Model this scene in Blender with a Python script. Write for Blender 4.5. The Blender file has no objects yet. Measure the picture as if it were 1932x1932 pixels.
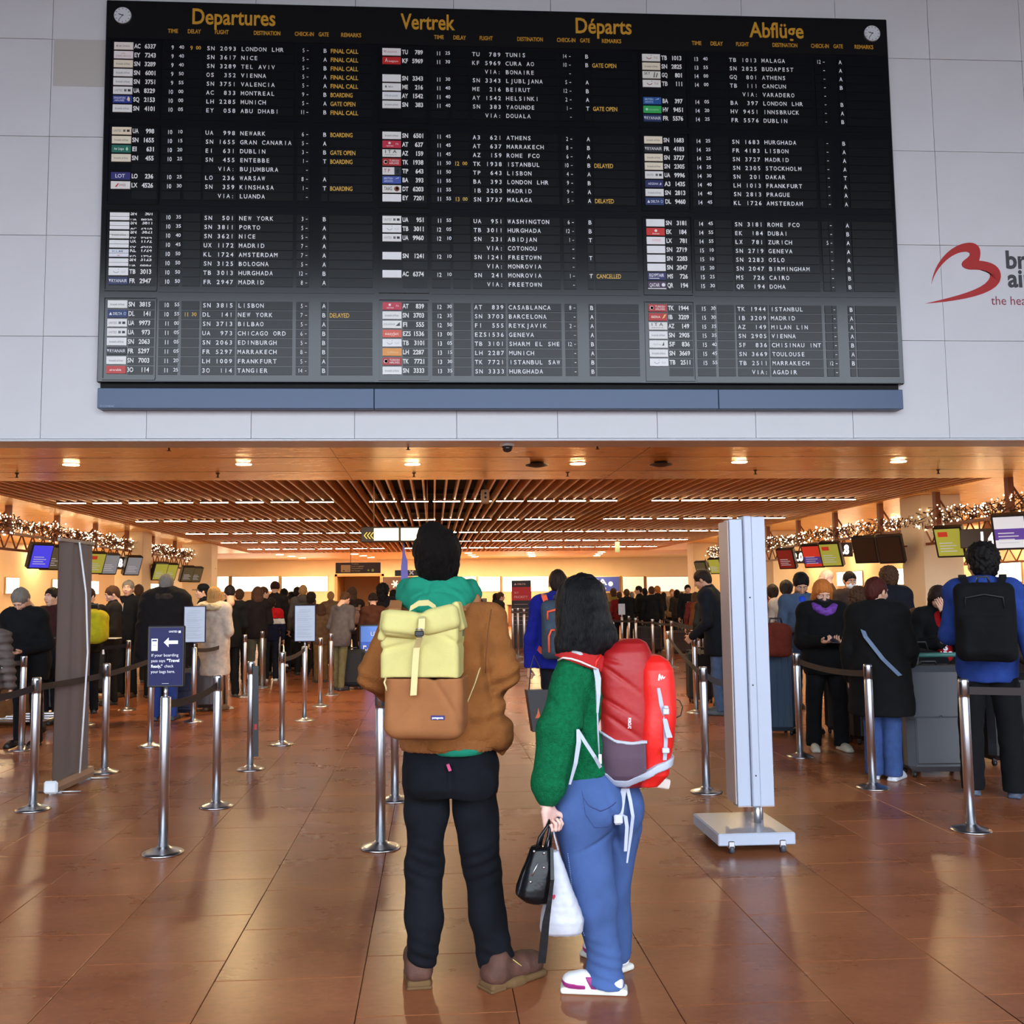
import bpy, bmesh, math, random
import numpy as np
from mathutils import Vector, Matrix
R = math.radians
random.seed(7)
rng = np.random.default_rng(7)
scene = bpy.context.scene
col = scene.collection

# ---------------------------------------------------------------- camera
F, CX, CY = 1800.0, 921.0, 966.0           # focal length and principal point in pixels of the 1932 frame
YAW, PITCH, ROLL = 0.0578, 0.0870, -0.0104
CAM = np.array([0, 0, 1.55])
_cy, _sy, _cp, _sp, _cr, _sr = math.cos(YAW), math.sin(YAW), math.cos(PITCH), math.sin(PITCH), math.cos(ROLL), math.sin(ROLL)
FW = np.array([_sy*_cp, _cy*_cp, _sp]); _r = np.array([_cy, -_sy, 0]); _u = np.cross(_r, FW)
RT = _r*_cr + _u*_sr; UP = -_r*_sr + _u*_cr
cam_data = bpy.data.cameras.new('camera')
cam_data.sensor_width = 36.0
cam_data.lens = F*36.0/1932.0
cam_data.shift_x = (966.0-CX)/1932.0
cam_data.clip_start = 0.05; cam_data.clip_end = 300
cam = bpy.data.objects.new('camera', cam_data); col.objects.link(cam)
M = Matrix(((RT[0], UP[0], -FW[0], CAM[0]), (RT[1], UP[1], -FW[1], CAM[1]), (RT[2], UP[2], -FW[2], CAM[2]), (0, 0, 0, 1)))
cam.matrix_world = M
scene.camera = cam

# ---------------------------------------------------------------- world: overcast sky seen through the hall's glazing
world = bpy.data.worlds.new('world'); scene.world = world; world.use_nodes = True
_bg = world.node_tree.nodes['Background']
_bg.inputs['Color'].default_value = (0.80, 0.89, 1.0, 1); _bg.inputs['Strength'].default_value = 5.6
scene.view_settings.view_transform = 'Standard'; scene.view_settings.look = 'None'
scene.view_settings.exposure = 0.0; scene.view_settings.gamma = 1.0
scene.view_settings.use_curve_mapping = False

def ray(px, py): return FW + RT*(px-CX)/F - UP*(py-CY)/F
def AY(px, py, Y): d = ray(px, py); return CAM + d*(Y/d[1])          # point at depth Y
def AZ(px, py, z): d = ray(px, py); return CAM + d*((z-1.55)/d[2])    # point at height z
def AX(px, py, X): d = ray(px, py); return CAM + d*(X/d[0])
def G(px, py): return AZ(px, py, 0.0)

# ---------------------------------------------------------------- materials
MATS = {}
def mat(name, color=(.5, .5, .5), rough=.6, metal=0.0, emit=None, estr=0.0, spec=.5, bump=0.0, bscale=40.0, var=0.0, vscale=6.0,
        stretch=(1, 1, 1), sheen=0.0, coat=0.0, alpha=1.0, trans=0.0, bdetail=4, rvar=0.0):
    if name in MATS: return MATS[name]
    m = bpy.data.materials.new(name); m.use_nodes = True; MATS[name] = m
    nt = m.node_tree; b = nt.nodes['Principled BSDF']
    c = (*color, 1.0)
    b.inputs['Base Color'].default_value = c
    b.inputs['Roughness'].default_value = rough; b.inputs['Metallic'].default_value = metal
    b.inputs['Specular IOR Level'].default_value = spec
    if sheen: b.inputs['Sheen Weight'].default_value = sheen
    if coat: b.inputs['Coat Weight'].default_value = coat; b.inputs['Coat Roughness'].default_value = .1
    if trans: b.inputs['Transmission Weight'].default_value = trans
    if emit: b.inputs['Emission Color'].default_value = (*emit, 1); b.inputs['Emission Strength'].default_value = estr
    if bump or var or rvar:
        tc = nt.nodes.new('ShaderNodeTexCoord'); mp = nt.nodes.new('ShaderNodeMapping'); mp.inputs['Scale'].default_value = stretch
        nt.links.new(tc.outputs['Object'], mp.inputs['Vector'])
    if var or rvar:
        n = nt.nodes.new('ShaderNodeTexNoise'); n.inputs['Scale'].default_value = vscale; n.inputs['Detail'].default_value = 5
        nt.links.new(mp.outputs[0], n.inputs['Vector'])
    if var:
        r = nt.nodes.new('ShaderNodeValToRGB')
        r.color_ramp.elements[0].position = .3; r.color_ramp.elements[1].position = .7
        r.color_ramp.elements[0].color = (*[v*(1-var) for v in color], 1)
        r.color_ramp.elements[1].color = (*[min(1, v*(1+var)) for v in color], 1)
        nt.links.new(n.outputs['Fac'], r.inputs['Fac']); nt.links.new(r.outputs['Color'], b.inputs['Base Color'])
    if rvar:
        mr = nt.nodes.new('ShaderNodeMapRange'); mr.inputs['To Min'].default_value = max(.02, rough-rvar); mr.inputs['To Max'].default_value = rough+rvar
        nt.links.new(n.outputs['Fac'], mr.inputs['Value']); nt.links.new(mr.outputs[0], b.inputs['Roughness'])
    if bump:
        n2 = nt.nodes.new('ShaderNodeTexNoise'); n2.inputs['Scale'].default_value = bscale; n2.inputs['Detail'].default_value = bdetail
        nt.links.new(mp.outputs[0], n2.inputs['Vector'])
        bp = nt.nodes.new('ShaderNodeBump'); bp.inputs['Strength'].default_value = bump; bp.inputs['Distance'].default_value = .01
        nt.links.new(n2.outputs['Fac'], bp.inputs['Height']); nt.links.new(bp.outputs[0], b.inputs['Normal'])
    return m
def cloth(name, color, rough=.9, bump=.35, bscale=220, var=.18, vscale=14, sheen=0.0):
    return mat('cloth_'+name, tuple(c*.85 for c in color), rough, bump=bump, bscale=bscale, var=var, vscale=vscale, sheen=sheen, spec=.18)
_ORD = ['first', 'second', 'third', 'fourth', 'fifth', 'sixth', 'seventh', 'eighth', 'ninth', 'tenth', 'eleventh', 'twelfth', 'thirteenth', 'fourteenth', 'fifteenth', 'sixteenth', 'seventeenth', 'eighteenth', 'nineteenth', 'twentieth', 'twenty-first', 'twenty-second', 'twenty-third', 'twenty-fourth', 'twenty-fifth', 'twenty-sixth']
def S(r, g, b): # sRGB 0..255 to linear
    f = lambda v: (v/255/12.92) if v/255 <= .04045 else ((v/255+.055)/1.055)**2.4
    return (f(r), f(g), f(b))

# ---------------------------------------------------------------- objects
def tag(o, label=None, cat=None, group=None, kind=None):
    if label: o['label'] = label
    if cat: o['category'] = cat
    if group: o['group'] = group
    if kind: o['kind'] = kind
    return o
def empty(name, loc=(0, 0, 0), rz=0.0, label=None, cat=None, group=None):
    o = bpy.data.objects.new(name, None); o.empty_display_size = .1
    o.location = loc; o.rotation_euler = (0, 0, rz); col.objects.link(o)
    return tag(o, label, cat, group)
def link(name, me, parent=None, m=None):
    o = bpy.data.objects.new(name, me); col.objects.link(o)
    if parent is not None: o.parent = parent
    if m is not None and len(me.materials) == 0: me.materials.append(m)
    return o
def mesh_np(name, V, Q, m=None, parent=None, smooth=True, mats=None, midx=None):
    me = bpy.data.meshes.new(name)
    V = np.asarray(V, dtype=np.float64)
    me.from_pydata(V.tolist(), [], [list(map(int, q)) for q in Q])
    if smooth: me.polygons.foreach_set('use_smooth', [True]*len(me.polygons))
    if mats:
        for k in mats: me.materials.append(k)
        if midx is not None: me.polygons.foreach_set('material_index', list(midx))
    me.update()
    return link(name, me, parent, m)
def copy_tree(o, parent=None):
    c = o.copy(); col.objects.link(c)
    if parent is not None: c.parent = parent
    for ch in o.children: copy_tree(ch, c)
    return c

class MB:
    """collects simple solids into one mesh"""
    def __init__(s): s.v = []; s.f = []; s.sm = []; s.mi = []; s.cur = 0
    def add(s, v, f, smooth=False, M=None):
        n = len(s.v)
        for p in v:
            q = Vector(p)
            if M is not None: q = M @ q
            s.v.append(tuple(q))
        for q in f: s.f.append(tuple(i+n for i in q)); s.sm.append(smooth); s.mi.append(s.cur)
        return s
    def box(s, lo, hi, M=None, bev=0.0):
        x0, y0, z0 = lo; x1, y1, z1 = hi
        if bev <= 0:
            v = [(x0, y0, z0), (x1, y0, z0), (x1, y1, z0), (x0, y1, z0), (x0, y0, z1), (x1, y0, z1), (x1, y1, z1), (x0, y1, z1)]
            f = [(0, 3, 2, 1), (4, 5, 6, 7), (0, 1, 5, 4), (1, 2, 6, 5), (2, 3, 7, 6), (3, 0, 4, 7)]
            return s.add(v, f, False, M)
        b = min(bev, (x1-x0)/2.01, (y1-y0)/2.01, (z1-z0)/2.01)
        v = []
        for X, sx in ((x0, 1), (x1, -1)):
            for Y, sy in ((y0, 1), (y1, -1)):
                for Z, sz in ((z0, 1), (z1, -1)):
                    v += [(X, Y+sy*b, Z+sz*b), (X+sx*b, Y, Z+sz*b), (X+sx*b, Y+sy*b, Z)]
        bm = bmesh.new()
        for p in v: bm.verts.new(p)
        bmesh.ops.convex_hull(bm, input=bm.verts)
        bmesh.ops.dissolve_limit(bm, angle_limit=.01, verts=bm.verts, edges=bm.edges)
        bm.verts.ensure_lookup_table(); bm.verts.index_update()
        s.add([w.co[:] for w in bm.verts], [[w.index for w in fc.verts] for fc in bm.faces], False, M); bm.free()
        return s
    def tube(s, pts, r, n=10, caps=True, smooth=True, flat=None):
        """r: radius or list of radii; flat=(w,t,normalvector) makes a strap"""
        pts = [Vector(p) for p in pts]; N = len(pts)
        rs = r if isinstance(r, (list, tuple)) else [r]*N
        vs = []; up0 = None
        for i, p in enumerate(pts):
            d = (pts[min(i+1, N-1)]-pts[max(i-1, 0)])
            if d.length < 1e-9: d = Vector((0, 0, 1))
            d.normalize()
            if up0 is None:
                up0 = Vector((0, 0, 1)) if abs(d.z) < .9 else Vector((1, 0, 0))
            a = d.cross(up0)
            if a.length < 1e-5: a = d.cross(Vector((0, 1, 0)))
            a.normalize(); b = a.cross(d).normalized(); up0 = b
            for k in range(n):
                t = 2*math.pi*k/n
                vs.append(p + a*(rs[i]*math.cos(t)) + b*(rs[i]*math.sin(t)))
        fs = []
        for i in range(N-1):
            for k in range(n):
                k2 = (k+1) % n
                fs.append((i*n+k, i*n+k2, (i+1)*n+k2, (i+1)*n+k))
        if caps:
            fs.append(tuple(range(n-1, -1, -1))); fs.append(tuple((N-1)*n+k for k in range(n)))
        return s.add(vs, fs, smooth)
    def lathe(s, prof, n=24, c=(0, 0, 0), smooth=True):
        vs = []
        for (r, z) in prof:
            for k in range(n):
                t = 2*math.pi*k/n; vs.append((c[0]+r*math.cos(t), c[1]+r*math.sin(t), c[2]+z))
        fs = []
        for i in range(len(prof)-1):
            for k in range(n):
                k2 = (k+1) % n; fs.append((i*n+k, i*n+k2, (i+1)*n+k2, (i+1)*n+k))
        fs.append(tuple(range(n-1, -1, -1))); fs.append(tuple((len(prof)-1)*n+k for k in range(n)))
        return s.add(vs, fs, smooth)
    def strap(s, pts, w, t, side):
        """ribbon with thickness along pts; side: width direction (vector or list of vectors)"""
        pts = [Vector(p) for p in pts]; N = len(pts); vs = []
        for i, p in enumerate(pts):
            sd = Vector(side[i] if isinstance(side, list) else side).normalized()
            d = (pts[min(i+1, N-1)]-pts[max(i-1, 0)]).normalized()
            nn = d.cross(sd); nn = nn.normalized() if nn.length > 1e-6 else Vector((0, 1, 0))
            ww = w[i] if isinstance(w, (list, tuple)) else w
            for a, b in ((-1, -1), (1, -1), (1, 1), (-1, 1)):
                vs.append(p+sd*(a*ww/2)+nn*(b*t/2))
        fs = []
        for i in range(N-1):
            for k in range(4):
                k2 = (k+1) % 4; fs.append((i*4+k, i*4+k2, (i+1)*4+k2, (i+1)*4+k))
        fs += [(3, 2, 1, 0), tuple((N-1)*4+k for k in range(4))]
        return s.add(vs, fs, False)
    def prism(s, poly, y0, y1, M=None):
        """polygon in xz extruded along y"""
        n = len(poly)
        v = [(x, y0, z) for x, z in poly]+[(x, y1, z) for x, z in poly]
        f = [tuple(range(n)), tuple(range(2*n-1, n-1, -1))]+[(i, i+n, (i+1) % n+n, (i+1) % n) for i in range(n)]
        return s.add(v, f, False, M)
    def build(s, name, m=None, parent=None, mats=None):
        me = bpy.data.meshes.new(name); me.from_pydata(s.v, [], s.f)
        me.polygons.foreach_set('use_smooth', s.sm)
        if mats:
            for k in mats: me.materials.append(k)
            me.polygons.foreach_set('material_index', s.mi)
        bm = bmesh.new(); bm.from_mesh(me); bmesh.ops.recalc_face_normals(bm, faces=bm.faces); bm.to_mesh(me); bm.free()
        me.update()
        return link(name, me, parent, m)

# ---------------------------------------------------------------- implicit surfaces (surface nets)
class SDF:
    """smooth union of rounded limbs, sampled on a grid and turned into one quad mesh"""
    def __init__(s, res): s.res = res; s.ops = []
    def cone(s, a, b, ra, rb=None, k=.02, op='u', sc=None):
        rb = ra if rb is None else rb
        a = np.array(a, float); b = np.array(b, float); m = max(ra, rb)
        q = 1.0 if sc is None else max(1.0, 1/sc[1])
        lo = np.minimum(a, b)-m*q; hi = np.maximum(a, b)+m*q
        def f(P):
            ba = b-a; L = float(ba@ba)+1e-12
            pa = P-a
            t = np.clip((pa@ba)/L, 0, 1)
            d = pa-t[..., None]*ba
            if sc is not None:                      # sc=(direction, factor): limb is thicker (factor<1) or thinner (>1) along direction
                dr = np.array(sc[0], float); dr /= np.linalg.norm(dr)
                d = d+(d@dr)[..., None]*dr*(sc[1]-1)
            return (np.sqrt((d*d).sum(-1))-(ra+(rb-ra)*t))*(1.0 if sc is None else min(1, 1/sc[1]) if sc[1] > 1 else 1)
        s.ops.append((op, f, lo, hi, k)); return s
    def ell(s, c, r, k=.02, op='u', rot=None):
        c = np.array(c, float); r = np.array(r, float); m = r.max()
        lo = c-(m if rot is not None else r); hi = c+(m if rot is not None else r)
        Rm = None if rot is None else np.array(Matrix.Rotation(rot[2], 3, 'Z') @ Matrix.Rotation(rot[1], 3, 'Y') @ Matrix.Rotation(rot[0], 3, 'X'))
        def f(P):
            q = P-c
            if Rm is not None: q = q@Rm
            k0 = np.sqrt(((q/r)**2).sum(-1)); k1 = np.sqrt(((q/(r*r))**2).sum(-1))+1e-9
            return k0*(k0-1)/k1
        s.ops.append((op, f, lo, hi, k)); return s
    def box(s, c, h, rad=.01, k=.02, op='u', rot=None):
        c = np.array(c, float); h = np.array(h, float)
        m = np.linalg.norm(h) if rot is not None else h
        Rm = None if rot is None else np.array(Matrix.Rotation(rot[2], 3, 'Z') @ Matrix.Rotation(rot[1], 3, 'Y') @ Matrix.Rotation(rot[0], 3, 'X'))
        def f(P):
            q = P-c
            if Rm is not None: q = q@Rm
            d = np.abs(q)-(h-rad)
            return np.sqrt((np.maximum(d, 0)**2).sum(-1))+np.minimum(d.max(-1), 0)-rad
        s.ops.append((op, f, c-m, c+m, k)); return s
    def rings(s, rings, k=.02, op='u', p=2.0):
        """rings: list of (cx,cy,z,rx,ry) stacked in z - a lofted trunk with elliptical (p=2) or boxier sections"""
        A = np.array(rings, float); A = A[np.argsort(A[:, 2])]
        lo = np.array([(A[:, 0]-A[:, 3]).min(), (A[:, 1]-A[:, 4]).min(), A[0, 2]]); hi = np.array([(A[:, 0]+A[:, 3]).max(), (A[:, 1]+A[:, 4]).max(), A[-1, 2]])
        def f(P):
            z = P[..., 2]
            I = [np.interp(z, A[:, 2], A[:, i]) for i in (0, 1, 3, 4)]
            u = np.abs(P[..., 0]-I[0])/I[2]; v = np.abs(P[..., 1]-I[1])/I[3]
            r = (u**p+v**p)**(1/p)
            d = (r-1)*np.minimum(I[2], I[3])*.9
            dz = np.maximum(A[0, 2]-z, z-A[-1, 2])
            return np.where((dz > 0) & (d > 0), np.sqrt(np.maximum(d, 0)**2+np.maximum(dz, 0)**2), np.maximum(d, dz))
        s.ops.append((op, f, lo, hi, k)); return s
    def fn(s, f, lo, hi, k=.01, op='u'):
        s.ops.append((op, f, np.array(lo, float), np.array(hi, float), k)); return s
    def field(s, disp=None, clip=None):
        h = s.res
        us = [o for o in s.ops if o[0] == 'u']
        lo = np.min([o[2]-o[4] for o in us], 0)-3*h; hi = np.max([o[3]+o[4] for o in us], 0)+3*h
        if clip is not None:
            lo = np.maximum(lo, np.array(clip[0])-2*h); hi = np.minimum(hi, np.array(clip[1])+2*h)
        n = np.maximum(4, np.ceil((hi-lo)/h).astype(int)+1)
        D = np.full(tuple(n), 1.0, dtype=np.float32)
        ax = [lo[i]+h*np.arange(n[i]) for i in range(3)]
        for (op, f, l, u, k) in s.ops:
            mg = k*1.2+3*h
            i0 = np.clip(np.floor((l-mg-lo)/h).astype(int), 0, n); i1 = np.clip(np.ceil((u+mg-lo)/h).astype(int)+1, 0, n)
            if (i1-i0).min() <= 0: continue
            sl = tuple(slice(a, b) for a, b in zip(i0, i1))
            P = np.stack(np.meshgrid(*[ax[i][sl[i]] for i in range(3)], indexing='ij'), -1)
            d = f(P).astype(np.float32); o = D[sl]
            if op == 'u':
                if k > 0:
                    hh = np.maximum(k-np.abs(o-d), 0)/k; D[sl] = np.minimum(o, d)-hh*hh*k*.25
                else: D[sl] = np.minimum(o, d)
            elif op == 's':
                if k > 0:
                    hh = np.maximum(k-np.abs(o+d), 0)/k; D[sl] = np.maximum(o, -d)+hh*hh*k*.25
                else: D[sl] = np.maximum(o, -d)
            else: D[sl] = np.maximum(o, d)
        if disp is not None:
            near = np.abs(D) < .08
            I = np.argwhere(near); P = lo+I*h
            D[near] += disp(P).astype(np.float32)
        # close the boundary
        D[0], D[-1] = np.maximum(D[0], h*.5), np.maximum(D[-1], h*.5)
        D[:, 0], D[:, -1] = np.maximum(D[:, 0], h*.5), np.maximum(D[:, -1], h*.5)
        D[:, :, 0], D[:, :, -1] = np.maximum(D[:, :, 0], h*.5), np.maximum(D[:, :, -1], h*.5)
        return D, lo
    def mesh(s, disp=None, clip=None):
        D, lo = s.field(disp, clip); h = s.res
        ins = D < 0
        c8 = [ins[i:ins.shape[0]-1+i, j:ins.shape[1]-1+j, k:ins.shape[2]-1+k] for i in (0, 1) for j in (0, 1) for k in (0, 1)]
        cnt = sum(c.astype(np.int8) for c in c8)
        act = (cnt > 0) & (cnt < 8)
        I = np.argwhere(act)
        idx = np.full(act.shape, -1, dtype=np.int64); idx[act] = np.arange(len(I))
        cor = [(i, j, k) for i in (0, 1) for j in (0, 1) for k in (0, 1)]
        vals = {c: D[I[:, 0]+c[0], I[:, 1]+c[1], I[:, 2]+c[2]] for c in cor}
        pos = np.zeros((len(I), 3)); num = np.zeros(len(I))
        for c in cor:
            for a in range(3):
                if c[a] == 0:
                    c2 = list(c); c2[a] = 1; c2 = tuple(c2)
                    v1, v2 = vals[c], vals[c2]; x = (v1 < 0) != (v2 < 0)
                    t = np.where(x, v1/np.where(x, v1-v2, 1), 0)
                    p = np.array(c, float)[None]+t[:, None]*(np.array(c2, float)-np.array(c, float))[None]
                    pos += p*x[:, None]; num += x
        V = lo+h*(I+pos/num[:, None])
        Q = []
        for a in range(3):
            b, c = (a+1) % 3, (a+2) % 3
            s1 = [slice(None)]*3; s2 = [slice(None)]*3; s1[a] = slice(0, -1); s2[a] = slice(1, None)
            e = ins[tuple(s1)] != ins[tuple(s2)]
            E = np.argwhere(e); E = E[(E[:, b] > 0) & (E[:, c] > 0) & (E[:, b] < ins.shape[b]-1) & (E[:, c] < ins.shape[c]-1)]
            if not len(E): continue
            fl = ins[E[:, 0], E[:, 1], E[:, 2]]
            def g(db, dc):
                Z = E.copy(); Z[:, b] += db; Z[:, c] += dc; return idx[Z[:, 0], Z[:, 1], Z[:, 2]]
            q = np.stack([g(-1, -1), g(0, -1), g(0, 0), g(-1, 0)], 1)
            q[~fl] = q[~fl][:, ::-1]
            Q.append(q)
        Q = np.concatenate(Q) if Q else np.zeros((0, 4), int)
        Q = Q[(Q >= 0).all(1)]
        return V, Q
def joinVQ(parts):
    V = []; Q = []; n = 0
    for v, q in parts:
        V.append(v); Q.append(q+n); n += len(v)
    return np.concatenate(V), np.concatenate(Q)
def np_mesh(name, VQ, m=None, parent=None, mats=None, midx=None):
    """fast numpy quad mesh"""
    V, Q = VQ
    me = bpy.data.meshes.new(name)
    me.vertices.add(len(V)); me.vertices.foreach_set('co', np.ascontiguousarray(V, dtype=np.float32).ravel())
    nq = len(Q); w = Q.shape[1]
    me.loops.add(nq*w); me.loops.foreach_set('vertex_index', np.ascontiguousarray(Q, dtype=np.int32).ravel())
    me.polygons.add(nq); me.polygons.foreach_set('loop_start', np.arange(0, nq*w, w, dtype=np.int32))
    me.polygons.foreach_set('use_smooth', np.ones(nq, dtype=bool))
    if mats:
        for k in mats: me.materials.append(k)
        if midx is not None: me.polygons.foreach_set('material_index', np.asarray(midx, dtype=np.int32))
    me.update(calc_edges=True)
    return link(name, me, parent, m)
def wavy(seed, amp, freq, n=5, stretch=(1, 1, 1)):
    """band-limited folds: sum of warped sines"""
    r = np.random.default_rng(seed); K = r.normal(size=(n, 3))*freq*np.array(stretch); ph = r.uniform(0, 6.28, n); W = r.normal(size=(3, 3))*freq*.6
    def f(P):
        w = np.sin(P@W)*.35
        o = 0
        for i in range(n): o = o+np.sin(P@K[i]+ph[i]+w[:, i % 3]*3)
        return amp*o/n
    return f

# ================================================================ THE SETTING
WY = 11.8            # plane of the front wall that carries the board
CZ = 3.5             # height of the warm metal ceiling
WARM = (1.0, .66, .36)
def struct(name, mb, m, parent=None, **k):
    o = mb.build(name, m, parent, **k)
    if parent is None: o['kind'] = 'structure'
    return o

# -- floor material: polished red-brown stone with dark streaks, one tone per tile
def floor_mat(name, joints):
    m = bpy.data.materials.new(name); m.use_nodes = True; nt = m.node_tree; b = nt.nodes['Principled BSDF']
    g = nt.nodes.new('ShaderNodeNewGeometry')
    def noise(scale, st, det=6, rough=.6):
        mp = nt.nodes.new('ShaderNodeMapping'); mp.inputs['Scale'].default_value = st; nt.links.new(g.outputs['Position'], mp.inputs['Vector'])
        n = nt.nodes.new('ShaderNodeTexNoise'); n.inputs['Scale'].default_value = scale; n.inputs['Detail'].default_value = det; n.inputs['Roughness'].default_value = rough
        nt.links.new(mp.outputs[0], n.inputs['Vector']); return n
    def ramp(n, stops):
        r = nt.nodes.new('ShaderNodeValToRGB'); e = r.color_ramp.elements
        e[0].position, e[0].color = stops[0][0], (*stops[0][1], 1); e[1].position, e[1].color = stops[-1][0], (*stops[-1][1], 1)
        for p, c in stops[1:-1]:
            q = e.new(p); q.color = (*c, 1)
        nt.links.new(n, r.inputs['Fac']); return r
    def mix(mode, fac, a, c):
        x = nt.nodes.new('ShaderNodeMix'); x.data_type = 'RGBA'; x.blend_type = mode; x.inputs[0].default_value = fac
        nt.links.new(a, x.inputs[6]); nt.links.new(c, x.inputs[7]); return x
    n1 = noise(1.1, (1, 1.6, 1)); n2 = noise(9, (1, 3.6, 1), 9, .75); n3 = noise(30, (1, 1, 1), 3)
    r1 = ramp(n1.outputs['Fac'], [(.3, S(134, 76, 44)), (.7, S(164, 102, 66))])
    r2 = ramp(n2.outputs['Fac'], [(.25, (.68, .62, .59)), (.42, (.95, .94, .93)), (.5, (1, 1, 1)), (.72, (1.12, 1.08, 1.05))])
    r3 = ramp(n3.outputs['Fac'], [(.3, (.85, .85, .85)), (.7, (1.1, 1.1, 1.1))])
    x = mix('MULTIPLY', 1, r1.outputs[0], r2.outputs[0]); y = mix('MULTIPLY', .7, x.outputs[2], r3.outputs[0])
    oi = nt.nodes.new('ShaderNodeObjectInfo'); rr = ramp(oi.outputs['Random'], [(0, (.84, .82, .82)), (1, (1.12, 1.1, 1.1))])
    out = mix('MULTIPLY', 1, y.outputs[2], rr.outputs[0]).outputs[2]
    if joints:
        br = nt.nodes.new('ShaderNodeTexBrick'); br.offset = 0; br.squash = 1
        br.inputs['Scale'].default_value = 1; br.inputs['Brick Width'].default_value = .6; br.inputs['Row Height'].default_value = .6
        br.inputs['Mortar Size'].default_value = .003; br.inputs['Color1'].default_value = (1, 1, 1, 1); br.inputs['Color2'].default_value = (.88, .86, .86, 1); br.inputs['Mortar'].default_value = (.3, .25, .22, 1)
        mp = nt.nodes.new('ShaderNodeMapping'); mp.inputs['Location'].default_value = (.297, .1, 0); nt.links.new(g.outputs['Position'], mp.inputs['Vector']); nt.links.new(mp.outputs[0], br.inputs['Vector'])
        out = mix('MULTIPLY', 1, out, br.outputs['Color']).outputs[2]
    nt.links.new(out, b.inputs['Base Color'])
    mr = nt.nodes.new('ShaderNodeMapRange'); mr.inputs['To Min'].default_value = .24; mr.inputs['To Max'].default_value = .32
    nt.links.new(n1.outputs['Fac'], mr.inputs['Value']); nt.links.new(mr.outputs[0], b.inputs['Roughness'])
    b.inputs['Specular IOR Level'].default_value = .26
    bp = nt.nodes.new('ShaderNodeBump'); bp.inputs['Strength'].default_value = .012; bp.inputs['Distance'].default_value = .01
    nt.links.new(n3.outputs['Fac'], bp.inputs['Height']); nt.links.new(bp.outputs[0], b.inputs['Normal'])
    return m
fm = floor_mat('floor_stone', False); fmf = floor_mat('floor_stone_far', True)
grout = mat('grout', S(52, 34, 26), .8)
floor = struct('floor', MB().box((-18, -14, -.3), (20, 58, -.014)), grout)
T = .6; x_off = -.297; y_off = 3.70
tb = MB().box((.0015, .0015, -.014), (T-.0015, T-.0015, 0), bev=.002)
tile0 = None; used = set(); cells = []
for i in range(-30, 34):
    for j in range(-4, 30):
        x = x_off+i*T; st = (.0 if i % 2 == 0 else .22); y = y_off+j*T-st
        if y < 2.6 or y > 11.3: continue
        c = np.array([x+T/2, y+T/2, 0])-CAM; k = c@FW
        px = CX+F*(c@RT)/k; py = CY-F*(c@UP)/k
        if -130 < px < 2060 and py < 2080: cells.append((y, i, j, x))
cells.sort(); cells = cells[:300]
for (y, i, j, x) in cells:
    if tile0 is None: tile0 = tb.build('tile', fm, floor); o = tile0
    else: o = tile0.copy(); col.objects.link(o)
    o.location = (x, y, 0); used.add((i, j))
# the remaining area: same stone, one part
mf = MB(); ymax = {}
for (y, i, j, x) in cells: ymax[i] = (min(y, ymax.get(i, (99, 0))[0]), max(y+T, ymax.get(i, (0, 0))[1]))
for i in range(-29, 34):
    x = x_off+i*T
    if i in ymax:
        a, b_ = ymax[i]
        mf.box((x+.0015, -13.9, -.013), (x+T-.0015, a-.003, 0)); mf.box((x+.0015, b_+.003, -.013), (x+T-.0015, 57.9, 0))
    else: mf.box((x+.0015, -13.9, -.013), (x+T-.0015, 57.9, 0))
tf = mf.build('tile_field', fmf, floor); tf['kind'] = 'stuff'

# -- front wall of large pale panels
panel_m = mat('wall_panel', S(214, 214, 218), .42, var=.03, vscale=1.2, bump=.03, bscale=3, rvar=.06)
panel_d = mat('wall_panel_dark', S(190, 186, 180), .45)
wall = struct('wall_front', MB().box((-18, WY+.02, CZ), (20, WY+.5, 10.6)), mat('wall_core', S(150, 150, 152), .7))
W, H = 1.27, 1.278
pm = MB().box((.003, -.0, .003), (W-.003, .02, H-.003), bev=.0015).build('panel', panel_m, wall); first = True
for i in range(-4, 14):
    for j in range(0, 5):
        x = -6.05+i*W; z = CZ+.005+j*H
        o = pm if first else pm.copy()
        if not first: col.objects.link(o)
        first = False
        o.location = (x, WY+random.choice((0, 0, -.0015, .001)), z)
        if i == 1 and j == 4: o['skip'] = 1
q = MB().box((0, -.004, 0), (1.10, .0, .62)).build('panel', panel_d, wall); q.location = (-4.775+.02, WY, CZ+4*H-.62+.62)
q.location.z = 8.0
tag(q, 'darker square patch panel beside the board')
wedge = struct('trim_1', MB().box((-18, WY-.03, CZ-.03), (20, WY+.5, CZ), bev=.006), mat('wall_edge', S(205, 207, 212), .4))

# -- unseen hall shell, added to shape the daylight entering from the open side behind
struct('ground', MB().box((-150, -200, -.35), (150, -14.02, -.02)), mat('forecourt', S(96, 96, 98), .8))  # unseen slab outside, added to block sky light from below
hm = mat('hall_wall', S(96, 98, 104), .7)  # for the unseen sides, added to shape the daylight
struct('wall_left', MB().box((-18.3, -14, 0), (-18, WY, 10.6)), hm)
struct('wall_right', MB().box((20, -14, 0), (20.3, WY, 10.6)), hm)
struct('roof', MB().box((-18, -5.5, 10.6), (20, WY+.5, 10.9)), mat('hall_roof', S(46, 46, 50), .7))  # unseen dark cover, added to darken the wall top and board reflections

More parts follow.
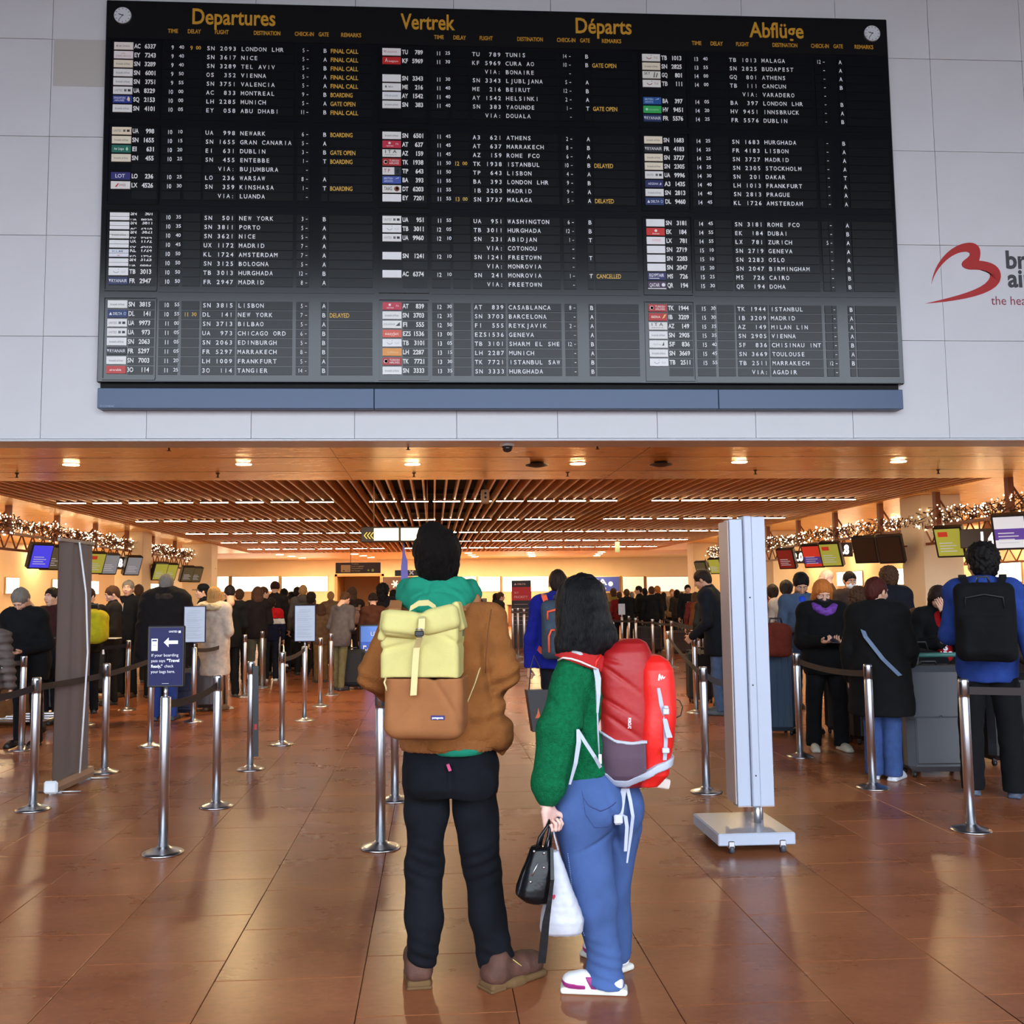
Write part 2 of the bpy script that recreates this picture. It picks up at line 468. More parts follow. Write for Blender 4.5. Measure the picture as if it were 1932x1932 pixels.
# -- warm brushed metal ceiling with the slat field
cm = mat('brushed_bronze', S(252, 192, 88), .30, metal=.7, var=.12, vscale=3.0, stretch=(.7, 7, 1), bump=.05, bscale=9, rvar=.10)
XL, XR, Y0, Y1 = -8.05, 9.75, 16.0, 42.5
cb = MB()
cb.box((-18, WY+.5, CZ), (20, Y0, CZ+.25)); cb.box((-18, Y0, CZ), (XL, Y1, CZ+.25)); cb.box((XR, Y0, CZ), (20, Y1, CZ+.25)); 
ceil = struct('ceiling', cb, cm)
ceil2 = struct('ceiling_2', MB().box((-18, Y1, CZ), (20, 58, CZ+.25)), mat('cream_ceiling', S(240, 226, 196), .5))
struct('ceiling_3', MB().box((XL-.2, Y0-.2, 4.3), (XR+.2, Y1+.2, 4.4)).box((XL-.25, Y0-.1, CZ+.25), (XL, Y1+.1, 4.3)).box((XR, Y0-.1, CZ+.25), (XR+.25, Y1+.1, 4.3)).box((XL, Y0-.25, CZ+.25), (XR, Y0, 4.3)).box((XL, Y1, CZ+.25), (XR, Y1+.25, 4.3)), mat('plenum', S(26, 18, 13), .9))
slat_m = mat('slat_wood', S(240, 190, 132), .42, var=.12, vscale=2, stretch=(6, 1, 6), spec=.5)
sl = MB().box((-.017, 0, 0), (.017, Y1-Y0-.02, .19), bev=.002).build('slat', slat_m, ceil)
n_s = 87
for k in range(n_s):
    o = sl if k == 0 else sl.copy()
    if k: col.objects.link(o)
    o.location = (XL+.09+k*(XR-XL-.18)/(n_s-1), Y0+.01, CZ+.002)
# service pipes above the slats
pb = MB()
for x in (-6, -3.1, -.2, 2.9, 6.4): pb.tube([(x, Y0+.2, 4.05), (x, Y1-.2, 4.05)], .06, 8)
for y in (17.6, 22, 27, 32): pb.box((XL, y, 3.9), (XR, y+.12, 4.0))
pb.build('pipe', mat('pipe_grey', S(46, 38, 32), .6), ceil)
# panel joints of the ceiling
jb = MB()
for y in (13.4, 14.9): jb.box((-18, y, CZ-.002), (20, y+.006, CZ+.001))
for x in (-1.35, -11.5, 2.9, 12.4): jb.box((x, WY+.5, CZ-.002), (x+.006, Y0, CZ+.001))
jb.build('joint', mat('joint_dark', S(90, 55, 28), .7), ceil)

# -- linear lights
lamp_m = mat('linear_lamp', (1, .9, .8), .5, emit=(1, .82, .58), estr=44.0)
body_m = mat('lamp_body', S(120, 84, 56), .6)
def linear(name, x, y, z, L, label, group, proto=[None]):
    if proto[0] is None:
        e = empty(name, (x, y, z))
        MB().box((-L/2, -.03, .0), (L/2, .03, .05)).build('housing', body_m, e)
        MB().box((-L/2+.01, -.022, -.012), (L/2-.01, .022, .0)).build('diffuser', lamp_m, e)
        proto[0] = e
    else:
        e = copy_tree(proto[0]); e.location = (x, y, z)
    return tag(e, label, 'ceiling light', group)
rows = [(19.5, 'the row nearest the board', [(-7.6, -1.95), (-1.35, 3.85), (4.5, 8.9)]),
        (24.25, 'the second row', [(-7.5, -1.9), (-1.3, 3.7), (4.3, 9.2)]),
        (29.1, 'the third row', [(-7.5, -1.9), (-1.2, 9.2)]),
        (33.9, 'the fourth row', [(-7.5, -1.9), (-1.2, 9.2)]),
        (38.7, 'the farthest row', [(-7.5, -1.9), (-1.2, 9.2)])]
for y, nm, segs in rows:
    q_ = 0; tot = sum(max(1, int(round((b-a)/.67))) for a, b in segs)
    for a, b in segs:
        n = max(1, int(round((b-a)/.67)))
        for k in range(n):
            linear('linear_light', a+(k+.5)*(b-a)/n, y, CZ-.02, .57, 'slim slat light, %s from the %s end of %s' % ((_ORD[q_], 'left', nm) if q_ < tot/2 else (_ORD[tot-1-q_], 'right', nm)), 'linear lights of '+nm); q_ += 1

# -- downlights
down_m = mat('downlight_lamp', (1, .95, .9), .5, emit=(1, .72, .36), estr=640.0)
def downlight(x, y, label, group=None, z=CZ, s=1.0, proto=[None]):
    if proto[0] is None:
        e = empty('downlight', (x, y, z))
        MB().lathe([(.125, -.008), (.128, 0), (.128, .02)], 24).build('rim', mat('rim_metal', S(190, 160, 120), .35, metal=.6), e)
        MB().lathe([(.0, -.0105), (.11, -.0105), (.11, -.007)], 20).build('lamp', down_m, e)
        proto[0] = e
    else: e = copy_tree(proto[0]); e.location = (x, y, z)
    e.scale = (s, s, 1)
    return tag(e, label, 'ceiling light', group)
for k, (px, py) in enumerate([(134, 876), (460, 875), (778, 875), (1090, 874), (1395, 871), (1695, 870)]):
    p = AZ(px, py, CZ); downlight(p[0], p[1], 'round recessed downlight in the bronze ceiling strip, %s from the pale wall corner' % ['first', 'second', 'third', 'fourth', 'fifth', 'sixth'][k], 'downlights in the bronze strip')
for i, y in enumerate((18.5, 21.5, 24.5, 27.5, 31, 35, 39)):
    for sx, nm in ((-10.6, 'left-hand'), (-13.8, 'left-hand outer'), (12.2, 'right-hand'), (15.3, 'right-hand outer')):
        downlight(sx, y, 'small recessed downlight, %s from the board wall above the %s check-in desks' % (_ORD[i], nm), 'downlights above the %s check-in desks' % nm)
for i, x in enumerate((-7, -3.6, -.6, 1.6, 4.5, 7.8)):
    for j, y in enumerate((44, 46, 48)):
        downlight(x+(y-44)*.12, y, 'small downlight before the far counters, %s row, %s from the left' % (('nearest', 'middle', 'farthest')[j], _ORD[i]), 'downlights before the far counters', s=1.5)

# -- small fittings on the ceiling
def fitting(px, py, label, kind='sprinkler'):
    p = AZ(px, py, CZ); e = empty(kind, tuple(p)); tag(e, label, 'ceiling fitting')
    d = mat('fitting_dark', S(60, 46, 36), .5)
    if kind == 'sprinkler':
        MB().lathe([(.03, 0), (.03, -.01), (.012, -.015), (.012, -.06)], 12).build('stem', d, e)
        MB().lathe([(.028, -.062), (.028, -.068)], 12).build('deflector', d, e)
    elif kind == 'smoke_detector':
        MB().lathe([(.10, 0), (.10, -.02), (.17, -.03), (.17, -.045), (.05, -.07)], 20).build('body', d, e)
    elif kind == 'dome_camera':
        MB().lathe([(.09, 0), (.09, -.06), (.085, -.065)], 20).build('housing', mat('cam_white', S(200, 195, 188), .4), e)
        MB().lathe([(.07, -.065), (.066, -.10), (.045, -.13), (.0, -.142)], 20).build('dome', mat('dome_black', (.02, .02, .02), .1), e)
    return e
for (px, py, l) in [(32, 893, 'small ceiling sprinkler at the far left of the bronze strip'), (411, 893, 'small ceiling sprinkler below the second downlight'), (781, 892, 'small ceiling sprinkler below the third downlight'), (1071, 891, 'small ceiling sprinkler below the fourth downlight'), (1425, 887, 'small ceiling sprinkler below the fifth downlight'), (1770, 886, 'small ceiling sprinkler below the sixth downlight'), (770, 839, 'small ceiling sprinkler close to the wall above the yellow glow'), (319, 841, 'small ceiling sprinkler close to the wall near the second downlight'), (1127, 838, 'small ceiling sprinkler close to the wall near the fourth downlight')]:
    fitting(px, py, l)
fitting(1013, 873, 'round dark smoke detector between third and fourth downlights', 'smoke_detector')
fitting(1247, 872, 'round dark smoke detector between fourth and fifth downlights', 'smoke_detector')
fitting(957, 833, 'white dome security camera under the ceiling by the wall', 'dome_camera')
p = AZ(918, 905, CZ); e = empty('security_camera', (p[0], p[1]+.5, CZ), label='grey box camera hanging before the slatted ceiling', cat='camera')
MB().tube([(0, 0, .0), (0, 0, -.12)], .012, 8).build('stem', MATS['fitting_dark'], e)
MB().box((-.07, -.1, -.36), (.07, .1, -.12), bev=.012).build('housing', mat('cam_grey', S(150, 120, 95), .5), e)
lb = MB()
for z in (-.19, -.26): lb.tube([(0, -.101, z), (0, -.106, z)], .02, 12)
lb.build('lens', MATS['dome_black'], e)

# -- columns, rear walls
cream = mat('cream_plaster', S(238, 218, 184), .55, var=.03, vscale=2)
def column(x0, x1, y, nm, d=.9):
    o = MB().box((x0, y, 0), (x1, y+d, CZ), bev=.01).build('column', cream, None)
    return tag(o, nm, 'column')
column(-10.9, -9.35, 20.0, 'cream square column at the left edge of the check-in hall')
column(-9.2, -8.42, 28.2, 'cream square column behind the second garland stretch, left row')
column(-9.0, -7.95, 34.8, 'cream wide column closing the left check-in row')
column(9.92, 10.75, 18.8, 'cream square column beside the purple and yellow monitors')
column(10.74, 11.72, 29.7, 'cream square column behind the white sign stand, right row')
column(10.1, 11.1, 36.6, 'cream square column at the far end of the right row')
struct('wall_left_rear', MB().box((-14.6, WY+.5, 0), (-14.3, 51.3, CZ)), cream)
struct('wall_right_rear', MB().box((16.0, WY+.5, 0), (16.3, 51.3, CZ)), cream)
BY = 51.0
a = AY(636, 1085, BY); b = AY(720, 1085, BY)
wb = MB().box((-14.6, BY, 0), (a[0], BY+.3, CZ)).box((b[0], BY, 0), (16.3, BY+.3, CZ)).box((a[0], BY, 2.62), (b[0], BY+.3, CZ))
struct('wall_back', wb, cream)
struct('wall_corridor', MB().box((a[0]-1, 56, 0), (b[0]+1, 56.2, CZ)).box((a[0]-.3, BY+.31, 0), (a[0]-.05, 56, CZ)).box((b[0]+.05, BY+.31, 0), (b[0]+.3, 56, CZ)), mat('corridor_tan', S(205, 165, 112), .6))
struct('trim_2', MB().box((a[0]-.12, BY-.03, 0), (a[0], BY, 2.74)).box((b[0], BY-.03, 0), (b[0]+.12, BY, 2.74)).box((a[0]-.12, BY-.03, 2.62), (b[0]+.12, BY, 2.74)), mat('trim_tan', S(200, 160, 110), .6))
# lit header boxes on posts over the far counters
hb_on = mat('header_lit', (1, .96, .9), .5, emit=(1, .88, .70), estr=5.0)
hb_dim = mat('header_dim', (.9, .8, .66), .5, emit=(1, .82, .6), estr=.55)  # cream panels with a weak emission of their own
post_m = mat('post_bronze', S(120, 88, 60), .5)
frame_m = mat('header_frame', S(175, 140, 100), .5)
far_c = 'far counter'
def header(px0, px1, m, label, y0=1088, y1=1116, Y=48.6, text=None):
    A = AY(px0, y1, Y); B = AY(px1, y0, Y); e = empty('counter_header', (float(A[0]), Y, 0)); w = B[0]-A[0]
    tag(e, label, 'lightbox')
    MB().box((0, -.02, A[2]), (w, .0, B[2])).build('light_panel', m, e)
    MB().box((-.02, .0, A[2]-.03), (w+.02, .28, B[2]+.03), bev=.01).build('housing', frame_m, e)
    MB().box((-.14, .02, 0), (-.06, .2, B[2]+.05)).build('post', post_m, e)
    return e, w, A, B
header(410, 431, hb_on, 'glowing white header box at the end of the left row, partly hidden')
header(438, 525, hb_on, 'glowing white header box above the red and navy jacket')
header(532, 618, hb_on, 'glowing white header box left of the tan passage')
header(867, 898, hb_dim, 'unlit cream header box just right of the man in the green hood')
header(903, 943, hb_dim, 'unlit cream header box left of the red priority banner')
header(949, 1034, hb_on, 'glowing white header box behind the red priority banner')
header(1176, 1214, hb_dim, 'pale header box right of the blue airline header')
header(1221, 1305, mat('header_pale', (.9, .8, .75), .5, emit=(1, .8, .7), estr=.9), 'wide pinkish header box at the right end of the far counters')
navy = mat('header_navy', S(40, 56, 130), .4, emit=S(50, 70, 160), estr=.25)
ITA = header(1072, 1168, navy, 'dark blue airline header box with white lettering over far counters')
DK = header(722, 792, mat('header_dark', S(58, 30, 24), .5), 'dark header board with a white snowflake beside the tan passage')
# side lightboxes on the rear side walls
def side_box(px0, px1, py0, py1, X, lit, label):
    A = AX(px0, py1, X); B = AX(px1, py0, X); s = 1 if X < 0 else -1
    e = empty('lightbox', (X, min(A[1], B[1]), 0)); tag(e, label, 'lightbox')
    y = abs(B[1]-A[1])
    MB().box((-.01, 0, 1.78), (.01, y, 2.3)).build('light_panel', lit, e)
    MB().box((.01 if s < 0 else -.04, -.02, 1.75), (.04 if s < 0 else -.01, y+.02, 2.33)).build('housing', frame_m, e)
for k, (x0, x1) in enumerate([(12, 36), (100, 130), (160, 186), (270, 300)]):
    side_box(x0, x1, 1096, 1114, -14.24, hb_on, 'small glowing panel behind the left desks, %s from the hall entrance' % ['first', 'second', 'third', 'fourth', 'fifth'][k])
for k, (x0, x1) in enumerate([(1395, 1440), (1580, 1626), (1685, 1742), (1858, 1926)]):
    side_box(x0, x1, 1088, 1106, 15.95, hb_on, 'small glowing panel behind the right desks, %s from the far end' % ['first', 'second', 'third', 'fourth'][k])
# counters
wood_d = mat('desk_wood', S(120, 70, 38), .4, var=.2, vscale=3, stretch=(1, 1, 6)); top_m = mat('desk_top', S(60, 44, 34), .3)
def desk(x, y, rz, label, group, proto=[None]):
    if proto[0] is None:
        e = empty('check_in_desk', (x, y, 0), rz)
        MB().box((-.8, -.3, 0), (.8, .3, 1.02), bev=.01).build('cabinet', wood_d, e)
        MB().box((-.85, -.38, 1.02), (.85, .34, 1.07), bev=.008).build('worktop', top_m, e)
        MB().box((-.3, .05, 1.07), (.25, .1, 1.4), bev=.01).build('screen', mat('black_plastic', (.02, .02, .022), .35), e)
        MB().box((.82, -.3, 0), (1.15, .5, .32), bev=.02).build('baggage_belt', mat('steel_dull', S(140, 130, 118), .4, metal=.7), e)
        proto[0] = e
    else: e = copy_tree(proto[0]); e.location = (x, y, 0); e.rotation_euler.z = rz
    return tag(e, label, 'desk', group)
for k in range(11): desk(-10.2 if k > 3 else -11.9, 15+k*2.3, R(90), 'wooden check-in desk of the left row, %s from the hall entrance' % _ORD[k], 'check-in desks of the left row')
for k in range(10): desk(11.2 if k < 5 else 12.2, 15.2+k*2.3, R(-90), 'wooden check-in desk of the right row, %s from the hall entrance' % _ORD[k], 'check-in desks of the right row')
for k in range(11):
    x = -10.2+k*2.1
    if a[0]-1 < x < b[0]+1: continue
    desk(x, 47.6, 0, 'wooden desk at the far wall, %s place from the left end' % _ORD[k], 'counter desks at the far wall')

# ================================================================ LETTERING (flat print, built from the default font)
_TC = {}
def text_flat(body, bold=0.0):
    """2D triangles of a string at size 1: verts (n,2), tris, width"""
    key = (body, bold)
    if key in _TC: return _TC[key]
    cu = bpy.data.curves.new('t', 'FONT'); cu.body = body; cu.size = 1; cu.resolution_u = 3; cu.offset = bold; cu.fill_mode = 'FRONT'
    ob = bpy.data.objects.new('t', cu); col.objects.link(ob)
    dg = bpy.context.evaluated_depsgraph_get(); me = ob.evaluated_get(dg).to_mesh()
    V = np.array([v.co[:2] for v in me.vertices]) if len(me.vertices) else np.zeros((0, 2))
    me.calc_loop_triangles(); T_ = [tuple(t.vertices) for t in me.loop_triangles]
    ob.to_mesh_clear() if False else None
    bpy.data.objects.remove(ob); bpy.data.curves.remove(cu)
    w = (V[:, 0].max() if len(V) else .3)
    _TC[key] = (V, T_, w); return _TC[key]
CAPH = text_flat('H')[0][:, 1].max()
class Print:
    """lettering laid on a plane; origin+u*x+v*y, lifted along n"""
    def __init__(s, o, u, v, n, lift=.0015):
        s.o, s.u, s.v, s.n = [Vector(a) for a in (o, u, v, n)]; s.lift = lift; s.V = []; s.F = []; s.mi = []; s.cur = 0
    def _put(s, P, T_):
        n = len(s.V)
        for x, y in P: s.V.append(tuple(s.o+s.u*x+s.v*y+s.n*s.lift))
        for t in T_: s.F.append(tuple(i+n for i in t)); s.mi.append(s.cur)
    def poly(s, pts): s._put(pts, [tuple(range(len(pts)))]); return s
    def rect(s, x0, y0, x1, y1): return s.poly([(x0, y0), (x1, y0), (x1, y1), (x0, y1)])
    def circle(s, x, y, r, n=24, ry=None): return s.poly([(x+r*math.cos(2*math.pi*k/n), y+(ry or r)*math.sin(2*math.pi*k/n)) for k in range(n)])
    def text(s, body, x, y, h, w=None, bold=0.0, align='l', sx=1.0, clip=None, slant=0.0):
        """cap height h, baseline y; w: fit to this width"""
        if not body.strip(): return s
        V, T_, W_ = text_flat(body, bold); k = h/CAPH; fx = k*sx
        if w is not None: fx = w/W_
        tw = W_*fx; x0 = x if align == 'l' else x-tw if align == 'r' else x-tw/2
        P = np.stack([x0+V[:, 0]*fx+V[:, 1]*k*slant, y+V[:, 1]*k], 1)
        if clip: P[:, 1] = np.clip(P[:, 1], clip[0], clip[1])
        s._put(P.tolist(), T_); return s
    def mono(s, body, x, y, h, pitch, w, bold=0.012):
        """one letter per flap"""
        for i, ch in enumerate(body):
            if ch == ' ': continue
            V, T_, W_ = text_flat(ch, bold); k = h/CAPH
            x0 = V[:, 0].min(); cw = V[:, 0].max()-x0
            f = min(k, w/max(cw, .01)) if ch not in 'I1:-.' else k*.8
            P = np.stack([x+i*pitch+w/2+(V[:, 0]-x0-cw/2)*f, y+V[:, 1]*k], 1)
            s._put(P.tolist(), T_)
        return s
    def build(s, name, m, parent=None, mats=None):
        me = bpy.data.meshes.new(name); me.from_pydata(s.V, [], s.F)
        if mats:
            for k in mats: me.materials.append(k)
            me.polygons.foreach_set('material_index', s.mi)
        me.update(); return link(name, me, parent, m)

# ================================================================ THE DEPARTURE BOARD
flap_w = mat('flap_white', S(244, 246, 250), .5); flap_bw = mat('flap_bright', (.95, .95, .95), .45)
flap_y = mat('flap_amber', S(232, 184, 70), .5); amber_h = mat('amber_print', S(205, 150, 28), .5)
cell_m = mat('flap_cell', (.005, .006, .008), .24, spec=.3, bump=.02, bscale=30, stretch=(1, 1, 8))
case_m = mat('board_casing', S(16, 19, 25), .16, spec=.5)
board = empty('departure_board', (0, 0, 0), label='huge black split-flap departures board hung on the pale panel wall', cat='departure board')
BX0, BX1, BZ0, BZ1 = -4.075, 6.015, 4.175, 9.075
FY = 11.66
MB().box((BX0, FY, BZ0), (BX1, WY-.02, BZ1), bev=.012).build('casing', case_m, board)
MB().box((BX0+.03, FY-.012, 8.56), (BX1-.03, FY, BZ1-.03)).build('header_panel', mat('header_black', (.006, .006, .007), .25), board)
MB().box((BX0+.03, FY+.05, 4.09), (BX1-.06, WY-.02, BZ0)).build('shadow_gap', mat('gap_black', (.004, .004, .004), .8), board)
MB().box((BX0+.025, FY-.03, 3.85), (-.72, WY-.02, 4.10), bev=.006).box((-.716, FY-.03, 3.85), (BX1-2.43, WY-.02, 4.10), bev=.006).box((BX1-2.426, FY-.03, 3.85), (BX1-.045, WY-.02, 4.10), bev=.006).build('ledge', mat('ledge_blue_grey', S(62, 80, 108), .36, metal=.2), board)
Print((0, FY-.03, 0), (1, 0, 0), (0, 0, 1), (0, -1, 0)).text('⊡ CONRAC', BX0+.06, 3.866, .022).build('maker_lettering', mat('print_grey', S(150, 165, 185), .5), board)
HP = lambda: Print((0, FY-.012, 0), (1, 0, 0), (0, 0, 1), (0, -1, 0))
for t, x0, x1 in (('Departures', -3.014, -1.964), ('Vertrek', -.376, .312), ('Départs', 1.858, 2.602), ('Abflüge', 4.16, 4.878)): HP().text(t, x0, 8.772, .2, w=x1-x0, bold=.018).build('heading', amber_h, board)
OX = [-3.96, -.615, 2.73]; SH = [('TIME', .658, .784), ('DELAY', .903, 1.068), ('FLIGHT', 1.24, 1.412), ('DESTINATION', 1.724, 2.058), ('CHECK-IN', 2.238, 2.479), ('GATE', 2.539, 2.667), ('REMARKS', 2.821, 3.077)]
for ox in OX:
    for t, a_, b_ in SH: HP().text(t, ox+a_, 8.645, .052, w=b_-a_, bold=.02).build('column_heading', amber_h, board)
# clocks
for cx, cz in ((-3.86, 8.853), (5.793, 8.853)):
    ck = MB().tube([(cx, FY-.012, cz), (cx, FY-.03, cz)], .108, 40).build('clock', mat('clock_rim', S(150, 155, 160), .4), board)
    f = Print((cx, FY-.03, cz), (1, 0, 0), (0, 0, 1), (0, -1, 0), .001).circle(0, 0, .104, 40).build('dial', mat('dial_white', S(214, 218, 224), .45), ck)
    h = Print((cx, FY-.03, cz), (1, 0, 0), (0, 0, 1), (0, -1, 0), .0025)
    for k in range(12):
        a_ = k*math.pi/6; c_, s_ = math.cos(a_), math.sin(a_); w_ = .0035
        h.poly([(c_*.078-s_*w_, s_*.078+c_*w_), (c_*.078+s_*w_, s_*.078-c_*w_), (c_*.097+s_*w_, s_*.097-c_*w_), (c_*.097-s_*w_, s_*.097+c_*w_)])
    for ang, L_, w_ in ((90-(9+36/60)*30, .052, .0055), (90-36*6, .082, .0035)):
        c_, s_ = math.cos(R(ang)), math.sin(R(ang))
        h.poly([(-c_*.015-s_*w_, -s_*.015+c_*w_), (-c_*.015+s_*w_, -s_*.015-c_*w_), (c_*L_+s_*w_, s_*L_-c_*w_), (c_*L_-s_*w_, s_*L_+c_*w_)])
    h.build('hands', mat('ink_black', (.01, .01, .01), .5), ck)

PL = {  # plate: background, [(kind, args)]
 'sn': (S(238, 238, 236), [('t', 'brussels airlines', .03, .035, .026, .17, (150, 150, 152))]),
 'sc': (S(240, 230, 206), [('t', 'brussels airlines', .03, .035, .026, .17, (150, 140, 125))]),
 'bl': (S(240, 241, 243), []),
 'ac': (S(240, 232, 224), [('t', '◆ AIR CANADA', .025, .035, .024, .17, (150, 130, 130))]),
 'ey': (S(244, 236, 236), [('t', 'ETIHAD AIRWAYS', .02, .022, .022, .19, (200, 165, 160)), ('t', 'ıllı', .09, .058, .02, .05, (215, 190, 170))]),
 'ua': (S(238, 238, 236), [('t', 'UNITED', .015, .035, .028, .1, (165, 160, 155)), ('r', .135, .035, .165, .065, (105, 105, 110)), ('r', .18, .035, .215, .065, (40, 40, 45))]),
 'uc': (S(240, 226, 200), [('t', 'UNITED', .015, .035, .028, .1, (160, 145, 125)), ('r', .135, .035, .165, .065, (105, 95, 85)), ('r', .18, .035, .215, .065, (50, 40, 40))]),
 'sq': (S(38, 56, 150), [('t', 'SINGAPORE', .01, .055, .026, .145, (225, 228, 245)), ('t', 'AIRLINES', .02, .022, .024, .12, (225, 228, 245)), ('t', '♞', .17, .02, .06, .045, (245, 225, 170))]),
 'ei': (S(16, 112, 92), [('t', 'Aer Lingus', .03, .035, .03, .12, (235, 245, 240)), ('t', '♣', .17, .035, .03, .03, (190, 240, 200))]),
 'lo': (S(36, 32, 112), [('t', 'LOT', .05, .028, .045, .12, (240, 240, 250))]),
 'lx': (S(238, 234, 230), [('p', [(.05, .025), (.085, .07), (.1, .07), (.075, .025)], (190, 50, 50)), ('t', 'SWISS', .1, .035, .03, .08, (160, 120, 115))]),
 'kl': (S(230, 234, 244), [('t', 'KLM', .035, .062, .02, .13, (120, 140, 175)), ('t', 'x', .1, .012, .02, .03, (190, 90, 110))]),
 'tu': (S(240, 240, 234), [('u', 0, (150, 60, 60)), ('t', 'TUI', .15, .035, .028, .05, (190, 150, 150))]),
 'tw': (S(242, 243, 244), [('u', 0, (185, 185, 190)), ('t', 'tui', .15, .035, .028, .05, (205, 205, 208))]),
 'fr': (S(20, 34, 90), [('t', 'RYANAIR', .035, .03, .04, .19, (232, 234, 240)), ('p', [(.005, .07), (.03, .07), (.02, .03)], (232, 234, 240))]),
 'fb': (S(10, 14, 24), [('t', 'RYANAIR', .035, .03, .04, .19, (232, 234, 240)), ('p', [(.005, .07), (.03, .07), (.02, .03)], (232, 234, 240))]),
 'dl': (S(20, 44, 104), [('p', [(.02, .03), (.055, .03), (.037, .068)], (235, 238, 245)), ('t', 'DELTA', .065, .032, .032, .11, (225, 230, 240)), ('t', '◎', .19, .03, .035, .035, (150, 170, 210))]),
 '3o': (S(196, 52, 50), [('t', 'airarabia', .04, .035, .028, .14, (250, 225, 220))]),
 'tn': (S(242, 238, 236), [('t', 'TUNISAIR', .03, .035, .026, .16, (205, 165, 165)), ('c', .03, .055, .014, (200, 190, 190))]),
 'kf': (S(200, 30, 34), [('t', 'A', .035, .03, .05, .035, (245, 235, 230)), ('t', 'belgium', .08, .03, .024, .12, (245, 215, 210))]),
 'me': (S(240, 240, 240), [('p', [(.03, .04), (.06, .04), (.045, .075)], (70, 90, 70)), ('t', 'MEA', .075, .04, .02, .06, (160, 160, 160))]),
 'ay': (S(238, 240, 244), [('t', 'FINNAIR', .03, .035, .026, .17, (175, 180, 190))]),
 'at': (S(198, 36, 66), [('t', 'royal air maroc', .05, .02, .02, .09, (245, 225, 228)), ('c', .09, .065, .016, (245, 225, 228)), ('t', 'PA', .165, .04, .026, .04, (230, 190, 195))]),
 'az': (S(234, 232, 226), [('t', 'I T A', .03, .05, .04, .15, (60, 60, 66)), ('t', 'AIRWAYS', .03, .02, .014, .15, (150, 150, 150))]),
 'tk': (S(178, 24, 28), [('c', .04, .05, .025, (245, 225, 220)), ('c', .043, .05, .019, (178, 24, 28)), ('t', 'TURKISH', .085, .055, .024, .125, (245, 225, 220)), ('t', 'AIRLINES', .085, .022, .024, .125, (245, 225, 220))]),
 'tp': (S(232, 230, 228), [('t', 'T P', .02, .03, .045, .075, (175, 70, 90)), ('r', .15, 0, .235, .1, (22, 26, 44)), ('t', '☆', .165, .02, .055, .05, (230, 232, 240))]),
 'ba': (S(62, 84, 172), [('t', 'BRITISH', .02, .055, .026, .11, (210, 218, 240)), ('t', 'AIRWAYS', .02, .02, .024, .11, (210, 218, 240)), ('p', [(.15, .06), (.21, .085), (.2, .07)], (230, 235, 250))]),
 'bb': (S(20, 84, 160), [('t', 'BRITISH', .02, .055, .026, .11, (190, 215, 240)), ('t', 'AIRWAYS', .02, .02, .024, .11, (190, 215, 240)), ('p', [(.15, .06), (.21, .085), (.2, .07)], (230, 235, 250))]),
 'dt': (S(236, 234, 230), [('t', 'TAAG', .02, .03, .045, .1, (40, 40, 44)), ('c', .18, .05, .034, (120, 60, 36)), ('c', .185, .055, .016, (40, 24, 20))]),
 'fi': (S(238, 240, 236), [('t', 'ICELANDAIR', .015, .04, .022, .14, (165, 170, 170)), ('p', [(.16, .03), (.215, .08), (.215, .03)], (70, 76, 90))]),
 'ez': (S(222, 92, 70), [('t', 'easyJet', .03, .032, .036, .17, (250, 225, 210))]),
 'lh': (S(232, 152, 62), [('t', 'Lufthansa', .06, .035, .028, .14, (250, 205, 150))]),
 'sk': (S(232, 234, 222), [('t', 'SKY', .02, .05, .036, .08, (70, 74, 78)), ('p', [(.14, .015), (.155, .09), (.165, .085), (.155, .015)], (90, 84, 80)), ('p', [(.17, .015), (.19, .08), (.2, .07), (.185, .015)], (90, 84, 80))]),
 'hv': (S(48, 178, 92), [('c', .045, .05, .016, (205, 245, 215)), ('t', 'transavia', .07, .036, .026, .13, (150, 225, 170))]),
 'a3': (S(22, 22, 92), [('t', 'AEGEAN', .035, .035, .028, .13, (220, 225, 245)), ('p', [(.18, .03), (.2, .07), (.21, .04)], (220, 225, 245))]),
 'ek': (S(210, 32, 24), [('c', .12, .062, .018, (250, 235, 230)), ('t', 'Emirates', .075, .014, .02, .09, (250, 235, 230))]),
 'lz': (S(244, 240, 242), [('t', 'SWISS', .07, .04, .028, .11, (232, 180, 185))]),
 'ms': (S(20, 14, 96), [('t', 'EGYPTAIR', .02, .042, .04, .19, (245, 245, 250)), ('r', .02, .018, .15, .026, (245, 245, 250))]),
 'qr': (S(60, 16, 66), [('t', 'QATAR', .02, .03, .045, .13, (245, 240, 245)), ('c', .2, .055, .024, (235, 230, 240)), ('r', .0, .0, .235, .012, (240, 240, 244))]),
 'ib': (S(190, 26, 22), [('t', 'IBERIA', .03, .035, .03, .12, (250, 225, 210)), ('p', [(.17, .025), (.2, .08), (.225, .085), (.2, .04)], (250, 200, 120))]),
 '5f': (S(240, 240, 236), [('t', 'FlyOne', .05, .035, .024, .1, (190, 192, 192)), ('p', [(.16, .025), (.185, .08), (.19, .035)], (50, 56, 66))]),
}
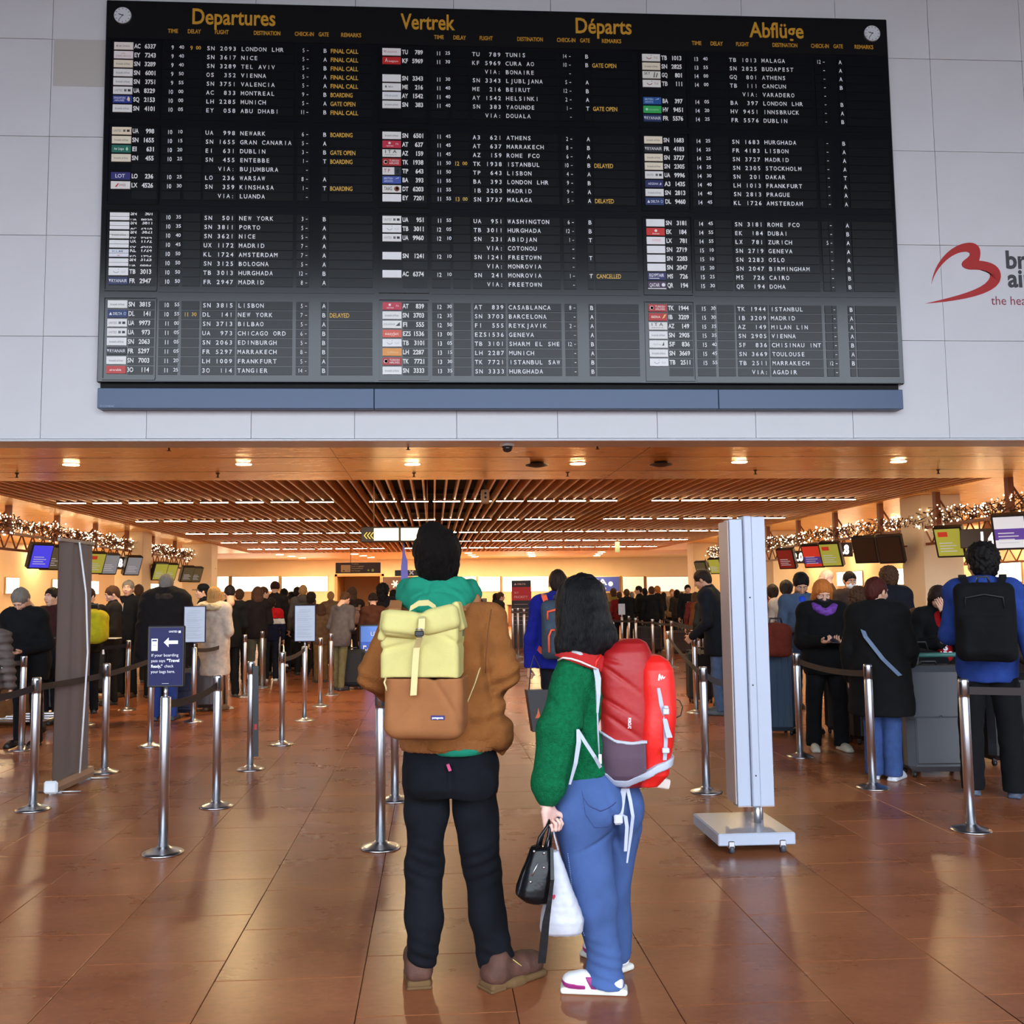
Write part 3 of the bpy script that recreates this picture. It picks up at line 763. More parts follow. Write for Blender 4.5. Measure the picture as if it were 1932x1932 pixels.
ROWS = [[
"ac|AC|6337|9|40|9 00|SN|2093|LONDON LHR|5|B|FINAL CALL", "ey|EY|7243|9|40||SN|3617|NICE|5|A|FINAL CALL", "sc|SN|3289|9|40||SN|3289|TEL AVIV|5|B|FINAL CALL", "sn|SN|6001|9|50||OS|352|VIENNA|5|A|FINAL CALL",
"sn|SN|3751|9|55||SN|3751|VALENCIA|5|A|FINAL CALL", "ua|UA|8329|10|00||AC|833|MONTREAL|9|B|BOARDING", "sq|SQ|2153|10|00||LH|2285|MUNICH|5|A|GATE OPEN", "sn|SN|4101|10|05||EY|058|ABU DHABI|11|B|FINAL CALL",
"uc|UA|998|10|10||UA|998|NEWARK|6|B|BOARDING", "sc|SN|1655|10|15||SN|1655|GRAN CANARIA|5|A|", "ei|EI|631|10|20||EI|631|DUBLIN|3|B|GATE OPEN", "sc|SN|455|10|25||SN|455|ENTEBBE|1|T|BOARDING",
"|||||||VIA:|BUJUMBURA|||", "lo|LO|236|10|25||LO|236|WARSAW|8|A|", "lx|LX|4526|10|30||SN|359|KINSHASA|1|T|BOARDING", "|||||||VIA:|LUANDA|||",
"bl*|SN|501|10|35||SN|501|NEW YORK|3|B|", "bl*|SN|3811|10|35||SN|3811|PORTO|5|A|", "sn*|SN|3621|10|40||SN|3621|NICE|5|A|", "bl*|UX|1172|10|45||UX|1172|MADRID|7|A|",
"kl*|KL|1724|10|50||KL|1724|AMSTERDAM|7|A|", "bl*|SN|3125|10|50||SN|3125|BOLOGNA|5|A|", "tw|TB|3013|10|50||TB|3013|HURGHADA|12|B|", "fr|FR|2947|10|50||FR|2947|MADRID|8|A|",
"sn|SN|3815|10|55||SN|3815|LISBON|5|A|", "dl|DL|141|10|55|11 30|DL|141|NEW YORK|7|B|DELAYED", "ua|UA|9973|11|00||SN|3713|BILBAO|5|A|", "ua|UA|973|11|05||UA|973|CHICAGO ORD|6|B|",
"sn|SN|2063|11|05||SN|2063|EDINBURGH|5|B|", "fb|FR|5297|11|05||FR|5297|MARRAKECH|8|B|", "sn|SN|7003|11|20||LH|1009|FRANKFURT|5|A|", "3o|3O|114|11|25||3O|114|TANGIER|14|B|"], [
"tn|TU|789|11|25||TU|789|TUNIS|14|B|", "kf|KF|5969|11|30||KF|5969|CURA AO|10|B|GATE OPEN", "|||||||VIA:|BONAIRE|||", "bl|SN|3343|11|30||SN|3343|LJUBLJANA|5|A|",
"me|ME|216|11|40||ME|216|BEIRUT|12|B|", "ay|AY|1542|11|40||AY|1542|HELSINKI|2|A|", "sn|SN|383|11|40||SN|383|YAOUNDE|1|T|GATE OPEN", "|||||||VIA:|DOUALA|||",
"sn|SN|6501|11|45||A3|621|ATHENS|2|A|", "at|AT|637|11|45||AT|637|MARRAKECH|8|B|", "az|AZ|159|11|45||AZ|159|ROME FCO|6|A|", "tk|TK|1938|11|50|12 00|TK|1938|ISTANBUL|10|B|DELAYED",
"tp|TP|643|11|50||TP|643|LISBON|4|A|", "ba|BA|393|11|55||BA|393|LONDON LHR|9|B|", "dt|DT|6203|11|55||IB|3203|MADRID|9|A|", "bl|EY|7201|11|55|13 00|SN|3737|MALAGA|5|A|DELAYED",
"ua|UA|951|11|55||UA|951|WASHINGTON|6|B|", "tw|TB|3011|12|05||TB|3011|HURGHADA|12|B|", "ua|UA|9960|12|10||SN|231|ABIDJAN|1|T|", "|||||||VIA:|COTONOU|||",
"bl|SN|1241|12|10||SN|1241|FREETOWN||T|", "|||||||VIA:|MONROVIA|||", "bl|AC|6374|12|10||SN|241|MONROVIA|1|T|CANCELLED", "|||||||VIA:|FREETOWN|||",
"at|AT|839|12|30||AT|839|CASABLANCA|8|B|", "sn|SN|3703|12|35||SN|3703|BARCELONA||A|", "fi|FI|555|12|50||FI|555|REYKJAVIK|2|A|", "ez|EZS|1536|13|00||EZS|1536|GENEVA||A|",
"tw|TB|3101|13|05||TB|3101|SHARM EL SHE|12|B|", "lh|LH|2287|13|15||LH|2287|MUNICH||A|", "tk|TK|7721|13|30||TK|7721|ISTANBUL SAW||B|", "sn|SN|3333|13|35||SN|3333|HURGHADA||B|"], [
"tu|TB|1013|13|40||TB|1013|MALAGA|12|A|", "sc|SN|2825|13|55||SN|2825|BUDAPEST||A|", "sk|GQ|801|14|00||GQ|801|ATHENS||A|", "tu|TB|111|14|00||TB|111|CANCUN||B|",
"|||||||VIA:|VARADERO|||", "bb|BA|397|14|05||BA|397|LONDON LHR||B|", "hv|HV|9451|14|20||HV|9451|INNSBRUCK||A|", "fr|FR|5576|14|25||FR|5576|DUBLIN||B|",
"sc|SN|1683|14|25||SN|1683|HURGHADA||B|", "fb|FR|4183|14|25||FR|4183|LISBON||A|", "sc|SN|3727|14|25||SN|3727|MADRID||A|", "sc|SN|2305|14|25||SN|2305|STOCKHOLM||A|",
"ua|UA|9996|14|30||SN|201|DAKAR||T|", "a3|A3|1435|14|40||LH|1013|FRANKFURT||A|", "sn|SN|2813|14|40||SN|2813|PRAGUE||A|", "dl|DL|9460|14|45||KL|1726|AMSTERDAM||A|",
"bl|SN|3181|14|45||SN|3181|ROME FCO||A|", "ek|EK|184|14|55||EK|184|DUBAI||B|", "lz|LX|781|14|55||LX|781|ZURICH|5|A|", "bl|SN|2719|15|10||SN|2719|GENEVA||A|",
"bl|SN|2283|15|10||SN|2283|OSLO||A|", "bl|SN|2047|15|20||SN|2047|BIRMINGHAM||B|", "ms|MS|726|15|25||MS|726|CAIRO||B|", "qr|QR|194|15|30||QR|194|DOHA||B|",
"tk|TK|1944|15|30||TK|1944|ISTANBUL||B|", "ib|IB|3209|15|30||IB|3209|MADRID||A|", "az|AZ|149|15|35||AZ|149|MILAN LIN||A|", "sn|SN|2905|15|35||SN|2905|VIENNA||A|",
"5f|5F|836|15|40||5F|836|CHISINAU INT||B|", "sn|SN|3669|15|45||SN|3669|TOULOUSE||A|", "tw|TB|2511|15|55||TB|2511|MARRAKECH|12|B|", "|||||||VIA:|AGADIR|||"]]
GZ = [8.455, 7.348, 6.25, 5.14]; PZ = .1165
BU, BV, BN = (1, 0, 0), (0, 0, 1), (0, -1, 0)
PM = {}
def pmat(c):
    k = 'ink_%d_%d_%d' % c
    return mat(k, S(*c), .5)
for si in range(3):
    ox = OX[si]
    for g in range(4):
        zt = GZ[g]+.085; zb = GZ[g]-7*PZ-.10
        fr = MB()
        for (xa, xb, za, zc) in ((-.05, .58, zb-.02, zb), (-.05, .58, zt, zt+.012), (-.05, -.04, zb, zt), (.575, .585, zb, zt)):
            fr.box((ox+xa, FY-.016, za), (ox+xb, FY, zc))
        fr.box((ox+.60, FY-.006, zb-.03), (ox+3.24, FY, zb-.005))
        fr.build('plate_bay_frame', case_m, board)
    for ri, row in enumerate(ROWS[si]):
        pl, co, nu, hh, mm, dl, fc, fn_, de, ci, ga, rm = row.split('|')
        g, k = divmod(ri, 8); z = GZ[g]-k*PZ
        rb = MB(); zl, zh = z-.052, z+.052; d0 = FY-.008
        for (xa, xb) in ((.615, .845), (.885, 1.10), (1.13, 1.535), (1.56, 2.235), (2.28, 2.37), (2.375, 2.435), (2.585, 2.66), (2.68, 3.22)):
            rb.box((ox+xa, d0, zl), (ox+xb, FY+.001, zh))
        rb.box((ox+.25, d0+.004, zl), (ox+.56, FY+.001, zh))
        ro = rb.build('flight_row', cell_m, board)
        lw = Print((ox, d0, z), BU, BV, BN); y = -.026; h = .052
        if hh:
            lw.text(hh, .735, y, h, align='r', sx=.82, bold=.012); lw.text(mm, .80, y+.012, h*.82, w=.062, bold=.012)
        if fc:
            lw.mono(fc, 1.144, y, h, .054, .042)
        lw.mono(fn_, 1.144+(7-len(fn_))*.054, y, h, .054, .042)
        lw.mono(de, 1.573, y, h, .054, .042)
        if ci: lw.text(ci, 2.362, y, h, align='r', sx=.75)
        lw.rect(2.392, -.006, 2.415, .001)
        if ga: lw.mono(ga, 2.602, y, h, .054, .042)
        lw.build('lettering', flap_w, ro)
        if dl or rm:
            la = Print((ox, d0, z), BU, BV, BN)
            if dl:
                a_, b_ = dl.split(); la.text(a_, .968, y, h, align='r', sx=.82, bold=.012); la.text(b_, 1.008, y+.008, h*.82, w=.062, bold=.012)
            if rm: la.text(rm, 2.69, y-.002, h*1.05, w=.035*len(rm), bold=.012)
            la.build('amber_lettering', flap_y, ro)
        if pl:
            flip = pl.endswith('*'); pl = pl.rstrip('*'); bg, items = PL[pl]
            zo = z+.006-.05; Hh = .1
            P_ = Print((ox, d0-.004, zo), BU, BV, BN, .0012); mats_ = []; names = {}
            def use(c):
                if c not in names: names[c] = len(mats_); mats_.append(pmat(c))
                P_.cur = names[c]
            use((251, 250, 247))
            for it in items:
                c = it[-1]; use(c)
                if it[0] == 't': P_.text(it[1], it[2], it[3], it[4], w=it[5], bold=.01)
                elif it[0] == 'r': P_.rect(*it[1:5])
                elif it[0] == 'p': P_.poly(it[1])
                elif it[0] == 'c': P_.circle(it[1], it[2], it[3], 14)
                elif it[0] == 'u':
                    for q_ in range(9):
                        t0, t1 = R(195+q_*16), R(195+(q_+1)*16)
                        P_.poly([(.09+.038*math.cos(t0), .062+.034*math.sin(t0)), (.09+.038*math.cos(t1), .062+.034*math.sin(t1)), (.09+.029*math.cos(t1), .062+.025*math.sin(t1)), (.09+.029*math.cos(t0), .062+.025*math.sin(t0))])
                    P_.circle(.118, .078, .006, 8)
            use((240, 240, 240))
            if flip:
                P_.text(co, .25, .075-.01, .055, w=.075, bold=.03, clip=(.058, .098)); P_.text(nu, .515, .065, .055, align='r', sx=.85, bold=.03, clip=(.066, .098))
                P_.text(['UA', 'AC', 'EY', 'EY', 'KQ', 'UA'][k % 6], .25, -.03, .055, w=.075, bold=.03, clip=(.0, .022)); P_.text(['9930', '6210', '7252', '4250', '1724', '9984'][k % 6], .515, -.03, .055, align='r', sx=.85, bold=.03, clip=(0, .022))
            else:
                wc = .1 if len(co) == 3 else .075 if co not in ('EI', 'FI', 'IB') else .055
                P_.text(co, .25, .022, .055, w=wc, bold=.03); P_.text(nu, .515, .022, .055, align='r', sx=.85, bold=.03)
            pb_ = MB()
            if flip: pb_.box((ox+.0, d0-.004, zo+.002), (ox+.235, FY, zo+.045)).box((ox+.0, d0-.004, zo+.05), (ox+.235, FY, zo+.098))
            else: pb_.box((ox, d0-.004, zo+.002), (ox+.235, FY, zo+.098))
            pb_.build('airline_plate', mat('plate_%d_%d_%d' % tuple(int(c*999) for c in bg), bg, .4), ro)
            if len(P_.V): P_.build('airline_lettering', None, ro, mats=mats_)

# ================================================================ the airport's emblem on the wall
red = mat('emblem_red', S(178, 22, 20), .45); dgrey = mat('emblem_grey', S(62, 64, 68), .45); drose = mat('emblem_rose', S(140, 30, 50), .45)
em = empty('wall_emblem', (0, WY, 0), label='large red swoosh emblem with grey airport lettering on the pale wall', cat='sign')
def wpt(px, py): p = AY(px, py, WY); return (float(p[0]), float(p[2]))
def bez(pts, n=10):
    out = []
    for i in range(0, len(pts)-3, 3):
        p0, p1, p2, p3 = [np.array(wpt(*q)) for q in pts[i:i+4]]
        for k in range(n):
            t = k/n; out.append(tuple((1-t)**3*p0+3*(1-t)**2*t*p1+3*(1-t)*t*t*p2+t**3*p3))
    return out+[wpt(*pts[-1])]
def resamp(P, n):
    P = np.array(P); L = np.concatenate([[0], np.cumsum(np.linalg.norm(np.diff(P, axis=0), axis=1))]); t = np.linspace(0, L[-1], n)
    return np.stack([np.interp(t, L, P[:, 0]), np.interp(t, L, P[:, 1])], 1)
oa = bez([(1757, 536), (1762, 490), (1800, 456), (1832, 458), (1848, 460), (1853, 472), (1847, 492)]); ob_ = bez([(1847, 492), (1876, 494), (1890, 506), (1888, 525), (1884, 556), (1812, 568), (1745, 573)])
ia = bez([(1757, 536), (1766, 500), (1800, 474), (1822, 475), (1834, 476), (1832, 482), (1820, 490)]); ib = bez([(1820, 490), (1808, 498), (1814, 508), (1832, 509), (1856, 508), (1870, 512), (1868, 522), (1862, 546), (1800, 560), (1745, 573)])
oc = np.concatenate([resamp(oa, 30), resamp(ob_, 40)[1:]]); ic = np.concatenate([resamp(ia, 30), resamp(ib, 40)[1:]])
sw = MB(); n_ = len(oc)
sw.add([(x, y, z) for y in (-.006, 0) for c_ in (oc, ic) for x, z in c_],
       [(i, i+1, n_+i+1, n_+i) for i in range(n_-1)]+[(i, i+1, 2*n_+i+1, 2*n_+i) for i in range(n_-1)]+[(n_+i, n_+i+1, 3*n_+i+1, 3*n_+i) for i in range(n_-1)])
sw.build('swoosh', red, em)
x0, z0 = wpt(1897, 506); x1, z1 = wpt(1897, 474); Hc = z1-z0
ep = Print((0, -.001, 0), BU, BV, BN, .002)
ep.text('brussels', x0, z0, Hc, sx=.95, bold=.03); za = wpt(1899, 541)[1]; ep.text('airport', x0+.02, za, Hc, sx=.95, bold=.03); ep.build('name_lettering', dgrey, em)
xb, zb = wpt(1870, 575); Print((0, -.001, 0), BU, BV, BN, .002).text('the heart of europe', xb, zb, Hc*.5, sx=.95).build('slogan_lettering', drose, em)

# ================================================================ RETRACTABLE-BELT POSTS
steel = mat('brushed_steel', S(214, 216, 222), .33, metal=1.0, bump=.02, bscale=60, stretch=(1, 1, .05))
steel_d = mat('cast_steel', S(196, 196, 200), .28, metal=1.0)
blackp = mat('black_plastic2', (.015, .015, .017), .4)
belt_m = mat('belt_webbing', (.022, .013, .013), .7, bump=.3, bscale=300)
ST = {}
def top_of(p, z=.93): return Vector((p[0], p[1], z))
POST_H = .97
def stanchion(key, px, py, label, h=POST_H, detail=True, group=None, p=None):
    p = G(px, py) if p is None else p
    n = 28 if detail else 12
    e = empty('barrier_post', (float(p[0]), float(p[1]), 0)); tag(e, label, 'barrier post', group)
    MB().lathe([(.121, .0), (.125, .004), (.123, .010), (.10, .019), (.06, .030), (.042, .040), (.036, .046)], n+8).build('base', steel_d, e)
    MB().lathe([(.0315, .04), (.0315, h-.125), (.030, h-.122), (.030, h-.118), (.0325, h-.115)], n).build('pole', steel, e)
    hd = MB().lathe([(.0325, h-.115), (.0325, h-.01), (.030, h)], n).build('belt_head', steel, e)
    if detail:
        for a_ in (0, 90, 180, 270):
            M_ = Matrix.Rotation(R(a_+30), 4, 'Z')
            MB().box((.0305, -.009, h-.10), (.0345, .009, h-.018), M_, bev=.001).build('belt_slot', blackp, hd)
    ST[key] = p; return e
L = [('A', 62, 1528, 'steel barrier post nearest the left edge, in front of the grey roll-up banner'),
 ('B', 40, 1415, 'steel barrier post behind and left of the roll-up banner, broad pole'),
 ('C', 53, 1347, 'slim far barrier post seen beside the man leaning over his luggage'),
 ('D', 197, 1458, 'steel barrier post just right of the roll-up banner foot'),
 ('E', 160, 1368, 'steel barrier post half hidden by the roll-up banner edge'),
 ('F', 240, 1340, 'steel barrier post in front of the tall man in a black half-zip'),
 ('G', 283, 1408, 'steel barrier post directly behind the navy boarding-pass sign'),
 ('J', 408, 1522, 'steel barrier post right of the navy sign, ending the near left belt'),
 ('K', 425, 1337, 'far steel barrier post before the fur-hooded beige coat'),
 ('L', 472, 1452, 'barrier post with a loose black belt hanging down its side'),
 ('M', 532, 1405, 'steel barrier post left of the second white notice stand'),
 ('O', 604, 1333, 'steel barrier post just right of the second white notice stand'),
 ('P', 624, 1312, 'slim barrier post before the man in the grey hoodie'),
 ('Q', 494, 1298, 'slim barrier post before the red and navy jacket'),
 ('R', 461, 1315, 'slim barrier post behind the post with the loose belt'),
 ('S', 526, 1280, 'thin far barrier post left of the black suitcases'),
 ('T', 718, 1600, 'nearest steel barrier post standing at the man\'s left leg'),
 ('U', 745, 1510, 'steel barrier post half hidden behind the man\'s left leg'),
 ('V', 1333, 1495, 'steel barrier post between the red backpack and the white sign stand'),
 ('W', 1314, 1345, 'barrier post leaning line in front of the black upright suitcase'),
 ('X', 1510, 1428, 'steel barrier post before the woman in the purple scarf'),
 ('Y', 1647, 1487, 'steel barrier post before the woman in white trainers'),
 ('Z', 1832, 1567, 'nearest right barrier post in front of the man in the blue jacket')]
for k, x, y, l in L: stanchion(k, x, y, l)
far = [(1201, 1243), (1217, 1222), (1233, 1249), (1246, 1228), (1275, 1214), (1269, 1259), (1263, 1312), (1305, 1216), (1320, 1278), (1188, 1232), (1290, 1226), (1160, 1226), (1140, 1236)]
_fo = sorted(range(len(far)), key=lambda i: far[i][0])
for k, (x, y) in enumerate(far): stanchion('f%d' % k, x, y, 'thin barrier post of the far belt maze, %s from the left' % _ORD[_fo.index(k)], detail=False, group='barrier posts of the far belt maze')
for k, (x, y) in enumerate([(968, 1243), (978, 1240), (990, 1250)]): stanchion('g%d' % k, x, y, 'tall thin barrier post before the red priority banner, %s of three' % ('leftmost', 'middle', 'rightmost')[k], h=1.22, detail=False, group='tall posts at the priority banner')
BELT = [0]
_bm = [0]
def belt(a, b, label, sag=.03, z=.895, w=.05, group=None):
    A = Vector((float(a[0]), float(a[1]), z)); B = Vector((float(b[0]), float(b[1]), z)); d = (B-A).normalized(); A += d*.034; B -= d*.034
    pts = [A.lerp(B, t/12)-Vector((0, 0, sag*4*(t/12)*(1-t/12))) for t in range(13)]
    o = MB().strap(pts, w, .003, (0, 0, 1)).build('barrier_belt', belt_m); tag(o, label, 'belt', group)
    return o
left_off = G(-110, 1590); right_off = np.array([5.5, 5.9, 0]); hid = G(1412, 1500)
stanchion('off1', 0, 0, 'steel barrier post beyond the left edge holding the near belt', p=left_off)
stanchion('off2', 0, 0, 'steel barrier post beyond the right edge holding the near belt', p=right_off)
stanchion('hid', 0, 0, 'steel barrier post hidden behind the white sign stand', p=hid)
belt(ST['off1'], ST['A'], 'black barrier belt running off to the left edge')
belt(ST['A'], ST['G'], 'black barrier belt crossing in front of the grey roll-up banner')
belt(ST['J'], G(309, 1608), 'black barrier belt just right of the navy sign')
belt(ST['K'], G(368, 1362), 'black barrier belt in front of the beige fur-hooded coat')
belt(ST['M'], G(575, 1360), 'black barrier belt left of the second white notice stand')
belt(ST['B'], ST['B']+np.array([-1.6, .3, 0]), 'black barrier belt behind the near left one, upper')
belt(ST['C'], ST['C']+np.array([-1.6, .1, 0]), 'black barrier belt at the left edge beneath the leaning man')
belt(ST['C'], ST['F'], 'black barrier belt behind the roll-up banner')
belt(ST['V'], ST['f6'], 'black barrier belt between red backpack and its steel post')
belt(ST['V'], hid, 'black barrier belt running behind the white sign stand', sag=.05)
belt(ST['X'], ST['Y'], 'black barrier belt across the woman in the purple scarf')
belt(ST['Z'], ST['off2'], 'dark blue-black barrier belt at the right edge', sag=.015)
belt(ST['W'], hid+np.array([.5, 3, 0]), 'dark barrier belt in front of the upright black suitcase', sag=.02)
_pn = {'f%d' % k: _ORD[_fo.index(k)] for k in range(len(far))}
for a_, b_ in (('f0', 'f2'), ('f2', 'f5'), ('f1', 'f3'), ('f3', 'f8'), ('f4', 'f7'), ('f5', 'f8'), ('f9', 'f1'), ('f10', 'f4'), ('f11', 'f12'), ('f12', 'f0'), ('f7', 'f8')):
    belt(ST[a_], ST[b_], 'thin dark belt joining the %s and %s posts of the far belt maze' % (_pn[a_], _pn[b_]), sag=.02, group='belts of the far maze')
# loose belt hanging at post L
p = ST['L']; q = MB().strap([(p[0]+.045, p[1]-.03, .93), (p[0]+.05, p[1]-.035, .6), (p[0]+.052, p[1]-.035, .3), (p[0]+.055, p[1]-.036, .12)], .05, .006, (1, .2, 0)).build('loose_belt', blackp)
tag(q, 'loose black belt hanging down beside a barrier post', 'belt')
# cutouts of post tops in the loose belt: red printed mark
Print((p[0]+.051, p[1]-.040, .36), (1, .2, 0), (0, 0, 1), (0, -1, 0)).rect(-.012, 0, .012, .05).build('mark', mat('mark_red', S(170, 30, 30), .5), q)

# ---- posts with sign frames
def sign_post(px, py, x0, y0, x1, y1, label, face, draw, frame=blackp):
    p = G(px, py); Y = float(p[1])-.0
    A = AY(x0, y1, Y); B = AY(x1, y0, Y); w = float(B[0]-A[0]); h = float(B[2]-A[2]); zc = float(A[2]); cx = float((A[0]+B[0])/2)
    e = empty('notice_stand', (cx, Y, 0)); tag(e, label, 'sign stand')
    MB().lathe([(.121, .0), (.125, .004), (.123, .010), (.10, .019), (.06, .030), (.042, .040), (.036, .046)], 36).build('base', steel_d, e)
    zt = min(POST_H-.03, zc-.06)
    MB().lathe([(.0315, .04), (.0315, zt), (.028, zt+.004)], 28).build('pole', steel, e)
    MB().tube([(0, 0, zt), (0, 0, zc)], .012, 12).build('rod', steel, e)
    MB().box((-w/2, -.012, zc), (w/2, .012, zc+h), bev=.006).build('sign_frame', frame, e)
    fr = .012
    MB().box((-w/2+fr, -.0145, zc+fr), (w/2-fr, -.011, zc+h-fr)).build('sign_face', face, e)
    P_ = Print((-w/2+fr, -.0145, zc+fr), (1, 0, 0), (0, 0, 1), (0, -1, 0)); draw(P_, w-2*fr, h-2*fr, e)
    return e
white_p = mat('print_white', S(238, 240, 246), .5)
def d_navy(P_, w, h, e):
    P_.text('UNITED', w*.58, h*.915, .011, w=w*.26, bold=.02); P_.rect(w*.87, h*.905, w*.94, h*.945)
    P_.rect(w*.06, h*.60, w*.25, h*.81)
    P_.poly([(w*.43, h*.745), (w*.58, h*.83), (w*.58, h*.775), (w*.86, h*.775), (w*.86, h*.715), (w*.58, h*.715), (w*.58, h*.66)])
    for k, t in enumerate(['If your boarding', 'pass says', 'Ready,"', 'your bags here.']): P_.text(t, w*.06, h*(.50-.095*k), .017, w=w*[.82, .42, .34, .72][k], bold=(.03 if k == 2 else 0))
    P_.text('"Travel', w*.53, h*.405, .017, w=w*.38, bold=.04); P_.text('check', w*.46, h*.31, .017, w=w*.28)
    P_.rect(w*.4, h*.03, w*.6, h*.035); P_.build('sign_lettering', white_p, e)
    Print(P_.o, P_.u, P_.v, P_.n, .002).rect(w*.085, h*.765, w*.225, h*.79).rect(w*.10, h*.695, w*.21, h*.70).build('phone_pictogram', mat('picto_navy', S(30, 40, 110), .5), e)
sign_post(309, 1610, 278, 1180, 350, 1297, 'navy blue boarding-pass sign with a white left arrow on a steel post', mat('sign_navy', S(18, 20, 76), .35, spec=.25), d_navy)
def d_notice(P_, w, h, e):
    r_ = random.Random(3)
    for k, t in enumerate(['CHECK-IN', 'INFORMATION']): P_.text(t, w*.18, h*(.88-.05*k), .009, w=w*.6)
    y = .80
    while y > .08:
        P_.rect(w*.09, h*y, w*r_.uniform(.6, .92), h*(y+.006)); y -= r_.choice((.028, .028, .05))
    P_.build('sign_lettering', mat('print_faint', S(150, 158, 172), .6), e)
paper = mat('notice_paper', S(196, 204, 218), .5); fnavy = mat('frame_navy', S(30, 36, 70), .4)
sign_post(368, 1362, 346, 1143, 389, 1213, 'white printed notice in a dark frame beside the beige fur-hooded coat', paper, d_notice, fnavy)
sign_post(575, 1360, 555, 1141, 596, 1211, 'white printed notice in a dark frame left of the grey hoodie', paper, d_notice, fnavy)
def d_blank(P_, w, h, e): P_.rect(w*.1, h*.8, w*.7, h*.83).build('sign_lettering', MATS['print_faint'], e)
sign_post(1174, 1232, 1167, 1139, 1179, 1160, 'small blank white notice above the far belt maze', paper, d_blank, paper)
sign_post(1303, 1240, 1297, 1135, 1310, 1153, 'small dark notice with pale edge at the right end of the far maze', mat('notice_dark', S(24, 28, 50), .4), d_blank, steel_d)

# ---- grey roll-up banner seen from the back
A0 = G(97, 1500); A1 = G(166, 1468)
zt = float(AY(100, 1014, A0[1])[2]); d = Vector((float(A1[0]-A0[0]), float(A1[1]-A0[1]), 0)); wB = d.length; rz = math.atan2(d.y, d.x)
rb = empty('roll_up_banner', (float(A0[0]), float(A0[1]), 0), rz, 'tall grey roll-up banner seen from behind with a white pole', 'banner stand')
grey_f = mat('banner_grey', S(122, 112, 112), .75, bump=.05, bscale=3)
b_ = MB(); n_ = 14
vs = []; 
for i in range(n_+1):
    x = .01+(wB-.02)*i/n_; yb = .012*math.sin(i*1.1)+.008*math.sin(i*2.3)
    for (z, s_) in ((.10, .0), (zt*.4, .5), (zt-.03, 1)): vs.append((x, .0+yb*s_, z))
fs = [(i*3+k, (i+1)*3+k, (i+1)*3+k+1, i*3+k+1) for i in range(n_) for k in (0, 1)]
m0 = len(vs); vs += [(x, y+.004, z) for x, y, z in vs]; fs += [tuple(m0+i for i in reversed(f)) for f in fs]
b_.add(vs, fs, True).build('fabric', grey_f, rb)
MB().box((0, -.012, zt-.03), (wB, .012, zt), bev=.004).build('top_rail', mat('rail_grey', S(130, 120, 116), .4), rb)
MB().prism([(0, 0), (0, 0)], 0, 0) if False else None
cs = MB(); pr = [(-.05, .02), (-.055, .06), (-.045, .105), (.045, .105), (.055, .06), (.05, .02)]
cs.add([(x, y, z) for x in (-.0, wB) for y, z in pr], [tuple(range(6)), tuple(range(11, 5, -1))]+[(i, 6+i, 6+(i+1) % 6, (i+1) % 6) for i in range(6)])
cs.build('cassette', mat('cassette_alu', S(170, 150, 135), .35, metal=.5), rb)
MB().box((-.03, -.056, .012), (.0, .056, .112), bev=.018).build('end_cap', mat('cap_white', S(226, 230, 236), .4), rb)
MB().tube([(wB*.55, -.06, .10), (wB*.57, -.075, .6), (wB*.60, -.085, 1.1), (wB*.56, -.07, 1.6), (wB*.5, -.02, zt-.02)], .008, 8).build('pole', white_p, rb)
for xx in (.08, wB-.05): MB().tube([(xx, -.2, .01), (xx, .2, .01)], .008, 8).box((xx-.012, -.05, 0), (xx+.012, .05, .03)).build('foot', steel_d, rb)

# ---- white free-standing sign stand on castors
wm = mat('stand_white', S(178, 186, 204), .38); wr = mat('stand_pinkish', S(186, 166, 160), .4); alu = mat('stand_top', S(176, 176, 182), .3, metal=.4)
bl, br_, fr_, fl = G(1328, 1568), G(1462, 1566), G(1508, 1612), G(1356, 1612)
sx0, sx1, sy0, sy1 = float(fl[0]), float(fr_[0]), float(fl[1]), float(bl[1]); cxs, cys = (sx0+sx1)/2, (sy0+sy1)/2
ss = empty('sign_stand', (cxs, cys, 0), 0, 'tall white sign stand on a wheeled square base, seen edge on', 'sign stand')
hw, hd = (sx1-sx0)/2, (sy1-sy0)/2
MB().box((-hw, -hd, .045), (hw, hd, .115), bev=.006).build('base_plate', wm, ss)
MB().box((-hw+.008, -hd+.008, .113), (hw-.008, hd-.008, .117)).build('base_top', alu, ss)
for ix in (-1, 1):
    for iy in (-1, 1):
        X_, Y_ = ix*(hw-.08), iy*(hd-.03)
        c_ = MB().box((X_-.02, Y_-.035, .03), (X_+.02, Y_+.02, .075), bev=.005).build('castor', steel, ss)
        MB().tube([(X_-.012, Y_-.02, .025), (X_+.012, Y_-.02, .025)], .025, 16).build('wheel', mat('wheel_grey', S(70, 74, 84), .5), c_)
Yp = cys-.02
f_ = lambda px, Y, py=1520: float(AY(px, py, Y)[0])-cxs
zb_ = float(AY(1420, 1521, Yp)[2]); zt_ = float(AY(1400, 974, Yp)[2])
x_a, x_b, x_c, x_d = f_(1393, Yp), f_(1418, Yp), f_(1434, Yp), f_(1461, Yp)
yy = Yp-cys
MB().box((x_a, yy, zb_), (x_b, yy+.12, zt_-.02), bev=.003).build('side_panel', wm, ss)
MB().box((x_b+.003, yy-.022, zb_), (x_c, yy+.10, zt_), bev=.006).build('centre_profile', wm, ss)
MB().box((x_c+.003, yy-.006, zb_), (x_d, yy+.12, zt_-.004), bev=.003).build('side_panel', wm, ss)
MB().box((x_a-.012, yy+.01, zb_+.01), (x_a-.002, yy+.20, zt_-.03), bev=.003).build('sign_face', wr, ss)
MB().box((x_a-.004, yy-.004, zb_-.004), (x_d, yy+.10, zb_)).build('end_strip', wr, ss)
sd_ = MB()
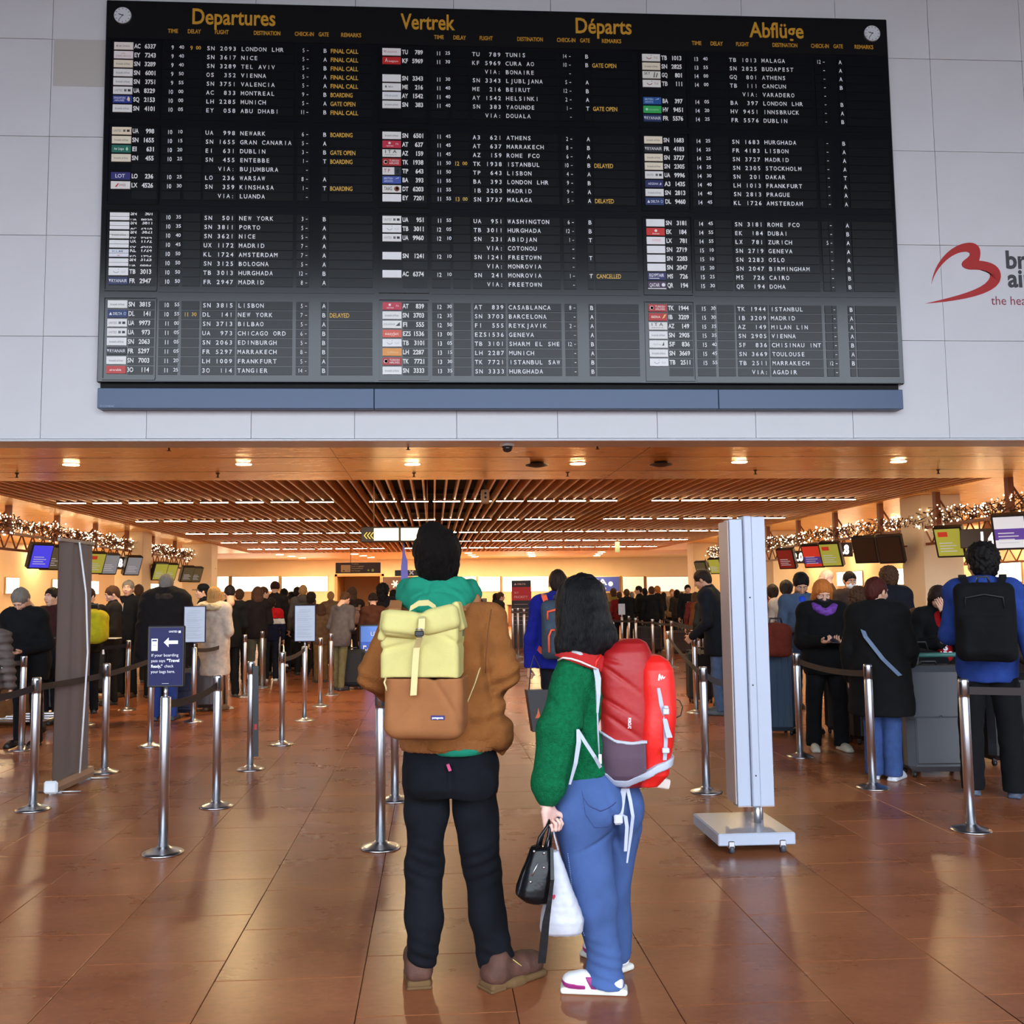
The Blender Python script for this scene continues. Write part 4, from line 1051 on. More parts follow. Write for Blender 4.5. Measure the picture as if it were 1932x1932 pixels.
for z in (zb_+.19, zb_+.75, zb_+1.3): sd_.tube([((x_b+x_c)/2, yy-.024, z), ((x_b+x_c)/2, yy-.02, z)], .005, 8)
sd_.build('screw', blackp, ss)
MB().tube([(x_b+.035, yy+.0, .115), (x_b+.035, yy+.0, zb_+.01)], .022, 14).build('post', steel, ss)
MB().tube([(x_c+.03, yy+.09, .115), (x_c+.03, yy+.09, zb_+.01)], .018, 14).build('post', steel, ss)

# ---- hanging signs
def hang_sign(x0, y0, x1, y1, Y, label, m, rods=(), depth=.12, name='hanging_sign'):
    A = AY(x0, y1, Y); B = AY(x1, y0, Y); w = float(B[0]-A[0]); zb, zt = float(A[2]), float(B[2])
    e = empty(name, (float(A[0]), Y, 0)); tag(e, label, 'sign')
    MB().box((0, 0, zb), (w, depth, zt), bev=.01).build('housing', m, e)
    for r_ in rods: MB().tube([(w*r_, depth/2, zt), (w*r_, depth/2, 4.28 if 16.2 < Y < 42 else CZ)], .012, 6).build('rod', mat('rod_tan', S(160, 120, 84), .4), e)
    return e, w, zb, zt
sgn = mat('sign_brown', S(52, 38, 22), .5)
e, w, zb, zt2 = hang_sign(681, 993, 830, 1023, 17.0, 'lit hanging sign with yellow chevrons above the man\'s head', sgn, (.16, .84))
lit = mat('sign_lit', (1, .97, .8), .5, emit=(1, .93, .62), estr=2.6); yel = mat('chevron_yellow', S(236, 206, 84), .5, emit=S(236, 206, 84), estr=.6)
for a_, b2 in ((.165, .475), (.505, .83)): MB().box((w*a_, -.008, zb+.03), (w*b2, 0, zt2-.03)).build('lit_panel', lit, e)
P_ = Print((0, 0, 0), (1, 0, 0), (0, 0, 1), (0, -1, 0), .002); zc = (zb+zt2)/2-.02
for k in range(3):
    x = w*.035+k*w*.04
    P_.poly([(x, zc), (x+.05, zc+.06), (x+.07, zc+.06), (x+.02, zc)]).poly([(x, zc), (x+.02, zc), (x+.07, zc-.06), (x+.05, zc-.06)])
P_.build('chevrons', yel, e)
e, w, zb, zt2 = hang_sign(633, 1061, 718, 1082, 36.0, 'dark brown hanging direction sign above the tan passage', mat('sign_maroon', S(58, 26, 14), .5), (.33,))
P_ = Print((0, 0, 0), (1, 0, 0), (0, 0, 1), (0, -1, 0), .003)
for k, t in enumerate(['Toilets', 'Lost Luggage', 'Gepäckdienst', 'Non-Schengen']): P_.text(t, w*.35, zb+.33-.085*k, .045, w=w*[.16, .28, .26, .2][k])
P_.build('sign_lettering', mat('print_tan', S(210, 180, 130), .5), e)
MB().box((w*.12, -.006, zb+.05), (w*.33, 0, zt2-.09)).build('panel_plan', mat('plan_tan', S(206, 162, 110), .5), e)
Print((0, -.006, 0), (1, 0, 0), (0, 0, 1), (0, -1, 0), .003).text('▲ ➝', w*.15, zb+.08, .05, w=w*.15).build('plan_print', mat('ink_brown', S(60, 30, 14), .5), e)
P_ = Print((0, 0, 0), (1, 0, 0), (0, 0, 1), (0, -1, 0), .003); P_.circle(w*.73, zb+.11, .035); P_.rect(w*.80, zb+.06, w*.85, zb+.16); P_.build('pictogram', mat('picto_green', S(150, 180, 90), .5), e)
e, w, zb, zt2 = hang_sign(745, 1075, 838, 1087, 36.0, 'narrow black hanging sign right of the blue feather flag', blackp, (.45,))
Print((0, 0, 0), (1, 0, 0), (0, 0, 1), (0, -1, 0), .003).text('✖', w*.27, zb+.06, .13).rect(w*.88, zb+.04, w*.95, zt2-.03).build('sign_lettering', white_p, e)
# exit light
e, w, zb, zt2 = hang_sign(1161, 1022, 1169, 1042, 34.0, 'small pale green emergency light under the slatted ceiling', mat('exit_pale', S(196, 208, 150), .5, emit=S(196, 208, 150), estr=.4), (.5,), .05)
# header lettering
e, w, A_, B_ = ITA
zc = (A_[2]+B_[2])/2
Print((0, -.02, 0), (1, 0, 0), (0, 0, 1), (0, -1, 0), .004).text('ITA', w*.38, zc-.05, .30, w=w*.38, bold=.01).text('AIRWAYS', w*.5, A_[2]+.1, .08, w=w*.24).circle(w*.83, zc, .12, 16).build('header_lettering', mat('print_pale', S(214, 216, 228), .5, emit=S(200, 205, 225), estr=.3), e)
e, w, A_, B_ = DK
P_ = Print((0, -.02, 0), (1, 0, 0), (0, 0, 1), (0, -1, 0), .004); zc = (A_[2]+B_[2])/2
for k in range(6):
    a_ = R(k*60); c_, s_ = math.cos(a_), math.sin(a_); P_.poly([(w*.34+c_*.02-s_*.03, zc+s_*.02+c_*.03), (w*.34+c_*.2-s_*.03, zc+s_*.2+c_*.03), (w*.34+c_*.2+s_*.03, zc+s_*.2-c_*.03), (w*.34+c_*.02+s_*.03, zc+s_*.02-c_*.03)])
P_.text('AIR', w*.55, zc-.12, .26); P_.build('header_lettering', white_p, e)
# red and black priority banner
p = G(983, 1222); Y = float(p[1]); A = AY(965, 1095, Y); B = AY(1002, 1095, Y); w = float(B[0]-A[0]); h = float(A[2])
e = empty('priority_banner', (float(A[0]), Y, 0)); tag(e, 'upright red and black priority banner before the far counters', 'banner stand')
MB().box((0, 0, .03), (w, .04, h), bev=.006).build('panel', mat('banner_black', S(34, 22, 24), .5), e)
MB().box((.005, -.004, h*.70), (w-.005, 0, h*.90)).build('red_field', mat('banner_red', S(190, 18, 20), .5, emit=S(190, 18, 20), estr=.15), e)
MB().box((-.05, -.15, 0), (w+.05, .19, .03), bev=.008).build('foot', blackp, e)
P_ = Print((0, -.004, 0), (1, 0, 0), (0, 0, 1), (0, -1, 0), .002); P_.text('▲ DELTA', w*.12, h*.93, .055, w=w*.6, bold=.02)
P_.text('SKY', w*.12, h*.80, .06, w=w*.24).text('PRIORITY', w*.12, h*.735, .065, w=w*.7, bold=.02)
for k in range(6): P_.rect(w*.12, h*(.64-k*.06), w*(.9 if k % 2 else .8), h*(.645-k*.06))
P_.build('banner_lettering', mat('print_rose', S(225, 170, 165), .5), e)
# blue kiosk display behind the man
p = G(714, 1296); Y = float(p[1]); A = AY(677, 1178, Y); B = AY(750, 1178, Y); w = float(B[0]-A[0]); h = float(A[2])
e = empty('kiosk_display', (float(A[0]), Y, 0)); tag(e, 'upright blue airline display half hidden behind the man\'s left arm', 'display')
MB().box((0, 0, .0), (w, .10, h), bev=.012).build('housing', blackp, e)
MB().box((.035, -.004, .06), (w-.03, 0, h-.035)).build('screen', mat('kiosk_blue', S(42, 92, 205), .35, emit=S(42, 92, 205), estr=.12), e)
MB().box((.035, -.008, h-.30), (w-.03, -.004, h-.035)).build('title_band', mat('kiosk_band', S(86, 136, 232), .35, emit=S(86, 136, 232), estr=.12), e)
Print((0, -.008, 0), (1, 0, 0), (0, 0, 1), (0, -1, 0), .003).text('UNITED', w*.3, h-.2, .07, w=w*.55).text('Economy', w*.1, h*.52, .15, w=w*.75, bold=.02).build('display_lettering', white_p, e)
# blue feather flag
p = G(762, 1290); Y = float(p[1]); cx = float(p[0]); zt3 = float(AY(762, 1008, Y)[2]); zf = float(AY(762, 1048, Y)[2])
e = empty('feather_flag', (cx, Y, 0)); tag(e, 'narrow blue feather flag on a pole behind the man\'s head', 'flag')
MB().tube([(0.02, 0, .02), (.02, 0, 1.2), (.01, 0, zf), (.0, 0, zt3)], [.016, .014, .01, .006], 8).build('pole', steel_d, e)
MB().box((-.2, -.2, 0), (.2, .2, .02), bev=.004).build('foot', blackp, e)
fb = MB(); ww = .16
fb.prism([(-.055, .9), (.075, .9), (.085, 1.6), (.07, zf-.1), (.03, zf+.02), (-.005, zt3-.1), (-.02, zf), (-.045, zf-.2), (-.05, 1.5)], -.012, .012)
fb.build('fabric', mat('flag_blue', S(92, 98, 196), .6), e)

# ================================================================ GARLANDS, TRUSSES, MONITORS
wood = mat('truss_wood', S(128, 70, 34), .5); foil = mat('tinsel', S(70, 28, 16), .45, metal=.3); bulb = mat('fairy_light', (1, .9, .75), .5, emit=(1, .78, .5), estr=16.0)
def line_pts(p0, p1, X): return [np.array(AX(p0[0], p0[1], X)), np.array(AX(p1[0], p1[1], X))]
def truss_row(X, P0, P1, side, name, n_hang, dens=34, rad=.16):
    P0, P1 = np.array(P0), np.array(P1); L_ = float(np.linalg.norm(P1-P0)); d_ = (P1-P0)/L_
    t_ = empty('lattice_beam', (float(P0[0]), float(P0[1]), 0)); tag(t_, 'brown wooden lattice beam under the garland over the '+name, 'beam')
    o_ = np.array([P0[0], P0[1], 0]); zg = float(P0[2]); zl = zg-.48
    MB().box((-.03, 0, zg-.20), (.03, L_, zg-.14)).build('top_chord', wood, t_)
    MB().box((-.03, 0, zl-.05), (.03, L_, zl)).build('bottom_chord', wood, t_)
    n = int(L_/.55)
    for k in range(n):
        ya, yb = k*L_/n, (k+.5)*L_/n
        MB().tube([(0, ya, zl-.02), (0, yb, zg-.16), (0, (k+1)*L_/n, zl-.02)], .018, 6, smooth=False).build('brace', wood, t_)
    for k in range(n_hang):
        y = (k+.5)*L_/n_hang
        hb = MB().box((-.05, y-.06, zg-.2), (.05, y+.06, CZ)).build('hanger', wood, t_)
        MB().tube([(0, y+.0, CZ-.05), (side*.35, y, zg-.1)], .02, 6).build('strut', wood, hb)
    g_ = empty('garland', (float(P0[0]), float(P0[1]), 0)); tag(g_, 'thick tinsel garland full of glowing fairy lights over the '+name, 'garland')
    r_ = np.random.default_rng(int(abs(X)*10)); mb = MB(); lb = MB()
    N = int(L_*130)
    V = []; Fq = []
    for k in range(N):
        y = r_.uniform(0, L_); a_ = r_.uniform(0, 6.28); rr = rad*math.sqrt(r_.uniform(.0, 1)); lump = 1+.25*math.sin(y*2.1)+.12*math.sin(y*5.3)
        c_ = np.array([rr*math.cos(a_)*lump, y, zg+rr*math.sin(a_)*lump]); dv = r_.normal(size=3); dv /= np.linalg.norm(dv); sv = np.cross(dv, r_.normal(size=3)); sv /= np.linalg.norm(sv)
        l_ = .07; m_ = len(V); V += [c_-dv*l_-sv*.012, c_+dv*l_-sv*.004, c_+dv*l_+sv*.004, c_-dv*l_+sv*.012]; Fq.append((m_, m_+1, m_+2, m_+3))
    o = np_mesh('tinsel', (np.array(V), np.array(Fq)), foil, g_); o['kind'] = 'stuff'
    V = []; Fq = []; N = int(L_*dens); oc = np.array([(1, 0, 0), (-1, 0, 0), (0, 1, 0), (0, -1, 0), (0, 0, 1), (0, 0, -1)])
    for k in range(N):
        y = r_.uniform(0, L_); a_ = r_.uniform(0, 6.28); rr = rad*r_.uniform(.85, 1.25); lump = 1+.25*math.sin(y*2.1)+.12*math.sin(y*5.3)
        c_ = np.array([rr*math.cos(a_)*lump, y, zg+rr*math.sin(a_)*lump]); m_ = len(V); V += list(c_+oc*r_.uniform(.010, .019))
        for s1 in (0, 1):
            for s2 in (2, 3):
                for s3 in (4, 5): Fq.append((m_+s1, m_+s2, m_+s3))
    o = np_mesh('fairy_lights', (np.array(V), np.array(Fq)), bulb, g_); o['kind'] = 'stuff'
    rzz = math.atan2(-d_[0], d_[1])
    for e_ in (t_, g_): e_.rotation_euler.z = rzz
XLg, XRg = -8.75, 10.0
zL = float(AX(190, 1019, XLg)[2]); yL0 = float(AX(-40, 985, XLg)[1]); yL1 = float(AX(381, 1052, XLg)[1])
truss_row(XLg, (XLg, yL0, zL), (XLg, yL1, zL), -1, 'left check-in row', 7)
zR = float(AX(1700, 987, XRg)[2]); yR0 = float(AX(1990, 935, XRg)[1]); yR1 = float(AX(1340, 1045, XRg)[1])
truss_row(XRg, (XRg, yR0, zR), (XRg, yR1, zR), 1, 'right check-in row', 8)
XS = 14.4; truss_row(XS, (XS, 20.5, 2.75), (XS, 27.5, 2.75), 1, 'second right check-in row', 3)

def monitor(px, py, w_px, side, scr, label, X, kind='plain', size=.5, tilt=24, yaw=48):
    p = AX(px, py, X); e = empty('check_in_monitor', (float(p[0]), float(p[1]), float(p[2])), R(yaw)*side, label, 'monitor')
    s = size; T_ = Matrix.Rotation(R(-tilt), 4, 'X')
    T_ = Matrix.Rotation(R(tilt), 4, 'X')
    MB().box((-.42*s, -.05, -.5*s), (.42*s, .10, .5*s), T_, bev=.015).build('housing', blackp, e)
    MB().box((-.3*s, .10, -.35*s), (.3*s, .22, .35*s), T_, bev=.03).build('back_cover', blackp, e)
    sc_ = MB().box((-.36*s, -.054, -.43*s), (.36*s, -.05, .45*s), T_).build('screen', mat('screen_'+kind, scr[0], .3, emit=scr[0], estr=scr[1]), e)
    P_ = Print(T_ @ Vector((0, -.055, 0)), (1, 0, 0), T_.to_3x3() @ Vector((0, 0, 1)), T_.to_3x3() @ Vector((0, -1, 0)), .002)
    if kind == 'yellow': P_.rect(-.28*s, .2*s, .0, .36*s).build('red_block', mat('scr_red', S(190, 60, 40), .5, emit=S(190, 60, 40), estr=.5), e)
    elif kind == 'purple_grey': P_.rect(-.36*s, -.2*s, .36*s, .12*s).build('purple_band', mat('scr_purple', S(84, 60, 140), .5, emit=S(84, 60, 140), estr=.6), e)
    elif kind == 'red': P_.rect(-.36*s, -.3*s, .36*s, .0).build('purple_band', MATS.get('scr_purple') or mat('scr_purple', S(84, 60, 140), .5, emit=S(84, 60, 140), estr=.6), e)
    P2 = Print(P_.o, P_.u, P_.v, P_.n, .004)
    for k in range(4): P2.rect(-.28*s, (-.02-.09*k)*s, (.1+.1*(k % 2))*s, (.01-.09*k)*s)
    if kind != 'off': P2.build('screen_lines', mat('scr_line', S(190, 196, 205), .5, emit=S(190, 196, 205), estr=.4), e)
    # bracket up to the beam
    XB0 = XLg if X < 0 else XRg; zl_ = (zL if X < 0 else zR)-.505
    inv = (Matrix.Translation(Vector(map(float, p))) @ Matrix.Rotation(R(yaw)*side, 4, 'Z')).inverted()
    end = inv @ Vector((XB0, float(p[1])+.12, zl_)); mid = Vector((0, .16, end.z-.03))
    MB().tube([(0, .14, .15), tuple(mid), (end.x, end.y, end.z)], .018, 6).build('bracket', wood, e)
    return e
ly, lb_, lg, ld = (S(150, 150, 60), .8), (S(60, 56, 190), 1.2), (S(120, 124, 130), .8), (S(90, 84, 60), .5)
XA, XB = XLg+.55, XRg-.5
for px, py, c, k, l in [(76, 1049, lb_, 'blue', 'bright blue-violet check-in monitor nearest the hall entrance, left row'), (98, 1052, ld, 'dim', 'check-in monitor mostly hidden behind the roll-up banner top'),
   (179, 1062, ly, 'yellow', 'olive yellow check-in monitor just right of the roll-up banner'), (206, 1064, lg, 'grey', 'grey-blue check-in monitor beside the yellow one, left row'), (250, 1067, lg, 'grey', 'single grey check-in monitor before the first cream column'),
   (301, 1078, ly, 'olive', 'first of four dim monitors above the broad dark coat'), (320, 1079, ly, 'olive', 'second of four dim monitors above the broad dark coat'), (353, 1083, ld, 'dim', 'third of four dim monitors above the broad dark coat'), (369, 1084, ld, 'dim', 'fourth of four dim monitors above the broad dark coat'), (392, 1084, lg, 'grey', 'last small monitor at the far end of the left row')]:
    monitor(px, py, 40, 1, c, l, XA, k, size=.56)
for px, py, c, k, l, sz, yw in [(1906, 1003, (S(176, 178, 184), 1.0), 'purple_grey', 'big grey and purple check-in monitor at the right edge', .62, 40), (1792, 1022, (S(190, 196, 70), 1.0), 'yellow', 'yellow-green check-in monitor with a red block, in front of the column', .6, 46),
   (1680, 1036, (S(60, 44, 34), .1), 'off', 'dark monitor back seen right of its twin, right row', .62, 44), (1633, 1037, (S(64, 46, 36), .1), 'off', 'dark monitor back seen left of its twin, right row', .62, 44), (1568, 1046, (S(190, 196, 70), 1.0), 'yellow', 'yellow-green check-in monitor beside the red one, right row', .62, 46),
   (1534, 1049, (S(180, 50, 34), .9), 'red', 'red and purple check-in monitor beside the yellow one', .62, 46), (1484, 1054, (S(120, 36, 28), .6), 'maroon', 'dim red check-in monitor right of the white stand', .58, 46), (1324, 1073, (S(90, 84, 60), .5), 'dim', 'small dim monitor farthest along the right row', .56, 48), (1350, 1068, ly, 'olive', 'small olive monitor left of the white stand top', .56, 48)]:
    monitor(px, py, 40, -1, c, l, XB, k, size=sz, yaw=yw)
# gate number boxes
for px, py, X, t, l in [(1861, 1015, XRg-.2, '1.4', 'illuminated desk number between the two large right monitors'), (1590, 1037, XRg-.2, '1.8', 'illuminated desk number between yellow and dark right-row monitors'), (1505, 1051, XRg-.2, '2.0', 'illuminated desk number beside the dim red right-row monitor'), (221, 1062, XLg+.2, '9.8', 'illuminated desk number on a box between two left monitors'), (381, 1077, XLg+.2, '10', 'illuminated desk number at the end of the left row'), (1336, 1070, XRg-.2, '2.8', 'illuminated desk number left of the white stand top')]:
    p = AX(px, py, X); s_ = 1 if X < 0 else -1; e = empty('desk_number', tuple(map(float, p)), R(30)*s_, l, 'sign')
    MB().box((-.42, 0, -.17), (.22, .1, .17), bev=.01).build('housing', mat('number_box', S(66, 48, 26), .5), e)
    Print((-.12, 0, -.1), (1, 0, 0), (0, 0, 1), (0, -1, 0), .003).text(t, 0, 0, .2, w=.26, bold=.04).build('number', mat('number_lit', (1, .96, .9), .5, emit=(1, .95, .85), estr=4), e)
    MB().tube([(-.1, .05, .17), (-.1, .05, max(.3, (zL if X < 0 else zR)-.48-float(p[2])))], .015, 6).build('bracket', wood, e)

# ================================================================ LUGGAGE
def suitcase(px, py, w, d, h, color, label, rz=0.0, handle=.0, ribs=True, soft=False, p=None, z=0.0, lock=False, name='suitcase', tagc=None):
    p = G(px, py) if p is None else p
    e = empty(name, (float(p[0]), float(p[1]), z), rz, label, 'suitcase')
    m = mat('shell_%d_%d_%d' % tuple(int(999*c) for c in color), color, .75 if soft else .35, bump=.3 if soft else .05, bscale=180 if soft else 20)
    w0 = .045
    MB().box((-w/2, -d/2, w0), (w/2, d/2, h), bev=.05).build('shell', m, e)
    MB().box((-w/2-.004, -.008, w0+.02), (w/2+.004, .008, h-.01+.014), bev=.004).build('seam', mat('zip_black', (.02, .02, .02), .5), e)
    if ribs:
        for k in range(4):
            x = -w/2+w*(k+1)/5; MB().box((x-.01, -d/2-.006, w0+.06), (x+.01, -d/2+.01, h-.07), bev=.004).build('rib', m, e)
    else: MB().box((-w/2+.05, -d/2-.02, w0+.07), (w/2-.05, -d/2+.01, h*.55), bev=.012).build('front_pocket', m, e)
    for ix in (-1, 1):
        for iy in (-1, 1):
            MB().tube([(ix*(w/2-.05)-.012, iy*(d/2-.05), .025), (ix*(w/2-.05)+.012, iy*(d/2-.05), .025)], .025, 12).box((ix*(w/2-.05)-.016, iy*(d/2-.05)-.012, .02), (ix*(w/2-.05)+.016, iy*(d/2-.05)+.012, w0+.02)).build('wheel', blackp, e)
    MB().tube([(-.07, 0, h-.005), (-.06, 0, h+.03), (.06, 0, h+.03), (.07, 0, h-.005)], .012, 8).build('grip', blackp, e)
    if handle:
        MB().tube([(-.08, d/2-.05, h-.02), (-.08, d/2-.05, h+handle)], .008, 8).tube([(.08, d/2-.05, h-.02), (.08, d/2-.05, h+handle)], .008, 8).build('telescopic_rod', steel, e)
        MB().box((-.10, d/2-.07, h+handle), (.10, d/2-.03, h+handle+.03), bev=.01).build('pull_handle', blackp, e)
    if lock:
        MB().box((-w/2, -d/2-.003, h*.52), (w/2, -d/2+.002, h*.525)).build('crease', blackp, e)
        MB().tube([(-.05, -d/2-.004, h*.5), (.03, -d/2-.004, h*.55)], .012, 8).build('latch', steel, e)
    if tagc: MB().box((.02, -d/2-.012, h-.25), (.07, -d/2-.006, h-.13)).build('luggage_tag', white_p, e)
    return e
def bag(p, w, d, h, color, label, rz=0.0, z=0.0, name='travel_bag', res=.012):
    f = SDF(res); f.box((0, 0, h/2), (w/2, d/2, h/2), rad=min(w, d, h)*.3, k=.02); f.ell((0, 0, h*.75), (w*.42, d*.4, h*.3), k=.05)
    e = empty(name, (float(p[0]), float(p[1]), z), rz, label, 'bag')
    np_mesh('bag_body', f.mesh(wavy(int(w*1000), .012, 18)), cloth('bag_%d' % int(sum(color)*9999), color), e)
    MB().tube([(-w*.25, 0, h*.93), (-w*.2, 0, h*1.2), (w*.2, 0, h*1.2), (w*.25, 0, h*.93)], .012, 8).build('handle', blackp, e)
    return e
def trolley(px, py, rz, label, p=None, sc=1.0):
    p = G(px, py) if p is None else p
    e = empty('luggage_trolley', (float(p[0]), float(p[1]), 0), rz, label, 'trolley')
    fr = MB().tube([(-.3, -.4, .14), (.3, -.4, .14), (.3, .4, .14), (-.3, .4, .14), (-.3, -.4, .14)], .014, 8).tube([(-.28, .38, .14), (-.28, .5, 1.0)], .014, 8).tube([(.28, .38, .14), (.28, .5, 1.0)], .014, 8)
    fr.build('frame', steel, e)
    for y in (-.25, 0, .22): MB().box((-.3, y-.02, .145), (.3, y+.02, .16)).build('cross_bar', steel, e)
    MB().tube([(-.32, .5, 1.0), (.32, .5, 1.0)], .02, 10).build('push_bar', mat('push_bar_green', S(70, 130, 120), .4), e)
    MB().box((-.26, .42, .62), (.26, .45, .86), bev=.01).build('basket', steel_d, e)
    for x, y in ((-.27, -.35), (.27, -.35), (-.27, .36), (.27, .36)): MB().tube([(x-.018, y, .065), (x+.018, y, .065)], .065, 14).box((x-.02, y-.02, .08), (x+.02, y+.02, .14)).build('wheel', blackp, e)
    return e

# ================================================================ PEOPLE
def skin(c=(200, 150, 122)): return mat('skin_%d' % c[0], S(*c), .5, spec=.4, bump=.03, bscale=90)
SK = {'l': (214, 164, 138), 'm': (190, 138, 108), 'd': (112, 74, 54), 'p': (226, 186, 166)}
def hairm(c, nm): return mat('hair_'+nm, S(*c), .55, spec=.15, bump=.5, bscale=60, stretch=(6, 6, .6), var=.3, vscale=30)
HC = {'black': (18, 14, 14), 'dark': (38, 26, 20), 'brown': (74, 48, 32), 'grey': (120, 112, 104), 'blond': (170, 128, 78), 'ginger': (190, 110, 48), 'white': (196, 186, 172), 'red': (70, 28, 22)}
def rotVQ(VQ, Rm, t=(0, 0, 0)):
    return (VQ[0] @ np.array(Rm).T+np.array(t), VQ[1])
def mirVQ(VQ): return (VQ[0]*np.array([-1, 1, 1]), VQ[1][:, ::-1])
def head_sdf(res):
    f = SDF(res)
    f.ell((0, -.012, .032), (.077, .094, .086), k=.02).ell((0, .028, -.03), (.060, .062, .078), k=.035).ell((0, .055, -.088), (.028, .026, .022), k=.025)
    f.cone((0, -.022, -.05), (0, -.035, -.19), .056, .060, k=.03)
    for s in (-1, 1):
        f.ell((s*.038, .062, -.022), (.024, .024, .024), k=.02).ell((s*.079, -.006, -.004), (.010, .020, .032), k=.008)
    f.cone((-.042, .080, .032), (.042, .080, .032), .010, k=.015)
    for s in (-1, 1): f.ell((s*.031, .096, .012), (.018, .014, .012), k=.012, op='s')
    f.cone((0, .087, .018), (0, .106, -.022), .008, .013, k=.012).ell((-.012, .098, -.028), (.008, .009, .008), k=.008).ell((.012, .098, -.028), (.008, .009, .008), k=.008)
    f.ell((0, .089, -.053), (.022, .010, .007), k=.008).ell((0, .087, -.066), (.019, .010, .007), k=.008)
    return f
def hair_sdf(style, res):
    f = SDF(res)
    if style in ('short', 'cap', 'buzz', 'hero'):
        g = .004 if style == 'buzz' else .011
        f.ell((0, -.016, .036), (.077+g, .096+g, .090+g), k=.01).ell((0, -.055, -.02), (.068, .055, .07), k=.03)
        f.ell((0, .118, -.045), (.085, .085, .105), k=.02, op='s')
        f.box((0, .06, -.16), (.2, .1, .14), rad=.02, k=.02, op='s').box((0, 0, -.25), (.2, .2, .145), rad=.02, k=.02, op='s')
    elif style in ('long', 'bob', 'pony'):
        f.ell((0, -.018, .036), (.090, .108, .102), k=.01)
        z = {'long': -.30, 'bob': -.10, 'pony': -.02}[style]
        if style != 'pony':
            f.cone((0, -.035, .0), (0, -.06, z), .088, .095, k=.04, sc=((0, 1, 0), 1.35))
            for s in (-1, 1): f.cone((s*.072, .01, .02), (s*.078, -.01, z+.02), .028, .034, k=.03)
        else:
            f.ell((0, -.05, -.01), (.07, .06, .07), k=.03); f.cone((0, -.11, .07), (0, -.15, -.12), .035, .028, k=.03)
        f.ell((0, .122, -.045), (.070, .075, .105), k=.02, op='s')
        f.box((0, .11, -.25), (.06, .06, .2), rad=.03, k=.02, op='s')
    elif style == 'curly':
        f.ell((0, -.03, .02), (.115, .115, .12), k=.01).cone((0, -.05, -.02), (0, -.05, -.18), .1, .1, k=.05)
        f.ell((0, .13, -.05), (.078, .085, .115), k=.02, op='s')
    elif style == 'afro':
        f.ell((0, -.02, .05), (.10, .115, .105), k=.01).ell((0, -.05, -.02), (.085, .07, .08), k=.03)
        f.ell((0, .12, -.045), (.085, .085, .11), k=.02, op='s')
    elif style == 'beanie':
        f.ell((0, -.014, .055), (.092, .108, .095), k=.01).box((0, -.012, .03), (.092, .108, .03), rad=.028, k=.01)
        f.box((0, 0, -.1), (.2, .2, .09), rad=.01, k=.01, op='s')
    elif style == 'hat':
        f.ell((0, -.014, .07), (.09, .105, .085), k=.01).ell((0, -.01, .045), (.15, .16, .012), k=.02)
    return f
_C = {}
def cached(key, fn):
    if key not in _C: _C[key] = fn()
    return _C[key]
def headVQ(res): return cached(('head', res), lambda: head_sdf(res).mesh())
def hairVQ(style, res):
    amp = {'curly': .02, 'afro': .012, 'hat': 0, 'beanie': .002, 'cap': .002}.get(style, .006)
    fr = {'curly': 90, 'afro': 110}.get(style, 110)
    st = (1, 1, 1) if style in ('curly', 'afro') else (1, 1, .18)
    return cached(('hair', style, res), lambda: hair_sdf(style, res).mesh(wavy(5, amp, fr, 7, st) if amp else None))
def hand_sdf(pose, res):
    """left hand of a person: wrist at origin, fingers towards -z, palm facing +x (towards the body), thumb towards +y"""
    f = SDF(res)
    f.cone((0, 0, .05), (0, 0, -.01), .028, .025, k=.01, sc=((1, 0, 0), 1.25))
    f.box((0, .0, -.045), (.014, .040, .042), rad=.013, k=.018)
    f.ell((.006, .026, -.03), (.016, .02, .03), k=.015)
    bend = {'flat': (5, 5, 5), 'relaxed': (22, 30, 20), 'grip': (70, 85, 55), 'hold': (40, 50, 30)}[pose]
    for i, (y, l) in enumerate(((.031, .070), (.0105, .078), (-.0105, .073), (-.030, .058))):
        p = np.array([0, y, -.082]); a = 0
        for j, fr in enumerate((.45, .32, .25)):
            a += R(bend[j]*(1+.08*(i-1))); q = p+np.array([math.sin(a), .02*(1 if i == 0 else -1 if i == 3 else 0), -math.cos(a)])*l*fr
            f.cone(p, q, .0095-.0008*j-(.001 if i == 3 else 0), .0088-.001*j-(.001 if i == 3 else 0), k=.004); p = q
    t = R({'flat': 10, 'relaxed': 25, 'grip': 55, 'hold': 40}[pose])
    p0 = np.array([.006, .030, -.028]); p1 = p0+np.array([math.sin(t)*.03, .028, -.022]); p2 = p1+np.array([math.sin(t)*.026, .004, -.028])
    f.cone(p0, p1, .0135, .011, k=.01).cone(p1, p2, .0108, .0088, k=.004)
    return f
def handVQ(pose, res): return cached(('hand', pose, res), lambda: hand_sdf(pose, res).mesh())
def align(d, twist=0.0):
    """rotation taking -z to direction d"""
    d = Vector(d).normalized(); q = Vector((0, 0, -1)).rotation_difference(d)
    return (q.to_matrix() @ Matrix.Rotation(twist, 3, 'Z'))
ARM = {  # elbow, wrist for the right side (x>0), hand pose
 'down': ((.245, -.03, 1.13), (.265, .03, .885), 'relaxed'), 'phone': ((.235, -.01, 1.12), (.085, .25, 1.13), 'hold'), 'pocket': ((.315, -.07, 1.15), (.185, .09, .985), None),
 'fwd': ((.25, .03, 1.12), (.19, .27, 1.0), 'grip'), 'face': ((.19, .19, 1.19), (.045, .17, 1.50), 'flat'), 'bag': ((.25, -.03, 1.13), (.275, .0, .88), 'grip'),
 'cross': ((.25, .03, 1.15), (.02, .21, 1.20), 'relaxed'), 'back': ((.26, -.12, 1.14), (.29, -.16, .90), 'grip'), 'push': ((.24, .0, 1.16), (.2, .3, 1.04), 'grip')}
